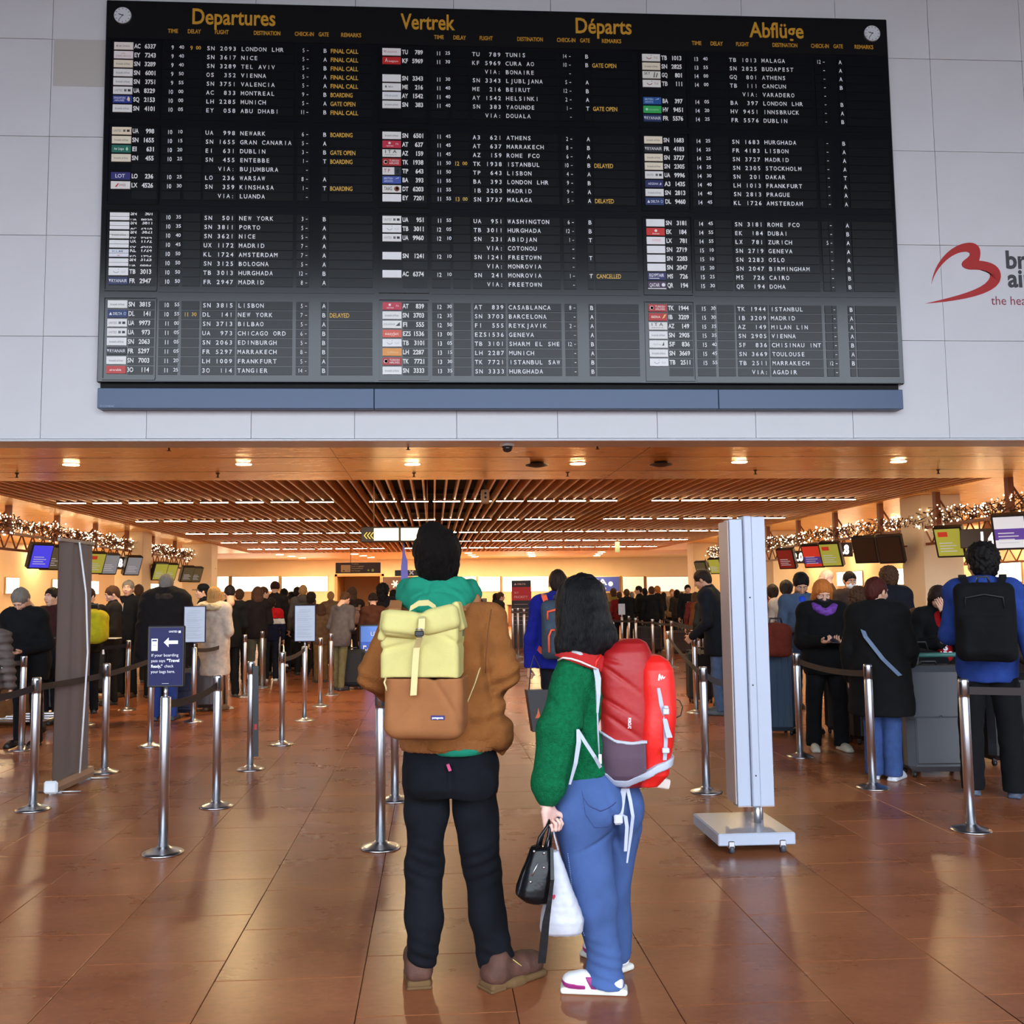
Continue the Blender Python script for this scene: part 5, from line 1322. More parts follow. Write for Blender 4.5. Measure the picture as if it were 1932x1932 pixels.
HEADC = np.array([0, .015, 1.635])
def rotx(a, o):
    c, s = math.cos(a), math.sin(a); o = np.array(o, float)
    return lambda p: np.array([p[0], o[1]+(p[1]-o[1])*c+(p[2]-o[2])*s, o[2]-(p[1]-o[1])*s+(p[2]-o[2])*c])
def skeleton(P):
    ln = rotx(R(P.get('lean', 0)), (0, 0, .95))
    J = {}
    for s, nm, arm in ((-1, 'L', P['arms'][0]), (1, 'R', P['arms'][1])):
        e, w, h = ARM[arm]
        J['sh'+nm] = ln(np.array([s*.175, -.01, 1.43])); J['el'+nm] = ln(np.array([s*e[0], e[1], e[2]])); J['wr'+nm] = ln(np.array([s*w[0], w[1], w[2]])); J['h'+nm] = h
    J['pel'] = np.array([0, 0, .95]); J['waist'] = ln((0, 0, 1.10)); J['chest'] = ln((0, .0, 1.30)); J['neck'] = ln((0, -.02, 1.47)); J['head'] = ln(HEADC)
    st = P.get('stance', .10); w = P.get('step', 0)
    J['hipL'] = np.array([-.085, 0, .92]); J['hipR'] = np.array([.085, 0, .92])
    J['knL'] = np.array([-st*.95, .015+w*.5, .50]); J['knR'] = np.array([st*.95, .015-w*.5, .50]); J['anL'] = np.array([-st, -.02+w, .085]); J['anR'] = np.array([st, -.02-w, .085])
    return J
def torso(f, J, g, b=1.0, belly=0.0, k=.05):
    f.cone(J['pel']+[0, 0, -.02], J['waist'], (.150+g)*b, (.135+g)*b+belly, k=k, sc=((0, 1, 0), 1.35)); f.cone(J['waist'], J['chest'], (.135+g)*b+belly, (.148+g)*b, k=k, sc=((0, 1, 0), 1.35))
    f.cone(J['shL']*.85+J['neck']*.15, J['shR']*.85+J['neck']*.15, .070+g, k=k)
    f.cone(J['neck']+[0, 0, -.01], J['shL'], .055+g, .058+g, k=k).cone(J['neck']+[0, 0, -.01], J['shR'], .055+g, .058+g, k=k)
def sleeves(f, J, g, b=1.0, cuff=.0, k=.025):
    for n in 'LR':
        w = J['wr'+n]+(J['el'+n]-J['wr'+n])*cuff
        f.cone(J['sh'+n], J['el'+n], (.055+g)*b, (.044+g)*b, k=k).cone(J['el'+n], w, (.044+g)*b, (.032+g)*b, k=k)
def body_parts(P, res, hres):
    J = skeleton(P); parts = []
    hp, hy = R(P.get('hpitch', 0)), R(P.get('hyaw', 0))
    Rm = Matrix.Rotation(hy, 3, 'Z') @ Matrix.Rotation(-hp-R(P.get('lean', 0)), 3, 'X')
    sc = P.get('hs', 1.0)
    head = rotVQ((headVQ(hres)[0]*sc, headVQ(hres)[1]), Rm, J['head'])
    parts.append(head)
    for s, n in ((-1, 'L'), (1, 'R')):
        if J['h'+n]:
            d = J['wr'+n]-J['el'+n]; tw = {'phone': R(60), 'face': R(-60), 'cross': R(20)}.get(P['arms'][0 if n == 'L' else 1], 0)
            h = handVQ(J['h'+n], .0045 if hres < .006 else .0065)
            if n == 'R': h = mirVQ(h); tw = -tw
            parts.append(rotVQ(h, align(d, tw), J['wr'+n]+d/np.linalg.norm(d)*.015))
    f = SDF(.024); torso(f, J, -.018); sleeves(f, J, -.012)
    for n in 'LR': f.cone(J['hip'+n], J['kn'+n], .07, .048, k=.03).cone(J['kn'+n], J['an'+n], .045, .034, k=.03)
    parts.append(f.mesh())
    return J, Rm, joinVQ(parts)
def top_mesh(P, J, res):
    st = P.get('top', 'jacket'); g = {'jacket': .018, 'coat': .024, 'puffer': .036, 'hoodie': .016, 'tee': .006, 'suit': .012}[st]+P.get('bulk', 0); b = P.get('build', 1.0)
    f = SDF(res); torso(f, J, g, b, P.get('belly', 0)); sleeves(f, J, g*.75, 1.0, cuff=.03 if st != 'tee' else .6)
    ln = P.get('len', .84 if st != 'coat' else .55)
    f.cone(J['pel'], (0, 0, ln+.06), (.155+g)*b, (.150+g)*b if ln > .7 else (.175+g)*b, k=.05, sc=((0, 1, 0), 1.3))
    f.box((0, 0, ln-.5), (.6, .6, .5), rad=.004, k=.006, op='s')
    f.cone(J['neck']+[0, .0, .0], J['neck']+[0, .01, .055], .072, .075, k=.02)
    if P.get('hood'): f.ell(J['neck']+[0, -.075, .01], (.115, .075, .075), k=.03); f.cone(J['neck']+[-.09, .02, .01], J['neck']+[.09, .02, .01], .05, k=.03, sc=((0, 1, 0), .8))
    f.ell(J['neck']+[0, .02, .10], (.062, .062, .06), k=.015, op='s')
    am = {'puffer': .014, 'suit': .004, 'tee': .005}.get(st, .009)
    if st == 'puffer':
        w0 = wavy(3, .005, 16)
        return f.mesh(lambda Q: .010*np.cos(Q[..., 2]*2*math.pi/.085)+w0(Q))
    return f.mesh(wavy(P.get('seed', 1), am, 21, 6, (1, 1, 1.5)))
def pants_mesh(P, J, res):
    g = {'slim': .004, 'reg': .014, 'wide': .03}[P.get('fit', 'reg')]
    f = SDF(res)
    f.cone((0, 0, 1.02), (0, 0, .93), .13+g*.4, .148+g*.4, k=.03, sc=((0, 1, 0), 1.25))
    for n in 'LR': f.cone(J['hip'+n], J['kn'+n], .078+g, .052+g, k=.03).cone(J['kn'+n], J['an'+n]+[0, 0, -.02], .052+g, .044+g*1.1, k=.02)
    f.box((0, 0, -.46), (.6, .6, .5), rad=.004, k=.006, op='s')
    return f.mesh(wavy(P.get('seed', 1)+9, .006, 24, 6, (1, 1, 1.4)))
def shoe_mesh(res=.006, L_=.27, boot=False):
    def mk():
        f = SDF(res)
        f.box((0, .075, .012), (.043, L_/2, .013), rad=.012, k=.01)
        f.ell((0, .16, .035), (.040, .062, .034), k=.03).cone((0, .0, .045), (0, .13, .045), .037, .036, k=.03).cone((0, -.01, .05), (0, .0, .10 if not boot else .14), .042, .044, k=.02)
        f.box((0, .05, -.05), (.2, .3, .05), rad=.002, k=.0, op='s')
        return f.mesh()
    return cached(('shoe', res, L_, boot), mk)
_MESH = {}
def obj_cached(key, maker, name, m, parent):
    if key not in _MESH:
        o = np_mesh(name, maker(), None, parent); o.data.materials.append(m); _MESH[key] = o.data; return o
    o = bpy.data.objects.new(name, _MESH[key]); col.objects.link(o); o.parent = parent
    o.material_slots[0].link = 'OBJECT'; o.material_slots[0].material = m
    return o
def person(px, ytop, Y, yaw, label, P, group=None, X=None):
    p = AY(px, ytop, Y); H = float(p[2]); s = H/1.755*P.get('tall', 1.0)
    e = empty('person', (float(p[0]), Y, 0), R(yaw), label, 'person', group); e.scale = (s, s, s)
    near = Y < 12; mid = Y < 20
    res = .010 if near else .015 if mid else .02; hres = .005 if near else .008 if mid else .011
    P = dict(P); P.setdefault('arms', ('down', 'down'))
    kb = (P['arms'], P.get('lean', 0), P.get('stance', .1), P.get('step', 0), P.get('hpitch', 0), P.get('hyaw', 0), hres, P.get('hs', 1))
    J = skeleton(P); Rm = Matrix.Rotation(R(P.get('hyaw', 0)), 3, 'Z') @ Matrix.Rotation(-R(P.get('hpitch', 0))-R(P.get('lean', 0)), 3, 'X')
    sk = skin(SK[P.get('skin', 'l')])
    obj_cached(('body',)+kb, lambda: body_parts(P, res, hres)[2], 'body', sk, e)
    kt = (P.get('top', 'jacket'), P.get('bulk', 0), P.get('build', 1), P.get('belly', 0), P.get('len'), P.get('hood'), res, P.get('seed', 1))+kb[:4]
    c = P.get('c', (30, 30, 34)); tm = cloth('%d_%d_%d' % c, S(*c), bump=P.get('bump', .35))
    top = obj_cached(('top',)+kt, lambda: top_mesh(P, J, res), {'jacket': 'jacket', 'coat': 'coat', 'puffer': 'padded_jacket', 'hoodie': 'hooded_jacket', 'tee': 'shirt', 'suit': 'jacket'}[P.get('top', 'jacket')], tm, e)
    c = P.get('pc', (26, 28, 34)); pm = cloth('%d_%d_%d' % c, S(*c))
    obj_cached(('pants', P.get('fit', 'reg'), res, P.get('seed', 1))+kb[:4], lambda: pants_mesh(P, J, res), 'trousers', pm, e)
    c = P.get('sc', (28, 26, 26)); sm = mat('shoe_%d_%d_%d' % c, S(*c), .5)
    for n in 'LR':
        o = obj_cached(('shoe', res), lambda: shoe_mesh(.007 if near else .011), 'shoe', sm, e); o.location = J['an'+n]+[0, .0, -.085]; o.rotation_euler.z = R(-8 if n == 'R' else 8)
    hst = P.get('hair', 'short')
    if hst != 'bald':
        base = hst if hst not in ('cap',) else 'short'
        o = obj_cached(('hair', base, hres), lambda: hairVQ(base, hres), 'hat' if hst in ('beanie', 'hat') else 'hair', hairm(HC[P.get('hc', 'dark')], P.get('hc', 'dark')) if hst not in ('beanie', 'hat') else cloth('hat_%d' % P.get('hatc', (30, 28, 28))[0], S(*P.get('hatc', (30, 28, 28)))), e)
        o.location = J['head']; o.rotation_euler = Rm.to_euler(); hs = P.get('hs', 1); o.scale = (hs, hs, hs)
        if hst == 'cap':
            c_ = MB().lathe([(.098, .035), (.097, .07), (.085, .11), (.05, .135), (.0, .142)], 20).box((-.06, .06, .03), (.06, .175, .04), bev=.008).build('cap', cloth('cap', S(*P.get('hatc', (24, 24, 28)))), e)
            c_.location = J['head']+[0, -.012, 0]; c_.rotation_euler = Rm.to_euler()
    if P.get('face', 1) and mid and abs(((yaw+P.get('hyaw', 0)) % 360)-180) < 115:
        for sgn in (-1, 1):
            ey = cached(('eyeme', 0), lambda: MB().lathe([(.0, -.0115), (.008, -.008), (.0115, 0), (.008, .008), (.0, .0115)], 12).build('eye', mat('eye_white', S(222, 216, 210), .3), e).data)
            o = [q for q in e.children if q.name.startswith('eye') and q.data == ey]
            if sgn == 1 or not o: o = bpy.data.objects.new('eye', ey); col.objects.link(o); o.parent = e
            else: o = o[0]
            q = Rm @ Vector((sgn*.031, .079, .012)); o.location = Vector(J['head'])+q; o.rotation_euler = Rm.to_euler()
            iris = cached(('iris', 0), lambda: None)
            mi = MB().ellipsoid if False else None
            i_ = bpy.data.objects.new('iris', cached(('irisme', 0), lambda: irisme())); col.objects.link(i_); i_.parent = o; i_.location = (0, .0075, 0)
            b_ = bpy.data.objects.new('eyebrow', cached(('browme', sgn), lambda: browme(sgn))); col.objects.link(b_); b_.parent = e
            b_.location = J['head']; b_.rotation_euler = Rm.to_euler()
            if not b_.data.materials: b_.data.materials.append(None)
            b_.material_slots[0].link = 'OBJECT'; b_.material_slots[0].material = hairm(HC[P.get('hc', 'dark')], P.get('hc', 'dark'))
        m_ = bpy.data.objects.new('lips', cached(('lipme', 0), lambda: lipme())); col.objects.link(m_); m_.parent = e; m_.location = J['head']; m_.rotation_euler = Rm.to_euler()
    e['_s'] = s
    del e['_s']
    return e, J, Rm, s
def irisme():
    mb = MB().lathe([(.0, -.005), (.0045, -.0035), (.0055, 0), (.0045, .0035), (.0, .005)], 10); me = bpy.data.meshes.new('iris'); me.from_pydata(mb.v, [], mb.f); me.materials.append(mat('iris', (.02, .012, .008), .2)); return me
def browme(s):
    mb = MB().tube([(s*.012, .0935, .030), (s*.030, .094, .036), (s*.050, .080, .031)], [.0035, .004, .0025], 6); me = bpy.data.meshes.new('eyebrow'); me.from_pydata(mb.v, [], mb.f); return me
def lipme():
    mb = MB().tube([(-.023, .090, -.0595), (-.01, .0995, -.056), (0, .1, -.0575), (.01, .0995, -.056), (.023, .090, -.0595)], .0032, 6).tube([(-.018, .091, -.0615), (0, .0995, -.066), (.018, .091, -.0615)], .004, 6)
    me = bpy.data.meshes.new('lips'); me.from_pydata(mb.v, [], mb.f); me.materials.append(mat('lip', S(160, 92, 84), .45)); return me
def worn_pack(e, s, color, label, trim=None, w=.15, h=.24, d=.085, z=1.2, y=-.235, straps=True, res=.010, lean=0):
    b = empty('backpack', e.location, e.rotation_euler.z, label, 'backpack'); b.scale = e.scale
    f = SDF(res); f.box((0, y, z), (w, d, h), rad=.06, k=.02).box((0, y-d*.8, z-h*.35), (w*.8, d*.5, h*.5), rad=.04, k=.03)
    np_mesh('pack_body', f.mesh(wavy(int(w*997), .006, 22)), cloth('pack_%d_%d_%d' % color, S(*color), bump=.3), b)
    MB().tube([(-.04, y+d*.3, z+h-.01), (-.03, y+d*.3, z+h+.04), (.03, y+d*.3, z+h+.04), (.04, y+d*.3, z+h-.01)], .008, 8).build('grab_handle', blackp, b)
    tm = mat('trim_%d_%d_%d' % (trim or (20, 20, 22)), S(*(trim or (20, 20, 22))), .6)
    zb = MB(); zf = y-d-.004
    zb.tube([(-w*.62, zf+.004, z+h*.35), (-w*.6, zf-.004, z+h*.62), (0, zf-.004, z+h*.70), (w*.6, zf-.004, z+h*.62), (w*.62, zf+.004, z+h*.35)], .007 if not trim else .012, 6)
    zb.build('zip', tm, b)
    if trim:
        for sx in (-1, 1): MB().tube([(sx*w*.55, zf-.045, z-h*.75), (sx*w*.55, zf-.05, z-h*.2), (sx*w*.4, zf-.045, z+.0), (sx*w*.2, zf-.04, z+.0)], .011, 6).build('trim', tm, b)
    for sx in (-1, 1):
        MB().strap([(sx*.09, y+d-.02, z+h*.75), (sx*.125, y+d*1.1+.02, z+h+.035), (sx*.13, -.02, z+h+.055), (sx*.135, .11, z+h-.03), (sx*.14, .145, z+.05), (sx*.18, .08, z-.10), (sx*.19, -.05, z-.17), (sx*.15, y+d*.6, z-h*.75)], .05, .012, [(1, 0, 0)]*5+[(.3, .2, 1)]*3).build('shoulder_strap', cloth('pack_%d_%d_%d' % color, S(*color)) if not trim else tm, b)
    return b

# ---- the crowd, nearest first (head pixel x, head-top pixel y, depth, facing: 0 = away from the viewer, 180 = towards)
def K(c): return dict(c=c)
CROWD = [
 # right side
 (1850, 1033, 7.15, -30, 'tall person in a bright blue hooded jacket wearing a black backpack, seen from behind', dict(c=(44, 70, 146), pc=(20, 21, 24), sc=(66, 76, 96), hair='afro', hc='black', arms=('phone', 'back'), hyaw=24, hood=1, build=1.02, len=.80, bulk=.012, stance=.13, hs=1.08, fit='wide')),
 (1652, 1092, 7.85, -38, 'person in a long black coat, blue jeans and white trainers looking to the right', dict(c=(20, 20, 21), pc=(64, 88, 142), sc=(226, 230, 240), hair='short', hc='red', arms=('down', 'fwd'), top='coat', len=.56, build=1.28, bulk=.02, stance=.08, fit='wide', hpitch=8, hyaw=-28, skin='l')),
 (1550, 1096, 9.35, 172, 'person in black with ginger hair, dark mask and purple scarf looking at a phone', dict(c=(16, 16, 18), pc=(24, 25, 28), sc=(200, 196, 180), hair='bob', hc='ginger', arms=('phone', 'phone'), build=1.12, len=.78, hpitch=34, stance=.14, fit='wide', skin='l', bulk=.02)),
 (1767, 1106, 8.9, 158, 'seated-looking person with dark hair covering the face with one hand, red top under black coat', dict(c=(20, 20, 22), pc=(24, 24, 26), hair='long', hc='dark', arms=('face', 'cross'), hpitch=24, build=1.05, bulk=.02, skin='l', lean=8)),
 (1727, 1142, 9.6, 150, 'person in a light grey hooded top bent behind the one covering the face', dict(c=(150, 146, 142), pc=(60, 60, 64), hair='short', hc='brown', arms=('fwd', 'fwd'), lean=20, build=1.1, top='hoodie')),
 (1510, 1082, 10.6, 168, 'person in a slate blue shirt jacket with bright blue tee looking down', dict(c=(72, 88, 112), pc=(34, 36, 44), hair='short', hc='black', arms=('phone', 'phone'), hpitch=38, build=1.1, skin='m', bulk=.0)),
 (1676, 1072, 11.2, 10, 'tall person in a dark navy coat behind the one with white trainers', dict(c=(26, 28, 38), pc=(26, 26, 30), hair='afro', hc='brown', arms=('down', 'down'), build=1.25, bulk=.02, top='coat')),
 (1617, 1108, 10.8, 20, 'person with curly light brown hair in a white and black striped top', dict(c=(196, 192, 186), pc=(50, 46, 44), hair='curly', hc='brown', arms=('down', 'down'), build=.95)),
 (1702, 1128, 12.2, 30, 'person in an olive green jacket right of the dark navy coat', dict(c=(66, 70, 52), pc=(36, 34, 30), hair='short', hc='brown', arms=('down', 'down'), build=1.1)),
 (1602, 1080, 13.5, 178, 'person wearing a white face mask and black cap of dark hair', dict(c=(70, 52, 44), pc=(32, 32, 36), hair='short', hc='black', skin='m', hpitch=12)),
 (1560, 1074, 15.0, 60, 'bald person in profile behind the ginger-haired one', dict(c=(90, 62, 44), pc=(40, 40, 44), hair='bald', skin='p', build=1.1)),
 (1902, 1093, 12.5, 175, 'person in a brown felt hat at the right edge', dict(c=(110, 74, 48), pc=(40, 36, 34), hair='hat', hatc=(110, 66, 34), hc='brown')),
 (1926, 1105, 8.6, 185, 'person in dark clothes cut off by the right edge', dict(c=(58, 46, 40), pc=(20, 20, 22), sc=(50, 56, 66), hair='short', hc='dark', arms=('fwd', 'fwd'))),
 (1483, 1096, 12.6, -30, 'person in a beige top with dark tied hair left of the slate blue shirt', dict(c=(200, 178, 160), pc=(40, 36, 38), hair='pony', hc='dark', arms=('fwd', 'down'), bulk=-.005)),
 (1457, 1104, 13.2, -12, 'person in a dark red jacket beside the white sign stand', dict(c=(120, 30, 28), pc=(36, 34, 36), hair='pony', hc='dark')),
 (1447, 1112, 15.5, 10, 'person with dark hair just right of the white sign stand', dict(c=(40, 34, 34), pc=(30, 30, 34), hair='short', hc='dark')),
 (1352, 1072, 12.2, 60, 'tall person in a dark jacket and light jeans leaning on a black suitcase', dict(c=(26, 28, 34), pc=(86, 104, 134), sc=(70, 74, 80), hair='short', hc='dark', arms=('fwd', 'fwd'), lean=14, build=1.12, len=.70, hpitch=10, bulk=.01, skin='m')),
 (1372, 1086, 12.9, 20, 'person in a navy jacket half hidden by the white sign stand', dict(c=(30, 32, 52), pc=(30, 32, 40), hair='short', hc='dark')),
 (1337, 1110, 15.5, -5, 'person with dark hair left of the tall leaning person', dict(c=(30, 32, 34), pc=(30, 30, 34), hair='short', hc='black')),
 (1322, 1116, 19, 10, 'person in an orange-brown jacket queueing left of the leaning person', dict(c=(120, 66, 36), pc=(40, 34, 34), hair='short', hc='brown')),
 (1312, 1118, 21, -10, 'person in a rust red jumper in the right-hand queue', dict(c=(110, 44, 36), pc=(40, 34, 34), hair='bob', hc='brown')),
 # centre
 (1052, 1076, 8.9, -8, 'person in a royal blue jacket wearing a grey and orange backpack, seen from behind', dict(c=(28, 36, 140), pc=(24, 24, 30), hair='buzz', hc='dark', skin='m', arms=('bag', 'down'), build=1.15, len=.86, bulk=.012, hood=1)),
 (1079, 1096, 10.6, 5, 'person with dark hair in a plum coat right behind the long-haired one', dict(c=(56, 36, 44), pc=(30, 28, 32), hair='bob', hc='dark', build=1.2, bulk=.03)),
 (944, 1118, 24, -80, 'person with brown hair in profile left of the red banner', dict(c=(52, 50, 46), pc=(34, 34, 36), hair='short', hc='brown', hood=1)),
 (936, 1120, 25.5, -70, 'person with dark hair seen behind the one in profile left of the banner', dict(c=(60, 56, 50), pc=(36, 36, 36), hair='bob', hc='black')),
 (897, 1117, 30, 0, 'distant person at the counter just right of the man in the green hood', dict(c=(90, 60, 44), hair='short', hc='brown')),
 (1015, 1125, 30, 10, 'distant person in an olive coat behind the royal blue jacket', dict(c=(86, 80, 44), hair='bob', hc='blond')),
 # left
 (60, 1106, 10.6, 172, 'grey-haired person in a black jacket bending over luggage at the left edge', dict(c=(20, 21, 24), pc=(22, 22, 26), hair='short', hc='grey', arms=('phone', 'fwd'), lean=16, hpitch=34, build=1.2, bulk=.015, len=.72)),
 (-26, 1150, 9.2, 20, 'person in a grey quilted jacket cut off by the left edge', dict(c=(108, 96, 92), pc=(80, 66, 54), hair='short', hc='grey', top='puffer', build=1.0)),
 (100, 1110, 12.5, 160, 'person in dark red and black half hidden by the roll-up banner', dict(c=(60, 28, 28), pc=(24, 24, 28), hair='short', hc='dark')),
 (168, 1110, 13.5, 30, 'person in black with an orange pack strap right of the roll-up banner', dict(c=(28, 22, 22), pc=(24, 24, 28), hair='short', hc='dark', arms=('down', 'fwd'), hyaw=-50, hpitch=15)),
 (214, 1107, 14.6, 120, 'person in a dark jacket in profile, looking left toward the banner', dict(c=(34, 30, 30), pc=(28, 28, 30), hair='short', hc='brown', arms=('fwd', 'fwd'), hpitch=18)),
 (243, 1096, 15.6, 165, 'tall grey-haired person in a black half-zip top facing the viewer', dict(c=(18, 20, 24), pc=(24, 24, 28), sc=(60, 46, 38), hair='short', hc='grey', arms=('down', 'down'), build=1.12, skin='l', hyaw=15)),
 (262, 1104, 18.3, 20, 'person in an olive brown coat just behind the tall one in black', dict(c=(74, 58, 40), pc=(40, 34, 30), hair='short', hc='brown')),
 (314, 1085, 12.6, 6, 'broad person in a dark fur-collared coat and blue jeans, seen from behind', dict(c=(28, 24, 26), pc=(48, 66, 130), sc=(40, 44, 60), hair='short', hc='grey', build=1.55, bulk=.04, len=.66, top='coat', hood=1)),
 (295, 1110, 15.5, 15, 'person with dark hair left of the broad dark coat', dict(c=(64, 30, 28), pc=(30, 30, 34), hair='short', hc='dark')),
 (350, 1122, 15.2, 190, 'balding person peering out right of the broad dark coat', dict(c=(50, 36, 30), pc=(30, 30, 34), hair='bald', skin='m')),
 (384, 1103, 16.2, 110, 'person in a black cap and black jacket in profile', dict(c=(20, 20, 24), pc=(24, 24, 28), hair='cap', hc='dark', skin='l')),
 (405, 1108, 13.6, -18, 'person with blond hair in a long beige coat with a fur-trimmed hood', dict(c=(224, 204, 184), pc=(150, 120, 92), sc=(90, 66, 50), hair='bob', hc='blond', top='coat', len=.50, build=1.12, bulk=.02, arms=('phone', 'phone'), fit='slim')),
 (434, 1106, 15.4, 20, 'person in a black suit with a white strap, head bent, seen from behind', dict(c=(18, 18, 20), pc=(20, 20, 22), sc=(24, 22, 22), hair='short', hc='black', arms=('phone', 'phone'), hpitch=30, len=.78, top='suit', build=1.1)),
 (452, 1112, 18, 10, 'person with brown hair behind the black suit', dict(c=(30, 26, 26), pc=(30, 28, 30), hair='short', hc='brown')),
 (486, 1108, 17.2, 25, 'person with auburn hair in a dark jacket and grey-green trousers', dict(c=(30, 24, 26), pc=(84, 84, 72), hair='bob', hc='brown', arms=('phone', 'phone'), build=1.1)),
 (497, 1108, 19.5, -60, 'person in a dark jacket facing the one with auburn hair', dict(c=(34, 28, 28), pc=(30, 28, 30), hair='short', hc='brown')),
 (519, 1099, 19.8, 10, 'person in a dark brown beanie above the red and navy jacket', dict(c=(44, 36, 34), pc=(30, 28, 30), hair='beanie', hatc=(54, 30, 24), hc='dark')),
 (512, 1128, 18.2, 15, 'short person in a red, white and navy jacket', dict(c=(24, 28, 50), pc=(30, 30, 40), sc=(210, 206, 200), hair='short', hc='dark', skin='m')),
 (536, 1111, 20.5, 0, 'person with dark hair in a fur-hooded olive coat', dict(c=(72, 66, 54), pc=(34, 34, 36), hair='short', hc='black', hood=1, build=1.2)),
 (550, 1117, 22.3, 20, 'person with black hair left of the grey hooded jumper', dict(c=(40, 34, 34), pc=(30, 30, 34), hair='bob', hc='black')),
 (561, 1108, 22.2, -20, 'person with dark brown hair behind the grey hooded jumper', dict(c=(46, 40, 40), pc=(30, 30, 34), hair='short', hc='dark')),
 (572, 1104, 19.6, 10, 'person in a mid grey hooded jumper above the second notice stand', dict(c=(94, 84, 78), pc=(40, 38, 38), hair='buzz', hc='blond', hood=1, build=1.1)),
 (587, 1119, 18.6, 0, 'person with a dark bun of hair right of the grey hooded jumper', dict(c=(60, 40, 34), pc=(36, 34, 34), hair='afro', hc='dark')),
 (606, 1140, 17.8, 15, 'short person in patterned brown clothes behind the second notice stand', dict(c=(100, 74, 52), pc=(110, 80, 50), hair='bob', hc='brown')),
 (624, 1117, 22.5, 10, 'person with blond hair left of the grey hoodie', dict(c=(140, 110, 80), pc=(50, 44, 40), hair='short', hc='blond')),
 (641, 1116, 16.2, -28, 'person in a grey hoodie and khaki trousers bending over a phone', dict(c=(92, 84, 84), pc=(108, 100, 72), sc=(34, 38, 50), hair='short', hc='brown', arms=('phone', 'phone'), lean=14, hpitch=30, hood=1, build=1.18, top='hoodie', len=.78, fit='reg', stance=.08, step=.06)),
 (664, 1108, 18.6, 20, 'person with long brown hair and a tan bag strap behind the grey hoodie', dict(c=(48, 34, 28), pc=(36, 32, 32), hair='long', hc='brown')),
 (704, 1121, 16.8, 10, 'person in a dark brown jacket and knitted cap left of the man\'s shoulder', dict(c=(84, 48, 32), pc=(34, 30, 30), hair='beanie', hatc=(40, 28, 26), hc='dark')),
 (722, 1101, 18.2, 0, 'person with wavy black hair beside the man\'s shoulder', dict(c=(28, 26, 32), pc=(28, 28, 30), hair='curly', hc='black', build=1.2)),
 (743, 1115, 20, 5, 'person in a black coat directly behind the man\'s hood', dict(c=(24, 24, 28), pc=(28, 28, 30), hair='afro', hc='black', build=1.2)),
]
PEOPLE = {}
for k, (px, yt, Y, yaw, lab, P) in enumerate(CROWD):
    P['seed'] = k % 5
    PEOPLE[k] = person(px, yt, Y, yaw, lab, P)
# far queue by the counters: same few figures in different clothes
farl = [(1147, 1119, 27, 8, (120, 96, 70), 'bob', 'blond', 'beige'), (1157, 1110, 29, 0, (150, 140, 60), 'bob', 'brown', 'mustard yellow'), (1168, 1117, 26.5, -10, (130, 34, 34), 'short', 'brown', 'red'), (1182, 1112, 25.5, 5, (24, 24, 26), 'short', 'brown', 'black'),
        (1205, 1106, 28, 80, (30, 30, 30), 'short', 'dark', 'black and cream-collared'), (1216, 1110, 26, 10, (26, 26, 28), 'buzz', 'black', 'dark'), (1229, 1107, 25, 0, (22, 22, 24), 'short', 'brown', 'broad black'), (1240, 1106, 26.5, 20, (36, 32, 32), 'short', 'ginger', 'dark grey'),
        (1268, 1112, 30, 170, (150, 128, 100), 'short', 'blond', 'sand coloured'), (1277, 1113, 28.5, 10, (60, 56, 50), 'bob', 'black', 'grey-brown'), (1297, 1104, 26, 178, (26, 28, 30), 'short', 'black', 'dark red scarf and coat'), (1126, 1114, 31, 0, (70, 44, 36), 'afro', 'brown', 'chestnut brown'),
        (1192, 1118, 31, 0, (90, 84, 80), 'short', 'grey', 'mid grey'), (1252, 1118, 32, 0, (54, 40, 36), 'bob', 'dark', 'dark brown'), (1286, 1118, 33, 10, (110, 60, 40), 'short', 'brown', 'rust brown'), (1306, 1120, 29, -10, (46, 30, 34), 'bob', 'brown', 'wine red')]
for k, (px, yt, Y, yaw, c, h, hc, nm) in enumerate(farl):
    person(px, yt, Y, yaw, 'distant person in %s queueing beyond the far belt maze' % (nm+' clothes' if len(nm.split()) < 3 else nm), dict(c=c, hair=h, hc=hc, pc=(30, 30, 34), arms=(('down', 'down'), ('phone', 'phone'))[k % 2], build=1.1, seed=k % 2), group='queue beyond the far belt maze')
def PP(k): return PEOPLE[k]
def find(s): return next(PEOPLE[k] for k, r in enumerate(CROWD) if s in r[4])
# accessories
e, J, Rm, s = find('bright blue hooded')
worn_pack(e, s, (18, 18, 21), 'large black backpack worn over the bright blue hooded jacket', w=.19, h=.27, d=.11, z=1.23, y=-.30)
e, J, Rm, s = find('royal blue jacket')
worn_pack(e, s, (66, 78, 92), 'grey backpack with orange zips worn over the royal blue jacket', trim=(232, 84, 48), w=.15, h=.26, d=.09, z=1.22, y=-.27)
e, J, Rm, s = find('orange pack strap'); worn_pack(e, s, (60, 30, 22), 'dark backpack with orange top on the person right of the roll-up banner', trim=(200, 70, 40), w=.13, h=.2, d=.07, y=-.22, res=.015)
e, J, Rm, s = find('long brown hair and a tan'); worn_pack(e, s, (150, 110, 90), 'small tan backpack behind the grey hoodie', w=.12, h=.17, d=.06, y=-.21, res=.015)
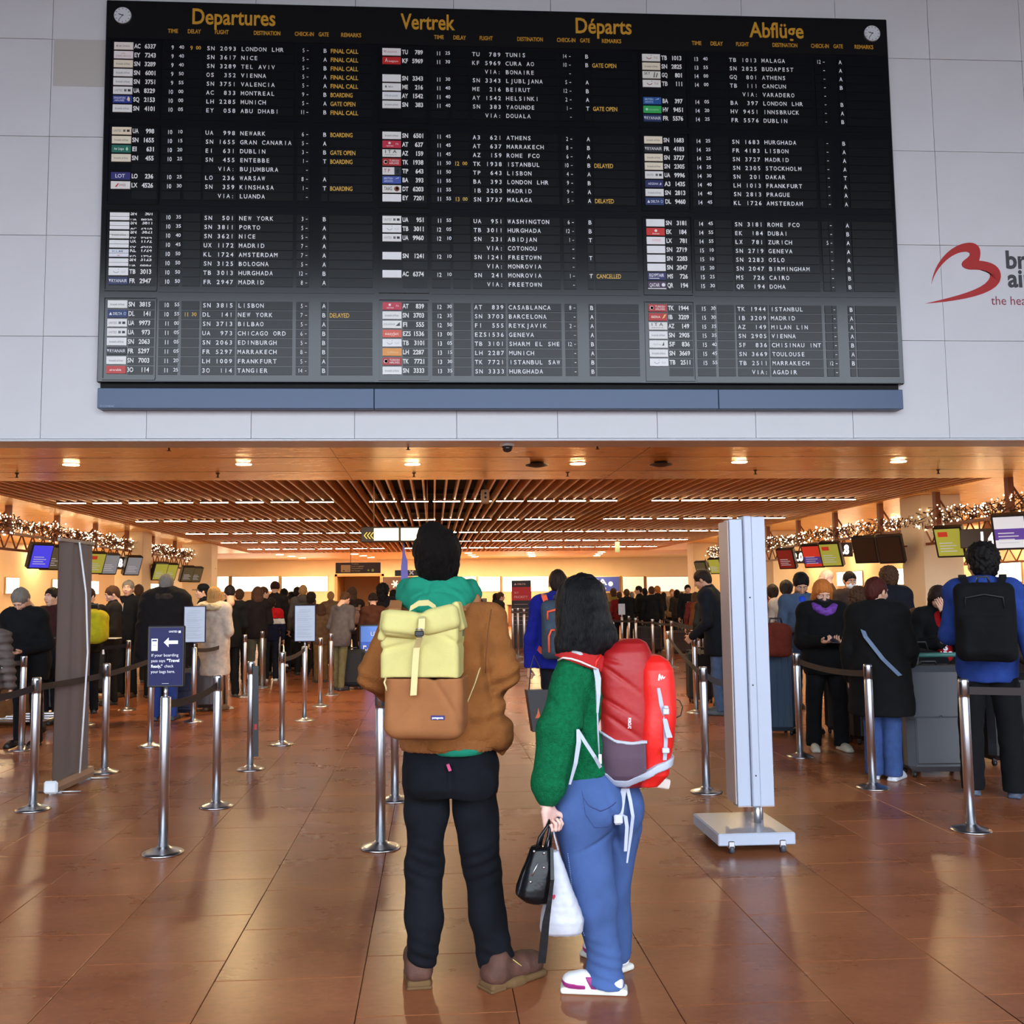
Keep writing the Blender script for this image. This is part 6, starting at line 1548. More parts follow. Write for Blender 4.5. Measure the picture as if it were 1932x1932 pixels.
# dark face mask and purple scarf
def head_item(P_, name, VQ, m):
    e, J, Rm, s = P_; o = np_mesh(name, VQ, m, e); o.location = J['head']; o.rotation_euler = Rm.to_euler(); return o
def maskVQ(res=.005):
    f = SDF(res); f.ell((0, .045, -.05), (.066, .066, .055), k=.0); f.box((0, -.06, 0), (.2, .07, .2), rad=.0, k=.01, op='s'); return f.mesh()
head_item(find('ginger hair, dark mask'), 'face_mask', maskVQ(), mat('mask_black', S(22, 22, 32), .7))
head_item(find('white face mask'), 'face_mask', maskVQ(.007), mat('mask_white', S(214, 216, 222), .7))
e, J, Rm, s = find('ginger hair, dark mask')
f = SDF(.006); ng = J['neck']
for t in range(16):
    a0, a1 = t*math.pi/8, (t+1)*math.pi/8
    f.cone(ng+[.105*math.cos(a0), .045+.105*math.sin(a0), .02+.012*math.sin(3*a0)-.05*math.sin(a0)], ng+[.105*math.cos(a1), .045+.105*math.sin(a1), .02+.012*math.sin(3*a1)-.05*math.sin(a1)], .040, k=.01)
sv = f.mesh(wavy(4, .006, 60)); np_mesh('scarf', sv, mat('scarf_purple', S(104, 52, 150), .7, var=.45, vscale=22, stretch=(1, 1, 3)), e)
ph = MB().box((-.035, -.075, -.004), (.035, .075, .004), bev=.003).build('phone', mat('phone_dark', (.02, .02, .025), .2))
ph.location = e.matrix_basis @ Vector((0, .36, 1.16)); ph.rotation_euler = (R(-25), 0, e.rotation_euler.z); tag(ph, 'smartphone held by the person in the purple scarf', 'phone')
# fur collar on beige coat, white band etc.
def fur(P_, c, label, r=.115):
    e, J, Rm, s = P_; f = SDF(.014); ng = J['neck']
    for t in range(12):
        a0, a1 = t*math.pi/6, (t+1)*math.pi/6
        f.cone(ng+[r*math.cos(a0), -.03+r*.9*math.sin(a0), .0-.03*math.sin(a0)-.02], ng+[r*math.cos(a1), -.03+r*.9*math.sin(a1), .0-.03*math.sin(a1)-.02], .05, k=.01)
    V, Q = f.mesh(wavy(6, .018, 95)); o = np_mesh('fur_trim', (V, Q), cloth('fur_%d' % c[0], S(*c), bump=1.0, bscale=120), e); return o
fur(find('fur-trimmed hood'), (226, 204, 164), '', .15)
fur(find('fur-collared'), (60, 48, 44), '', .13); fur(find('fur-hooded olive'), (130, 112, 88), '', .12)
# chevron bands of the red-white-navy jacket
e, J, Rm, s = find('red, white and navy'); Pz = dict(CROWD[[i for i, r in enumerate(CROWD) if 'red, white and navy' in r[4]][0]][5]); Pz.setdefault('arms', ('down', 'down'))
def band(z0, z1, col_, nm):
    f = SDF(.015); torso(f, J, .024); sleeves(f, J, .02); f.box((0, 0, z0-.5), (.6, .6, .5), rad=0, k=.0, op='s'); f.box((0, 0, z1+.5), (.6, .6, .5), rad=0, k=.0, op='s')
    np_mesh(nm, f.mesh(), cloth(nm, S(*col_)), e)
band(1.32, 1.6, (196, 26, 30), 'red_yoke'); band(1.20, 1.32, (222, 216, 212), 'white_band')
e, J, Rm, s = find('striped top')
for k in range(5):
    MB().tube([(-.2+.02*k, -.16, 1.38-.06*k), (0, -.175, 1.33-.06*k), (.2, -.16, 1.38-.06*k)], .006, 6).build('stripe', blackp, e)
# bright blue tee panel, red sweater front with letters
e, J, Rm, s = find('slate blue shirt'); f = SDF(.01); f.cone(J['waist']+[0, .08, 0], J['neck']+[0, .06, -.02], .085, .06, k=.02); np_mesh('blue_tee', f.mesh(), cloth('tee_blue', S(40, 70, 190)), e)
e, J, Rm, s = find('covering the face'); f = SDF(.01); f.cone(J['waist']+[-.03, .105, -.05], J['neck']+[0, .07, -.03], .085, .075, k=.02); np_mesh('red_sweatshirt', f.mesh(), cloth('sweat_red', S(180, 24, 30)), e)
P_ = Print(Vector(J['waist'])+Vector((-.03, .195, 0)), (-1, 0, 0), (0, 0, 1), (0, 1, 0), .003); P_.text('LDG', -.05, -.06, .045, w=.11, bold=.05).text('S', -.02, .0, .06, bold=.05).text('ICE', -.05, .09, .04, w=.1, bold=.04).build('sweatshirt_lettering', white_p, e)
# white earbud-like zip on the tall one, strap of the suit
e, J, Rm, s = find('half-zip'); MB().tube([(0, .150, 1.30), (0, .135, 1.42)], .003, 6).build('zip', white_p, e)
e, J, Rm, s = find('white strap'); MB().strap([(-.11, -.13, 1.15), (-.09, -.145, 1.36), (-.05, -.09, 1.47)], .02, .006, (1, 0, 0)).build('strap', white_p, e)
# grey shoulder strap of the black coat
e, J, Rm, s = find('white trainers looking'); MB().strap([(-.14, -.10, 1.42), (-.06, -.205, 1.25), (.08, -.215, 1.06), (.2, -.16, .92)], .035, .006, [(1, 0, .3)]*4).build('bag_strap', mat('strap_bluegrey', S(110, 130, 160), .6), e)
# paper bag held by the royal blue jacket
e, J, Rm, s = find('royal blue jacket')
p = AY(1012, 1345, 8.6); pb = empty('paper_bag', (float(p[0]), 8.55, 0), R(8), 'black paper carrier bag with a small orange mark held by the person in royal blue', 'bag')
zt_, zb2 = float(AY(1000, 1300, 8.6)[2]), float(AY(1010, 1378, 8.6)[2])
MB().prism([(-.10, zt_), (.10, zt_), (.12, zb2), (-.05, zb2)], -.05, .05).build('bag_body', mat('paper_black', S(34, 30, 34), .4), pb)
Print((-.03, -.05, zb2+.12), (1, 0, 0), (0, 0, 1), (0, -1, 0), .002).poly([(0, 0), (.05, .0), (.03, .09), (.02, .04)]).build('mark', mat('mark_orange', S(196, 96, 50), .5), pb)
MB().tube([(-.07, 0, zt_), (-.05, 0, zt_+.2), (-.02, 0, zt_+.3), (.03, 0, zt_+.2), (.06, 0, zt_)], .005, 6).build('handle', blackp, pb)

# ================================================================ LUGGAGE PLACED
suitcase(1761, 1462, .50, .30, .92, S(84, 86, 92), 'large grey hard-shell suitcase with a silver latch standing beside white trainers', ribs=False, lock=True, rz=R(-4))
suitcase(1322, 1325, .36, .26, .74, S(20, 20, 24), 'black upright suitcase with a raised handle left of the white stand', soft=True, ribs=False, handle=.25)
suitcase(378, 1340, .46, .32, .76, S(70, 54, 52), 'dark brown hard suitcase behind the first white notice stand', ribs=True, rz=R(8))
suitcase(344, 1350, .36, .26, .62, S(30, 34, 60), 'small dark blue suitcase behind the navy sign', ribs=False, soft=True)
suitcase(1466, 1385, .36, .28, .98, S(58, 76, 96), 'slate blue suitcase just right of the white sign stand', ribs=True)
suitcase(196, 1312, .42, .34, .92, S(22, 22, 24), 'tall black suitcase with a white tag beside the roll-up banner', ribs=False, soft=True, handle=.2, tagc=1)
suitcase(70, 1345, .62, .3, .55, S(20, 22, 26), 'low black suitcase on the trolley at the left edge', ribs=True)
suitcase(566, 1262, .6, .35, .62, S(24, 20, 22), 'black suitcase with a white tag under the grey hooded jumper', ribs=False, soft=True, tagc=1)
suitcase(590, 1255, .5, .35, .70, S(30, 22, 22), 'dark suitcase right behind the second notice stand', ribs=False, soft=True, rz=R(10))
suitcase(615, 1256, .4, .35, .6, S(26, 26, 30), 'dark suitcase left of the khaki trousers', ribs=True)
suitcase(666, 1300, .4, .3, .66, S(20, 22, 28), 'black suitcase between khaki trousers and the blue display', ribs=False, soft=True)
suitcase(1600, 1385, .42, .30, .80, S(28, 26, 26), 'black suitcase behind the person in the purple scarf', ribs=False, soft=True)
suitcase(1640, 1402, .40, .30, .86, S(34, 30, 30), 'dark suitcase between the purple scarf and the black coat', ribs=True)
suitcase(1905, 1440, .5, .3, .8, S(26, 26, 30), 'black suitcase at the right edge behind the blue jacket', ribs=True)
suitcase(1226, 1232, .6, .4, .7, S(40, 30, 30), 'dark suitcase in the middle of the far belt maze', ribs=False, soft=True)
suitcase(1285, 1236, .6, .4, .62, S(54, 34, 28), 'brown suitcase at the right side of the far belt maze', ribs=False, soft=True)
trolley(60, 1375, R(180), 'steel luggage trolley with a low black case at the left edge')
trolley(1745, 1440, R(180), 'luggage trolley with a green bar holding black bags beside the blue jacket')
trolley(515, 1268, R(10), 'luggage trolley in front of the red and navy jacket')
p = G(1745, 1440); bag(p+np.array([-.05, .1, 0]), .62, .4, .42, S(18, 20, 22), 'black duffel bag on the trolley with the green bar', z=.16+.0)
bag(p+np.array([.0, .1, 0]), .55, .38, .4, S(22, 22, 26), 'second black bag stacked on the duffel bag', z=.6)
bag(p+np.array([-.32, -.1, 0]), .34, .24, .30, S(92, 96, 106), 'grey-blue soft bag hanging beside the black coat', z=.70)
p = G(60, 1375); bag(p+np.array([.1, .1, 0]), .6, .4, .4, S(20, 20, 24), 'black travel bag piled on the left trolley', z=.6)
bag(p+np.array([-.42, .5, 0]), .5, .35, .5, S(112, 72, 40), 'tan travel bag at the far left edge', z=.0)
p = AY(172, 1150, 12.9); bag(np.array([float(p[0]), 12.9, 0]), .42, .34, .42, S(190, 176, 30), 'yellow-green bag propped right of the roll-up banner', z=.98, res=.014)
p = AY(1465, 1228, 10.2); bag(np.array([float(p[0]), 10.2, 0]), .3, .2, .34, S(120, 50, 36), 'rust brown handbag just right of the white sign stand', z=.90-.04)
# paper note above the black suitcase
p = AY(200, 1186, 14.2); o = MB().box((-.2, -.15, 0), (.18, .15, .01)).build('paper_sheet', white_p); o.location = (float(p[0]), 14.2, .98); tag(o, 'white paper sheet lying on top of the tall black suitcase', 'paper')

# ================================================================ THE TWO TRAVELLERS IN FRONT
def local(Y0, ox):
    O = np.array([ox, Y0, 0.0])
    return lambda px, py, dy=0.0: AY(px, py, Y0+dy)-O
def shell(ops, res, off, region, lo, hi, disp=None, thick=None):
    """a thin cover lying on a shape: same ops grown by off and kept where region<0"""
    f = SDF(res); f.ops = list(ops); f.fn(region, lo, hi, k=0.0, op='i')
    base = (lambda Q: -off+0*Q[..., 0]) if disp is None else (lambda Q: disp(Q)-off)
    # the intersection has to come after the displacement
    g = SDF(res); g.ops = list(ops)
    def mk():
        D, o = g.field(base)
        n = D.shape; ax = [o[i]+res*np.arange(n[i]) for i in range(3)]
        P = np.stack(np.meshgrid(*ax, indexing='ij'), -1); D2 = np.maximum(D, region(P).astype(np.float32))
        h = SDF(res); h.field = lambda *a, **k: (D2, o); return h.mesh()
    return mk()
# ---------------------------------------------------------------- the man
Y0 = 3.98; mx = float(G(866, 1855)[0]); H_ = local(Y0, mx)
man = empty('person', (mx, Y0, 0), 0, 'person in tan suede jacket, green hood, black jeans and brown boots, seen from behind', 'person')
suede = mat('suede_tan', S(136, 84, 42), .9, bump=.4, bscale=130, var=.22, vscale=9, spec=.15)
suede_l = mat('suede_edge', S(150, 98, 60), .8, bump=.2, bscale=120, var=.12, vscale=12)
green = mat('hood_green', S(30, 128, 102), .9, bump=.35, bscale=260, var=.08, vscale=12, spec=.15)
denim_b = mat('denim_black', S(18, 20, 26), .9, spec=.15, bump=.3, bscale=420, var=.25, vscale=10)
hair_k = mat('hair_man', S(14, 9, 8), .6, spec=.12, bump=.7, bscale=95, stretch=(5, 5, .8), var=.4, vscale=40)
hc = H_(824, 1052, .03)
Rh = Matrix.Rotation(R(16), 3, 'X')
head = rotVQ((headVQ(.004)[0]*1.04, headVQ(.004)[1]), Rh, hc)
f = SDF(.02); ch = H_(840, 1250, .04)
f.cone(H_(845, 1400, .02), H_(840, 1200, .02), .13, .13, k=.04, sc=((0, 1, 0), 1.4)).cone(H_(765, 1172, .03), H_(912, 1172, .03), .05, k=.04)
f.cone(hc+[0, 0, -.1], H_(828, 1180, .02), .055, .07, k=.03)
for a_, b_, c_, d_ in (((760, 1172, .03), (709, 1278, -.01), (765, 1335, .20), None), ((912, 1170, .03), (952, 1275, .0), (905, 1330, .20), None)):
    f.cone(H_(*a_), H_(*b_), .045, .038, k=.03).cone(H_(*b_), H_(*c_), .036, .028, k=.02)
for pts in (((803, 1450, 0), (800, 1630, .02), (798, 1830, 0)), ((897, 1450, 0), (910, 1640, .02), (938, 1835, 0))):
    f.cone(H_(*pts[0]), H_(*pts[1]), .07, .05, k=.03).cone(H_(*pts[1]), H_(*pts[2]), .048, .034, k=.03)
np_mesh('body', joinVQ([head, f.mesh()]), skin((196, 140, 108)), man)
f = SDF(.0045)
f.ell((0, -.022, .036), (.101, .112, .100), k=.01).ell((0, -.060, -.03), (.088, .058, .075), k=.03).ell((-.02, -.03, .11), (.06, .07, .045), k=.02).cone((0, -.055, -.05), (0, -.058, -.125), .062, .05, k=.03)
f.ell((0, .122, -.045), (.085, .085, .11), k=.02, op='s')
for s in (-1, 1): f.ell((s*.092, .012, -.035), (.03, .045, .05), k=.012, op='s')
w1 = wavy(11, .010, 60, 8, (1, 1, .5)); w2 = wavy(12, .006, 150, 8, (1, 1, .3))
o = np_mesh('hair', f.mesh(lambda Q: w1(Q)+w2(Q)), hair_k, man); o.location = hc; o.rotation_euler = Rh.to_euler()
# hood of the green sweatshirt
f = SDF(.006)
f.ell(H_(824, 1132, -.02), (.150, .105, .062), k=.03).ell(H_(823, 1112, .05), (.125, .12, .05), k=.03)
f.cone(H_(768, 1122, .04), H_(795, 1146, -.10), .048, .046, k=.025).cone(H_(795, 1146, -.10), H_(852, 1148, -.10), .046, .044, k=.025).cone(H_(886, 1118, .04), H_(852, 1148, -.10), .050, .046, k=.025)
f.cone(H_(765, 1112, .08), H_(884, 1110, .08), .040, k=.03).cone(H_(780, 1104, -.02), H_(868, 1102, -.02), .034, k=.03)
f.ell(H_(824, 1158, -.10), (.06, .05, .03), k=.03)
f.cone(H_(824, 1078, .03), H_(824, 1125, .03), .066, .060, k=.012, op='s')
wv = wavy(21, .012, 20, 5, (.8, 1, 2.4)); wv2 = wavy(22, .003, 60)
# seam creases across the hood
def hood_fold(Q):
    a = Q-H_(824, 1130, -.08); r = np.sqrt(a[..., 0]**2*1.0+(a[..., 2]+.02)**2*4)
    return wv(Q)+wv2(Q)+.006*np.exp(-((r-.10)/.012)**2)+.005*np.exp(-((a[..., 0]+.05-.4*a[..., 2])/.008)**2)*(a[..., 1] < .05)
np_mesh('hood', f.mesh(hood_fold), green, man)
# jacket
f = SDF(.0065)
Z = lambda py: float(H_(840, py)[2]); Xp = lambda px, py: float(H_(px, py)[0])
def ring(py, xl, xr, cy, ry): return ((Xp(xl, py)+Xp(xr, py))/2, cy, Z(py), (Xp(xr, py)-Xp(xl, py))/2, ry)
f.rings([ring(1406, 752, 945, .02, .155), ring(1385, 748, 952, .02, .16), ring(1340, 742, 955, .02, .165), ring(1270, 745, 940, .02, .16), ring(1200, 742, 936, .02, .15), ring(1165, 750, 928, .02, .13), ring(1140, 775, 900, .02, .10), ring(1122, 795, 875, .02, .085)], k=.04, p=2.3)
f.cone(H_(752, 1172, .03), H_(924, 1170, .03), .062, k=.06)
f.cone(H_(750, 1176, .03), H_(710, 1270, -.01), .072, .070, k=.03).cone(H_(711, 1270, -.01), H_(765, 1325, .20), .070, .055, k=.02)
f.cone(H_(922, 1176, .03), H_(951, 1265, .0), .074, .070, k=.03).cone(H_(950, 1265, .0), H_(905, 1322, .20), .070, .055, k=.02)
f.ell(H_(940, 1385, .02), (.055, .11, .07), k=.04).cone(H_(945, 1400, .0), H_(948, 1424, .0), .02, .006, k=.02)
wj = wavy(31, .012, 15, 6, (1, 1, 1.3)); wj2 = wavy(32, .0035, 50)
EL, ER = H_(700, 1290, -.02), H_(962, 1285, -.02)
def jfold(Q):
    d = wj(Q)+wj2(Q)
    for E_, s in ((EL, 1), (ER, -1)):      # creases radiating inside the bent elbows
        a = Q-E_; r = np.sqrt((a*a).sum(-1)); t = a[..., 2]*1.0+s*a[..., 0]*.45
        d = d+.0065*np.sin(t*105)*np.exp(-(r/.10)**2)
    a = Q-H_(918, 1260, -.08); d = d+.014*np.exp(-((a[..., 0]+.15*a[..., 2])/.016)**2)*np.exp(-(a[..., 2]/.16)**2)
    a = Q-H_(738, 1260, -.08); d = d+.012*np.exp(-(a[..., 0]/.014)**2)*np.exp(-(a[..., 2]/.14)**2)
    d = d+.006*np.sin((Q[..., 2]-.25*Q[..., 0])*70)*np.exp(-((Q[..., 2]-Z(1355))/.05)**2)*(Q[..., 0] > .05)
    return d
jm = np_mesh('jacket', f.mesh(jfold), suede, man)
f = SDF(.0065); f.rings([ring(1413, 757, 940, .02, .150), ring(1408, 754, 943, .02, .156), ring(1390, 752, 946, .02, .160), ring(1386, 756, 942, .02, .150)], k=.0, p=2.3)
wr_ = wavy(33, .003, 20)
np_mesh('hem_band', f.mesh(lambda Q: .002*np.sin(np.arctan2(Q[..., 0], Q[..., 1])*150)+wr_(Q)), mat('rib_brown', S(136, 82, 36), .9, bump=.3, bscale=200), man)
f = SDF(.006)
f.cone(H_(760, 1140, .0), H_(798, 1172, -.115), .026, .020, k=.02)
f.cone(H_(896, 1132, .0), H_(852, 1170, -.115), .026, .020, k=.02)
np_mesh('collar', f.mesh(wavy(35, .003, 40)), suede_l, man)
f = SDF(.008); f.rings([ring(1419, 812, 914, .005, .140), ring(1412, 806, 920, .005, .145), ring(1404, 800, 925, .005, .145)], k=.0, p=2.3)
np_mesh('sweatshirt_hem', f.mesh(), green, man)
# seams at the arm holes
sb = MB(); sb.tube([H_(927, 1150, -.055), H_(921, 1190, -.105), H_(917, 1240, -.125), H_(916, 1270, -.12)], .0022, 6)
sb.build('seam', mat('seam_brown', S(110, 64, 30), .8), man)
# jeans
f = SDF(.0065)
f.rings([ring(1396, 764, 934, .02, .125), ring(1415, 759, 937, .02, .13), ring(1450, 757, 941, .01, .145), ring(1480, 760, 941, .01, .145), ring(1496, 766, 940, .01, .12)], k=.03, p=2.2)
f.cone(H_(806, 1460, .01), H_(805, 1535, .01), .092, .086, k=.012).cone(H_(805, 1535, .01), H_(799, 1630, .03), .086, .074, k=.03).cone(H_(799, 1630, .03), H_(800, 1735, .0), .074, .077, k=.03).cone(H_(800, 1735, .0), H_(799, 1806, .0), .076, .060, k=.02)
f.cone(H_(893, 1460, .01), H_(898, 1535, .01), .094, .088, k=.012).cone(H_(898, 1535, .01), H_(911, 1640, .03), .088, .076, k=.03).cone(H_(911, 1640, .03), H_(921, 1730, .0), .075, .072, k=.03).cone(H_(921, 1730, .0), H_(936, 1806, -.005), .073, .072, k=.02).cone(H_(936, 1806, -.005), H_(950, 1818, -.0), .066, .055, k=.02)
f.ell(H_(812, 1470, -.06), (.085, .07, .09), k=.04).ell(H_(890, 1470, -.06), (.085, .07, .09), k=.04)
wp = wavy(41, .010, 19, 6, (1, 1, 1.2)); 
def pfold(Q):
    d = wp(Q)
    for (px, py, s) in ((800, 1640, 1), (915, 1640, -1), (801, 1815, 1), (945, 1815, 1)):
        a = Q-H_(px, py, -.05); r = np.sqrt((a*a).sum(-1)); d = d+.005*np.sin((a[..., 2]+s*.35*a[..., 0])*120)*np.exp(-(r/.09)**2)
    a = Q-H_(849, 1460, -.13); d = d+.010*np.exp(-(a[..., 0]/.012)**2)*np.exp(-((a[..., 2]+.02)/.06)**2)
    return d
np_mesh('jeans', f.mesh(pfold), denim_b, man)
pj = MB()
for pts in (((770, 1440), (805, 1436), (838, 1445), (832, 1492), (805, 1503), (778, 1490), (770, 1440)), ((862, 1447), (893, 1436), (930, 1438), (924, 1488), (897, 1500), (868, 1492), (862, 1447))):
    pass
tb_ = MB().box((-.006, -.004, -.014), (.006, .002, .014)).build('pocket_tab', mat('tab_pink', S(190, 60, 110), .5), man); q = H_(847, 1448, -.142); tb_.location = q; tb_.rotation_euler = (0, R(-20), 0)
# boots
boot_m = mat('boot_suede', S(84, 52, 40), .75, bump=.3, bscale=140, var=.25, vscale=20); sole_m = mat('crepe_sole', S(104, 78, 50), .85, spec=.2, bump=.3, bscale=90)
def boot(px, py, rz, nm):
    g_ = G(px, py); o = empty('x', (0, 0, 0)); bpy.data.objects.remove(o)
    f = SDF(.005); f.box((0, .075, .052), (.040, .135, .022), rad=.02, k=.02).ell((0, .155, .062), (.046, .072, .042), k=.03).cone((0, .0, .07), (0, .115, .068), .042, .042, k=.03).cone((0, -.01, .06), (0, .01, .11), .044, .042, k=.03)
    f.ell((0, .0, .17), (.036, .04, .04), k=.01, op='s')
    u = np_mesh('boot', f.mesh(wavy(51, .0025, 60)), boot_m, man)
    f = SDF(.005); f.box((0, .02, .016), (.043, .078, .016), rad=.010, k=.01).box((0, .135, .016), (.047, .09, .015), rad=.012, k=.03)
    s_ = np_mesh('sole', f.mesh(), sole_m, u)
    h_ = MB().box((-.046, -.066, .0), (.046, .01, .012), bev=.004).build('heel', sole_m, u)
    lc = MB().tube([(.036, .05, .105), (.044, .085, .075), (.046, .1, .06)], .0018, 6).build('lace', mat('lace_yellow', S(206, 180, 96), .7), u)
    u.location = (float(g_[0])-mx, float(g_[1])-Y0, 0); u.rotation_euler.z = R(rz); u.scale = (1.1, 1.0, 1.0)
    return u
boot(790, 1856, 4, 'l'); boot(938, 1862, -56, 'r')

# ---------------------------------------------------------------- his roll-top backpack
bp_ = empty('backpack', (mx, Y0, 0), 0, 'pale yellow and tan roll-top backpack worn over the tan suede jacket', 'backpack')
yel_m = mat('canvas_yellow', S(200, 190, 122), .85, spec=.15, bump=.15, bscale=300, var=.05, vscale=14); tan_m = mat('canvas_tan', S(150, 98, 60), .85, spec=.15, bump=.15, bscale=300, var=.08, vscale=10)
D = -.26
def B_(px, py, dy=D): return H_(px, py, dy)
f = SDF(.0055)
c1 = (B_(800, 1330)+B_(806, 1330, -.16))/2
RZ = R(-9)
wbp = wavy(61, .006, 13, 6, (1, 1, 1.3))
def packbody(py0, py1, off, kk=.03):
    g = SDF(.0055); za, zb_ = float(B_(800, py1)[2]), float(B_(800, py0)[2]); return za, zb_
za = float(B_(800, 1392)[2]); zm = float(B_(800, 1277)[2]); zt_ = float(B_(800, 1172)[2])
xc_b, xc_t = float(B_(805, 1330)[0]), float(B_(798, 1220)[0])
f.box((xc_b, -.235, (za+zm)/2+.022), (.150, .105, (zm-za)/2+.012), rad=.035, k=.02, rot=(0, R(1), RZ))
f.box((xc_b+.002, -.245, za+.052), (.140, .09, .05), rad=.045, k=.03, rot=(0, 0, RZ))
f.box((0, 0, zm+.5), (1, 1, .5), rad=0, k=.0, op='s')
def bf(Q):
    a = Q-B_(770, 1340); b2 = Q-B_(860, 1345)
    return wbp(Q)+.007*np.exp(-((a[..., 0]*.7-a[..., 2]*.6)/.012)**2)*np.exp(-(a[..., 2]/.07)**2)+.006*np.exp(-((b2[..., 0]*.8+b2[..., 2]*.5)/.010)**2)
np_mesh('lower_body', f.mesh(bf), tan_m, bp_)
f = SDF(.0055)
f.box((xc_t, -.235, (zt_+zm)/2), (.151, .102, (zt_-zm)/2+.03), rad=.022, k=.02, rot=(0, 0, RZ))
f.box((0, 0, zm-.5), (1, 1, .5), rad=0, k=.0, op='s')
wy = wavy(62, .006, 11, 5, (1, 1, 1.5))
def yf(Q):
    a = Q-B_(735, 1222); b2 = Q-B_(860, 1210)
    return wy(Q)+.010*np.exp(-((a[..., 2]-.25*a[..., 0])/.010)**2)*np.exp(-(a[..., 0]/.09)**2)*(Q[..., 1] < -.25)+.006*np.exp(-((b2[..., 2]+.5*b2[..., 0])/.009)**2)*np.exp(-(b2[..., 0]/.05)**2)
np_mesh('upper_body', f.mesh(yf), yel_m, bp_)
# rolled closure, pinched in the middle by the strap
f = SDF(.0055)
cL, cM, cR = B_(733, 1180, -.30), B_(795, 1187, -.33), B_(858, 1168, -.28)
f.box(B_(762, 1181, -.30), (.080, .062, .050), rad=.030, k=.015, rot=(R(-14), R(7), RZ)).box(B_(830, 1174, -.30), (.080, .062, .050), rad=.030, k=.015, rot=(R(-14), R(-13), RZ))
f.box(B_(727, 1180, -.27), (.014, .05, .056), rad=.010, k=.012, rot=(0, R(8), RZ)).box(B_(868, 1163, -.26), (.014, .055, .058), rad=.010, k=.012, rot=(0, R(-14), RZ))
wrl = wavy(63, .005, 24, 6, (.6, 1, 1))
def rf(Q):
    t = (Q[..., 0]-cM[0]); ang = np.arctan2(Q[..., 2]-(cM[2]+abs(t)*.1), Q[..., 1]-cM[1])
    return wrl(Q)+.004*np.exp(-(((Q[..., 2]-cM[2])+.030-.15*np.abs(t))/.006)**2)+.008*np.exp(-(t/.016)**2)
np_mesh('rolled_top', f.mesh(rf), yel_m, bp_)
strap_m = mat('strap_cream', S(214, 198, 140), .8, bump=.2, bscale=300)
MB().strap([B_(797, 1158, -.30), B_(796, 1168, -.385), B_(795, 1187, -.405), B_(792, 1204, -.39), B_(786, 1222, -.352), B_(783, 1260, -.352), B_(780, 1312, -.354)], .024, .004, (1, 0, .05)).build('strap', strap_m, bp_)
bk = MB().box((-.017, -.008, -.016), (.017, .004, .004), bev=.003).box((-.011, -.012, -.02), (.011, .0, -.012), bev=.002).build('buckle', blackp, bp_); bk.location = B_(791, 1192, -.415)
MB().tube([(-.012, -.012, .008), (0, -.018, .012), (.012, -.012, .008)], .003, 6).build('hook', steel, bk)
MB().strap([B_(770, 1163, -.20), B_(774, 1148, -.22), B_(790, 1138, -.23), B_(808, 1137, -.23), B_(822, 1146, -.22), B_(828, 1162, -.20)], .022, .005, [(.3, -.3, 1), (.2, -.3, 1), (0, -.3, 1), (0, -.3, 1), (-.2, -.3, 1), (-.3, -.3, 1)]).build('grab_handle', strap_m, bp_)
zs = float(B_(0, 1354, -.34)[2])
lb2 = MB().box((-.026, -.003, -.008), (.026, .001, .008), bev=.001).build('label_patch', mat('label_blue', S(52, 44, 110), .6), bp_); lb2.location = B_(826, 1354, -.352); lb2.rotation_euler.z = RZ
Print((0, -.003, 0), (1, 0, 0), (0, 0, 1), (0, -1, 0), .001).text('patagonia', -.021, -.0035, .007, w=.042, bold=.03).build('label_lettering', white_p, lb2)
MB().tube([B_(728, 1279, -.33), B_(725, 1288, -.345), B_(728, 1296, -.345), B_(729, 1303, -.342)], .0035, 6).build('zip_cord', strap_m, bp_)
MB().box((-.035, -.01, -.006), (.035, .012, .010), bev=.004).build('bottom_loop', yel_m, bp_).location = B_(790, 1391, -.25)
sb_ = MB().strap([B_(866, 1150, -.20), B_(872, 1172, -.22), B_(874, 1200, -.22)], .012, .004, (1, .3, 0)).build('side_strap', mat('strap_dark', S(96, 84, 50), .7), bp_)
for s, pts in ((-1, [(745, 1150, -.14), (748, 1135, -.04), (752, 1140, .10)]), (1, [(868, 1150, -.14), (880, 1135, -.04), (885, 1142, .10)])):
    MB().strap([H_(*q) for q in pts], .05, .012, (1, 0, 0)).build('shoulder_strap', tan_m, bp_)
MB().strap([H_(880, 1330, -.17), H_(896, 1290, -.16), H_(905, 1262, -.145)], .012, .003, (.6, 0, 1)).build('webbing', strap_m, bp_)

# ---------------------------------------------------------------- the woman
Y1_ = 3.87; wx = float(G(1120, 1875)[0]); Wp = local(Y1_, wx)
wom = empty('person', (wx, Y1_, 0), 0, 'person with long black hair, green fleece, wide blue jeans and white and magenta trainers', 'person')
fleece = mat('fleece_green', S(14, 104, 64), .95, bump=.9, bscale=190, var=.22, vscale=60, spec=.12); redf = mat('fleece_red', S(176, 26, 26), .9, bump=.3, bscale=300)
denim = mat('denim_blue', S(70, 94, 146), .9, spec=.15, bump=.3, bscale=420, var=.14, vscale=7)
hair_w = mat('hair_woman', S(6, 6, 9), .36, spec=.2, bump=.6, bscale=70, stretch=(9, 9, .35), var=.4, vscale=30)
hw_ = Wp(1099, 1140, .03); Rw = Matrix.Rotation(R(38), 3, 'Z') @ Matrix.Rotation(R(14), 3, 'X')
hd_ = rotVQ((headVQ(.004)[0]*.92, headVQ(.004)[1]), Rw, hw_)
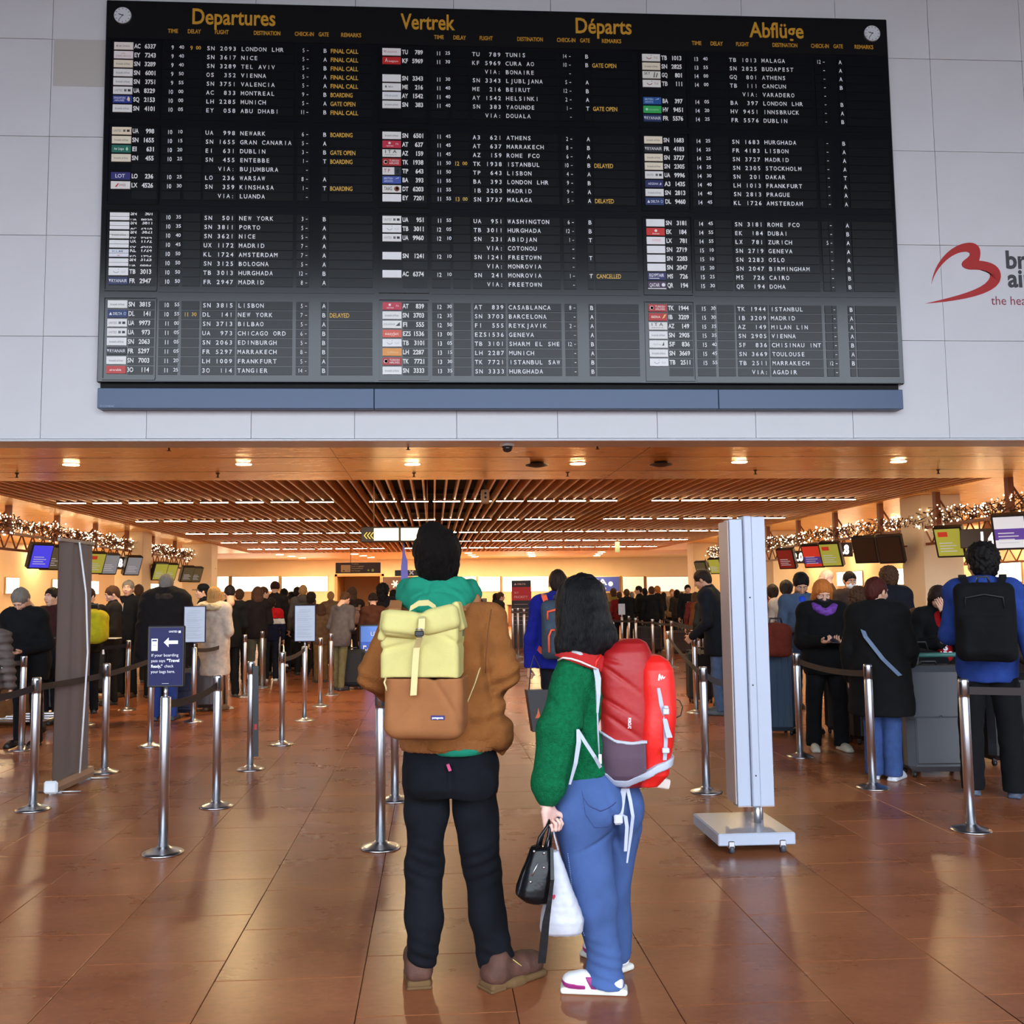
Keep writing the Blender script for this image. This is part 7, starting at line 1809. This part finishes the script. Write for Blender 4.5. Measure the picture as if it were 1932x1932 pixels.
f = SDF(.018); f.cone(hw_+[0, 0, -.1], Wp(1105, 1262, .02), .05, .06, k=.02).cone(Wp(1078, 1268, -.06), Wp(1150, 1268, .10), .045, k=.03).cone(Wp(1105, 1280, .02), Wp(1110, 1440, .02), .11, .11, k=.04)
f.cone(Wp(1078, 1268, -.06), Wp(1056, 1385, -.10), .04, .035, k=.02)
f.cone(Wp(1105, 1480, 0), Wp(1125, 1640, 0), .08, .055, k=.03).cone(Wp(1125, 1640, 0), Wp(1142, 1850, 0), .05, .035, k=.02)
f.cone(Wp(1150, 1480, .1), Wp(1165, 1640, .16), .08, .055, k=.03).cone(Wp(1165, 1640, .16), Wp(1172, 1790, .22), .05, .035, k=.02)
wr = Wp(1031, 1518, -.12)
fa = SDF(.005).cone(Wp(1056, 1385, -.10), wr, .038, .025, k=.01)
hg = mirVQ(rotVQ(handVQ('grip', .0035), Matrix.Identity(3)))
dirH = Vector(Wp(1036, 1556, -.12)-wr)
hg = rotVQ((handVQ('grip', .0035)[0]*.93, handVQ('grip', .0035)[1]), align(dirH, R(-35)), wr+np.array([0.002, 0, -.008]))
np_mesh('body', joinVQ([hd_, f.mesh(), fa.mesh(), hg]), skin((222, 180, 166)), wom)
# hair
f = SDF(.005)
f.ell(Wp(1098, 1133, .03)+np.array([0, 0, .012]), (.094, .112, .100), k=.01)
f.cone(Wp(1098, 1145, .0), Wp(1103, 1205, -.03), .098, .112, k=.05, sc=((0, 1, 0), 1.3))
f.cone(Wp(1080, 1160, -.02), Wp(1072, 1222, -.03), .055, .045, k=.03).cone(Wp(1120, 1160, -.02), Wp(1142, 1205, -.02), .06, .048, k=.03).cone(Wp(1100, 1170, -.04), Wp(1104, 1226, -.05), .06, .05, k=.03)
for (px, py, e2, q2) in ((1062, 1208, 1060, 1240), (1076, 1215, 1076, 1240), (1090, 1220, 1093, 1243), (1106, 1220, 1109, 1245), (1122, 1215, 1128, 1238), (1138, 1208, 1148, 1228), (1150, 1195, 1163, 1216)):
    f.cone(Wp(px, py, -.04), Wp(e2, q2, -.045), .030, .008, k=.02)
wh = wavy(71, .007, 120, 10, (1, 1, .05)); wh2 = wavy(72, .008, 30, 5, (1, 1, .25)); wh3 = wavy(73, .004, 260, 8, (1, 1, .04))
np_mesh('hair', f.mesh(lambda Q: wh(Q)+wh2(Q)+wh3(Q)), hair_w, wom)
# fleece
f = SDF(.0065)
f.cone(Wp(1090, 1275, -.02), Wp(1125, 1275, .06), .095, k=.05).cone(Wp(1105, 1290, .02), Wp(1102, 1400, .02), .125, .125, k=.05, sc=((0, 1, 0), 1.1))
f.cone(Wp(1102, 1400, .02), Wp(1106, 1462, .02), .128, .122, k=.04)
f.cone(Wp(1076, 1272, -.07), Wp(1056, 1375, -.12), .072, .078, k=.03).cone(Wp(1056, 1375, -.12), Wp(1036, 1480, -.12), .078, .062, k=.03).cone(Wp(1036, 1480, -.12), Wp(1034, 1500, -.12), .060, .036, k=.02)
f.ell(Wp(1100, 1250, .02), (.10, .09, .05), k=.04)
f.box(Wp(1100, 1490, 0)+np.array([0, 0, 0]), (.4, .4, .035+.03), rad=.01, k=.01, op='s', rot=(0, R(-20), 0)) if False else None
f.fn(lambda P: -(P[..., 2]-(float(Wp(1052, 1484)[2])+(P[..., 0]-float(Wp(1052, 1484)[0]))*.36))*.9, (-.02, -.4, .0), (.5, .5, 1.2), k=.01, op='i')
# the cut only applies to the body, so rebuild the sleeve after it
f.cone(Wp(1056, 1375, -.12), Wp(1036, 1480, -.12), .078, .062, k=.02).cone(Wp(1036, 1480, -.12), Wp(1034, 1502, -.12), .060, .036, k=.02)
wf = wavy(74, .013, 17, 6, (1, 1, 1.2)); wf2 = wavy(75, .003, 70, 6)
def ff(Q):
    a = Q-Wp(1088, 1375, -.12); r = np.sqrt((a*a).sum(-1)); d = wf(Q)+wf2(Q)+.016*np.exp(-((a[..., 0]*.75+a[..., 2]*.65)/.014)**2)*np.exp(-(r/.13)**2)
    return d+.008*np.exp(-((a[..., 0]-.1-.2*a[..., 2])/.012)**2)*np.exp(-((a[..., 2])/.14)**2)
np_mesh('fleece_jacket', f.mesh(ff), fleece, wom)
ym = SDF(.006).cone(Wp(1084, 1258, -.03), Wp(1120, 1268, .0), .070, .06, k=.02).ell(Wp(1102, 1250, .0), (.070, .1, .045), k=.03)
lnz = lambda P: (P[..., 2]-(float(Wp(1060, 1242)[2])-(P[..., 0]-float(Wp(1060, 1242)[0]))*.36))
np_mesh('red_yoke', shell(ym.ops, .005, .022, lambda P: -lnz(P), None, None), redf, wom)
MB().tube([Wp(1053, 1246, -.08), Wp(1062, 1241, -.125), Wp(1078, 1243, -.142), Wp(1094, 1248, -.145), Wp(1110, 1255, -.14), Wp(1126, 1262, -.13)], .004, 8).build('white_piping', mat('piping', S(224, 216, 212), .6), wom)
MB().tube([Wp(1080, 1231, -.09), Wp(1094, 1234, -.105), Wp(1108, 1243, -.105)], .009, 8).build('collar_edge', mat('collar_grey', S(176, 182, 186), .8), wom)
# jeans
f = SDF(.0065)
f.cone(Wp(1108, 1425, .03), Wp(1108, 1475, .02), .100, .125, k=.04)
f.ell(Wp(1098, 1530, -.01), (.125, .13, .13), k=.05).ell(Wp(1160, 1520, .06), (.115, .13, .13), k=.05).ell(Wp(1128, 1520, -.06), (.10, .10, .10), k=.04)
f.cone(Wp(1100, 1555, -.02), Wp(1120, 1700, .0), .108, .092, k=.03).cone(Wp(1120, 1700, .0), Wp(1140, 1800, .0), .088, .062, k=.03).cone(Wp(1140, 1800, 0), Wp(1138, 1852, .0), .062, .086, k=.03)
f.cone(Wp(1165, 1560, .10), Wp(1152, 1680, .16), .10, .078, k=.02).cone(Wp(1152, 1680, .16), Wp(1160, 1792, .22), .078, .068, k=.02)
f.fn(lambda P: -(P[..., 2]-.022-np.maximum(0, -P[..., 0]+.01)*.45-np.maximum(0, P[..., 1]-.1)*.1), (-.5, -.5, 0), (.5, .6, .2), k=.004, op='i')
wq = wavy(81, .011, 15, 6, (1, 1, .9))
def qf(Q):
    d = wq(Q); a = Q-Wp(1130, 1588, -.1); d = d+.009*np.exp(-((a[..., 2]-.5*a[..., 0])/.010)**2)*np.exp(-(a[..., 0]/.09)**2)
    a = Q-Wp(1160, 1560, -.05); d = d+.016*np.exp(-((a[..., 0]+.3*a[..., 2])/.012)**2)*np.exp(-(a[..., 2]/.12)**2)
    a = Q-Wp(1150, 1835, -.05); r = np.sqrt((a*a).sum(-1)); d = d+.004*np.sin(a[..., 2]*150+a[..., 0]*40)*np.exp(-(r/.10)**2)
    return d
jq = np_mesh('jeans', f.mesh(qf), denim, wom)
stm = mat('stitch_dark', S(52, 62, 110), .8); stl = mat('stitch_pale', S(150, 168, 214), .8)
def on_surface(ob, pts, dy0=-.6):
    """drop points (x,z) along +y onto a mesh"""
    from mathutils.bvhtree import BVHTree
    bv = BVHTree.FromPolygons([v.co[:] for v in ob.data.vertices], [p.vertices[:] for p in ob.data.polygons]); out = []
    for q in pts:
        h = bv.ray_cast(Vector((q[0], dy0, q[2])), Vector((0, 1, 0)))
        if h[0] is not None: out.append(h[0]-Vector((0, .0015, 0)))
    return out
def dashes(ob, pts, m, parent, name, r=.0016, dens=220, gap=.45):
    P = [np.array(p) for p in pts]; L_ = [0]
    for a_, b_ in zip(P[:-1], P[1:]): L_.append(L_[-1]+np.linalg.norm(b_-a_))
    n = int(L_[-1]*dens); mb = MB(); A_ = np.array(P)
    for k in range(n):
        t0, t1 = L_[-1]*k/n, L_[-1]*(k+1-gap)/n
        seg = [[np.interp(t, L_, A_[:, i]) for i in range(3)] for t in (t0, (t0+t1)/2, t1)]
        s_ = on_surface(ob, seg)
        if len(s_) == 3: mb.tube(s_, r, 4, smooth=False)
    if mb.v: mb.build(name, m, parent)
dashes(jq, [Wp(1091, 1492), Wp(1100, 1505), Wp(1120, 1513), Wp(1140, 1506), Wp(1150, 1498)], stm, wom, 'pocket_stitching', .002, 160, .3)
dashes(jq, [Wp(1089, 1480), Wp(1093, 1520), Wp(1110, 1545), Wp(1135, 1545), Wp(1155, 1530)], stm, wom, 'pocket_outline', .0012)
dashes(jq, [Wp(1100, 1845), Wp(1120, 1860), Wp(1150, 1866), Wp(1178, 1862)], stl, wom, 'hem_stitching', .0016)
dashes(jq, [Wp(1066, 1600), Wp(1080, 1700), Wp(1100, 1760)], stl, wom, 'side_stitching', .0012, 120)
# trainers
ws = mat('trainer_white', S(228, 228, 232), .5); mg = mat('trainer_magenta', S(150, 36, 112), .6); pu = mat('trainer_purple', S(80, 60, 170), .6)
def trainer(px, py, rz):
    g_ = G(px, py); f = SDF(.0045); L2 = .135
    f.box((0, .065, .045), (.036, .12, .022), rad=.02, k=.02).ell((0, .145, .050), (.040, .055, .030), k=.03).cone((0, .0, .05), (0, .11, .055), .036, .034, k=.03).cone((0, -.02, .045), (0, .0, .07), .036, .036, k=.03)
    u = np_mesh('trainer', f.mesh(), ws, wom); ops = f.ops
    np_mesh('toe_panel', shell(ops, .0045, .0025, lambda P: np.maximum(np.maximum(.10-P[..., 1]-.0, P[..., 2]-(.052+.10*(P[..., 1]-.2))), -P[..., 2]), None, None), mg, u)
    np_mesh('heel_panel', shell(ops, .0045, .0025, lambda P: np.maximum(np.abs(P[..., 1]-.075-.5*(P[..., 2]-.05))-.014, P[..., 2]-.075), None, None), mg, u)
    f = SDF(.0045); f.box((0, .065, .014), (.043, .145, .014), rad=.012, k=.01); np_mesh('sole', f.mesh(), mat('sole_cream', S(220, 218, 208), .6), u)
    lb_ = MB()
    for k in range(4): lb_.tube([(-.022, .075+.016*k, .084-.006*k), (0, .078+.016*k, .092-.007*k), (.022, .075+.016*k, .084-.006*k)], .0035, 6)
    lb_.tube([(0, .07, .095), (-.03, .06, .09), (-.02, .08, .096), (0, .075, .098), (.03, .06, .09)], .004, 6)
    lb_.build('laces', pu, u)
    u.location = (float(g_[0])-wx, float(g_[1])-Y1_, 0); u.rotation_euler.z = R(rz); u.scale = (.86, .90, .9)
trainer(1149, 1873, 80); trainer(1163, 1824, 35)

# ---------------------------------------------------------------- her red trekking backpack
tp = empty('backpack', (wx, Y1_, 0), 0, 'large red trekking backpack with grey trim worn by the person in the green fleece', 'backpack')
red_d = mat('nylon_red_dark', S(156, 16, 18), .5, bump=.12, bscale=60, var=.1, vscale=5); red_b = mat('nylon_red', S(226, 32, 26), .48, bump=.12, bscale=60, var=.06, vscale=5)
grey_s = mat('strap_grey', S(178, 184, 200), .6); mesh_g = mat('mesh_pocket', S(88, 66, 82), .8, bump=.3, bscale=400)
yc = -.02
Zw = lambda py: float(Wp(1180, py, yc)[2]); Xw = lambda px, py=1350: float(Wp(px, py, yc)[0])
def rg(py, xl, xr, ry, cy=yc): return ((Xw(xl, py)+Xw(xr, py))/2, cy, Zw(py), (Xw(xr, py)-Xw(xl, py))/2, ry)
main = SDF(.006)
main.rings([rg(1484, 1165, 1212, .04), rg(1476, 1150, 1226, .075), rg(1455, 1136, 1232, .105), rg(1420, 1130, 1236, .12), rg(1350, 1126, 1234, .125), rg(1290, 1122, 1234, .125), rg(1250, 1124, 1232, .118), rg(1228, 1134, 1226, .105), rg(1212, 1154, 1218, .08), rg(1205, 1174, 1206, .04)], k=.03, p=2.8)
wm_ = wavy(91, .006, 14, 6, (1, 1, 1.2))
def mf_(Q):
    d = wm_(Q)
    for (px, py, sl) in ((1165, 1275, .75), (1160, 1330, .6), (1175, 1370, .7), (1150, 1245, .3)):
        a = Q-Wp(px, py, -.15); d = d+.007*np.exp(-((a[..., 2]+sl*a[..., 0])/.010)**2)*np.exp(-(a[..., 0]/.07)**2)*(Q[..., 1] < .05)
    return d
mo = np_mesh('main_body', main.mesh(mf_), red_d, tp)
fr2 = SDF(.006)
fr2.rings([rg(1478, 1198, 1236, .09), rg(1455, 1196, 1254, .125), rg(1400, 1196, 1264, .145), rg(1340, 1196, 1267, .15), rg(1290, 1195, 1266, .15), rg(1262, 1197, 1264, .142), rg(1246, 1202, 1256, .12), rg(1236, 1214, 1242, .08)], k=.03, p=3.2)
fo = np_mesh('front_pocket', fr2.mesh(wavy(92, .004, 18)), red_b, tp)
full = SDF(.006); full.ops = list(main.ops)+list(fr2.ops)
def zband(P):
    x = P[..., 0]; xs = [Xw(1128), Xw(1150), Xw(1172), Xw(1195), Xw(1222), Xw(1245), Xw(1270)]; zs_ = [Zw(1452), Zw(1472), Zw(1472), Zw(1458), Zw(1440), Zw(1432), Zw(1424)]
    return np.abs(P[..., 2]-np.interp(x, xs, zs_))-.016
np_mesh('reflective_band', shell(full.ops, .005, .007, zband, None, None, disp=mf_), grey_s, tp)
def zpocket(P):
    x = P[..., 0]; top = np.interp(x, [Xw(1124), Xw(1150), Xw(1180), Xw(1208)], [Zw(1374), Zw(1390), Zw(1394), Zw(1390)]); bot = np.interp(x, [Xw(1128), Xw(1150), Xw(1172), Xw(1208)], [Zw(1448), Zw(1466), Zw(1466), Zw(1446)])
    return np.maximum.reduce([P[..., 2]-top, bot-P[..., 2], x-Xw(1204), P[..., 1]-.0])
np_mesh('side_pocket', shell(full.ops, .005, .004, zpocket, None, None, disp=mf_), mesh_g, tp)
def ztrim(P):
    x = P[..., 0]; top = np.interp(x, [Xw(1124), Xw(1150), Xw(1180), Xw(1208)], [Zw(1374), Zw(1390), Zw(1394), Zw(1390)])
    return np.maximum.reduce([np.abs(P[..., 2]-top)-.006, x-Xw(1205), P[..., 1]-.0])
np_mesh('pocket_trim', shell(full.ops, .005, .008, ztrim, None, None, disp=mf_), grey_s, tp)
# piping along the back edge
MB().tube([Wp(1124, 1290, -.13), Wp(1127, 1340, -.135), Wp(1128, 1375, -.135), Wp(1131, 1440, -.125)], .0035, 6).build('edge_piping', grey_s, tp)
# compression straps with buckle
MB().strap([Wp(1247, 1298, -.165), Wp(1250, 1330, -.172), Wp(1254, 1350, -.172)], [.036, .030, .016], .004, (1, .35, 0)).strap([Wp(1254, 1356, -.175), Wp(1258, 1375, -.18), Wp(1263, 1392, -.19)], [.018, .022, .026], .004, (1, .3, 0)).strap([Wp(1255, 1352, -.172), Wp(1256, 1400, -.170), Wp(1254, 1434, -.160)], .016, .003, (1, .3, 0)).build('compression_strap', grey_s, tp)
MB().box((-.012, -.008, -.012), (.012, .006, .012), bev=.003).box((-.009, -.012, .010), (.009, .002, .022), bev=.003).build('buckle', mat('buckle_grey', S(196, 198, 210), .4), tp).location = Wp(1256, 1342, -.185)
MB().box((-.014, -.006, -.01), (.014, .006, .01), bev=.003).build('buckle', MATS['buckle_grey'], tp).location = Wp(1256, 1416, -.18)
MB().tube([Wp(1267, 1300, -.05), Wp(1272, 1318, -.06), Wp(1282, 1322, -.06), Wp(1288, 1334, -.06), Wp(1284, 1350, -.06), Wp(1270, 1357, -.06)], .0025, 6).build('elastic_cord', blackp, tp)
MB().tube([Wp(1262, 1245, -.05), Wp(1268, 1275, -.06), Wp(1270, 1310, -.06), Wp(1269, 1350, -.05)], .0025, 6).build('elastic_cord', blackp, tp)
# logo and lettering
def flat_on(ob, P2, name, m, parent, h=.0022):
    from mathutils.bvhtree import BVHTree
    bv = BVHTree.FromPolygons([v.co[:] for v in ob.data.vertices], [p.vertices[:] for p in ob.data.polygons]); V2 = []
    for v in P2.V:
        hh = bv.ray_cast(Vector((v[0], -.8, v[2])), Vector((0, 1, 0))); V2.append(tuple((hh[0] if hh[0] is not None else Vector(v))-Vector((0, h, 0))))
    P2.V = V2; return P2.build(name, m, parent)
zg0 = Wp(1238, 1283, -.14)
lg_ = Print(tuple(zg0), (1, 0, 0), (0, 0, 1), (0, -1, 0), 0); u_ = .030
lg_.poly([(.0, .0), (.22*u_, .0), (.36*u_, .62*u_), (.18*u_, .80*u_)]).poly([(.18*u_, .80*u_), (.36*u_, .84*u_), (.52*u_, .2*u_), (.42*u_, .12*u_)]).poly([(.42*u_, .12*u_), (.55*u_, .12*u_), (.72*u_, .62*u_), (.56*u_, .66*u_)]).poly([(.56*u_, .66*u_), (.70*u_, .66*u_), (.84*u_, .26*u_), (.72*u_, .2*u_)]).poly([(.72*u_, .2*u_), (.84*u_, .2*u_), (1.05*u_, .42*u_), (.96*u_, .52*u_)])
flat_on(fo, lg_, 'logo', white_p, tp)
tz = Wp(1186, 1355, -.16)
flat_on(mo, Print(tuple(tz), (0, 0, -1), (1, 0, 0), (0, -1, 0), 0).text('FORCLAZ', 0, 0, .011, w=.042, bold=.03), 'pack_lettering', white_p, tp)
# straps in front: shoulder strap, lower webbing, hanging ends
MB().strap([Wp(1124, 1262, -.12), Wp(1128, 1280, -.14), Wp(1129, 1310, -.15), Wp(1127, 1345, -.148)], [.02, .024, .016, .008], .006, (1, .1, 0)).build('shoulder_strap', grey_s, tp)
MB().tube([Wp(1122, 1268, -.11), Wp(1125, 1248, -.12), Wp(1134, 1236, -.1)], .005, 8).build('lift_strap', red_b, tp)
MB().strap([Wp(1090, 1378, -.20), Wp(1105, 1402, -.205), Wp(1122, 1428, -.20), Wp(1133, 1448, -.16)], .014, .003, [(.8, 0, .6)]*4).build('shoulder_webbing', grey_s, tp)
MB().strap([Wp(1090, 1376, -.20), Wp(1092, 1400, -.21), Wp(1086, 1440, -.205), Wp(1075, 1480, -.18)], [.01, .018, .015, .009], .003, (1, 0, 0)).build('loose_webbing', grey_s, tp)
MB().box((-.006, -.004, -.018), (.006, .002, .018), bev=.001).build('size_tag', white_p, tp).location = Wp(1132, 1432, -.165)
MB().strap([Wp(1177, 1488, -.06), Wp(1174, 1510, -.10), Wp(1170, 1540, -.13), Wp(1166, 1556, -.13)], .022, .004, (1, 0, 0)).strap([Wp(1184, 1488, -.06), Wp(1189, 1510, -.08), Wp(1194, 1540, -.09), Wp(1190, 1575, -.09), Wp(1183, 1628, -.09)], [.014, .014, .013, .012, .006], .003, (1, 0, 0)).strap([Wp(1170, 1536, -.14), Wp(1180, 1540, -.15), Wp(1183, 1560, -.15), Wp(1180, 1606, -.145)], [.012, .014, .014, .012], .003, (1, 0, 0)).build('hip_belt', grey_s, tp)
MB().box((-.018, -.008, -.016), (.016, .006, .018), bev=.004).build('hip_buckle', MATS['buckle_grey'], tp).location = Wp(1167, 1546, -.145)

# ---------------------------------------------------------------- bags in her hand
leather = mat('leather_black', S(12, 13, 17), .25, spec=.35, bump=.25, bscale=26)
hb = empty('handbag', (wx, Y1_, 0), 0, 'black leather handbag with silver studs held low by the person in green', 'bag')
yb = -.16
def r2(py, xl, xr, ry, cy=yb): 
    a_, b_ = Wp(xl, py, cy), Wp(xr, py, cy); return ((a_[0]+b_[0])/2, cy, float(a_[2]), (b_[0]-a_[0])/2, ry)
f = SDF(.0045); f.rings([r2(1704, 1010, 1038, .03), r2(1698, 990, 1041, .055), r2(1686, 972, 1042, .065), r2(1672, 974, 1042, .065), r2(1640, 985, 1042, .055), r2(1615, 996, 1041, .045), r2(1601, 1002, 1040, .035), r2(1597, 1005, 1038, .026)], k=.02, p=2.6)
wl = wavy(101, .006, 30, 6); hbo = np_mesh('bag_body', f.mesh(wl), leather, hb)
studs = MB()
for (px, py) in ((1006, 1602), (1024, 1604), (1023, 1629), (998, 1655)):
    q = on_surface(hbo, [Wp(px, py, yb)]); 
    if q: studs.tube([q[0]+Vector((0, .001, 0)), q[0]-Vector((0, .006, 0))], .005, 8)
studs.build('stud', steel, hb)
q = on_surface(hbo, [Wp(1012, 1621, yb), Wp(1000, 1645, yb)])
if len(q) == 2: MB().tube([v-Vector((0, .003, 0)) for v in q], .003, 6).build('zip', steel, hb)
q = on_surface(hbo, [Wp(1010, 1606, yb), Wp(1030, 1600, yb)])
MB().tube([Wp(1012, 1602, yb-.03), Wp(1018, 1580, yb-.02), Wp(1032, 1560, yb-.005), Wp(1036, 1548, yb+.0), Wp(1038, 1560, yb+.005), Wp(1034, 1580, yb-.02), Wp(1028, 1602, yb-.03)], .006, 8).tube([Wp(1018, 1600, yb+.02), Wp(1024, 1575, yb+.02), Wp(1036, 1549, yb+.02), Wp(1040, 1570, yb+.02), Wp(1038, 1600, yb+.02)], .006, 8).build('handle', leather, hb)
MB().strap([Wp(1041, 1600, yb-.02), Wp(1042, 1660, yb-.07), Wp(1036, 1705, yb-.07), Wp(1030, 1740, yb-.07), Wp(1026, 1780, yb-.07), Wp(1022, 1817, yb-.07)], [.012, .014, .018, .026, .030, .028], .008, (1, 0, 0)).build('shoulder_strap', leather, hb)
tt = empty('tote_bag', (wx, Y1_, 0), 0, 'white plastic carrier bag with a small pink heart beside the black handbag', 'bag')
yt = -.10
f = SDF(.0045)
def r3(py, xl, xr, ry): return r2(py, xl, xr, ry, yt)
f.rings([r3(1761, 1022, 1094, .04), r3(1756, 1017, 1098, .055), r3(1735, 1020, 1101, .065), r3(1700, 1028, 1089, .06), r3(1665, 1030, 1076, .05), r3(1630, 1030, 1063, .035), r3(1605, 1030, 1054, .02)], k=.01, p=2.8)
wt = wavy(111, .006, 26, 7, (1, 1, .35)); wt2 = wavy(112, .002, 80)
plast = mat('carrier_white', S(198, 200, 212), .38, bump=.2, bscale=30)
to = np_mesh('bag_body', f.mesh(lambda Q: wt(Q)+wt2(Q)), plast, tt)
MB().tube([Wp(1033, 1608, yt), Wp(1036, 1575, yt+.01), Wp(1040, 1552, yt+.01)], .004, 6).tube([Wp(1053, 1604, yt), Wp(1046, 1578, yt+.01), Wp(1041, 1552, yt+.01)], .004, 6).build('handle', plast, tt)
ht = Print(tuple(Wp(1041, 1684, yt)), (1, 0, 0), (0, 0, 1), (0, -1, 0), 0)
hp_ = [(.0008*16*math.sin(t)**3*.62, .0008*(13*math.cos(t)-5*math.cos(2*t)-2*math.cos(3*t)-math.cos(4*t))*.85) for t in [k*2*math.pi/24 for k in range(24)]]
ht.poly(hp_); flat_on(to, ht, 'heart_print', mat('heart_pink', S(206, 60, 92), .5), tt, .002)
sb2 = empty('paper_bag', (wx, Y1_, 0), 0, 'corner of a pale paper bag showing under the red backpack', 'bag')
f = SDF(.005); f.box(Wp(1238, 1474, .10), (.045, .05, .022), rad=.008, k=.01, rot=(0, R(12), R(10))); np_mesh('bag_body', f.mesh(wavy(7, .004, 40)), mat('paper_cream', S(226, 212, 204), .6), sb2)
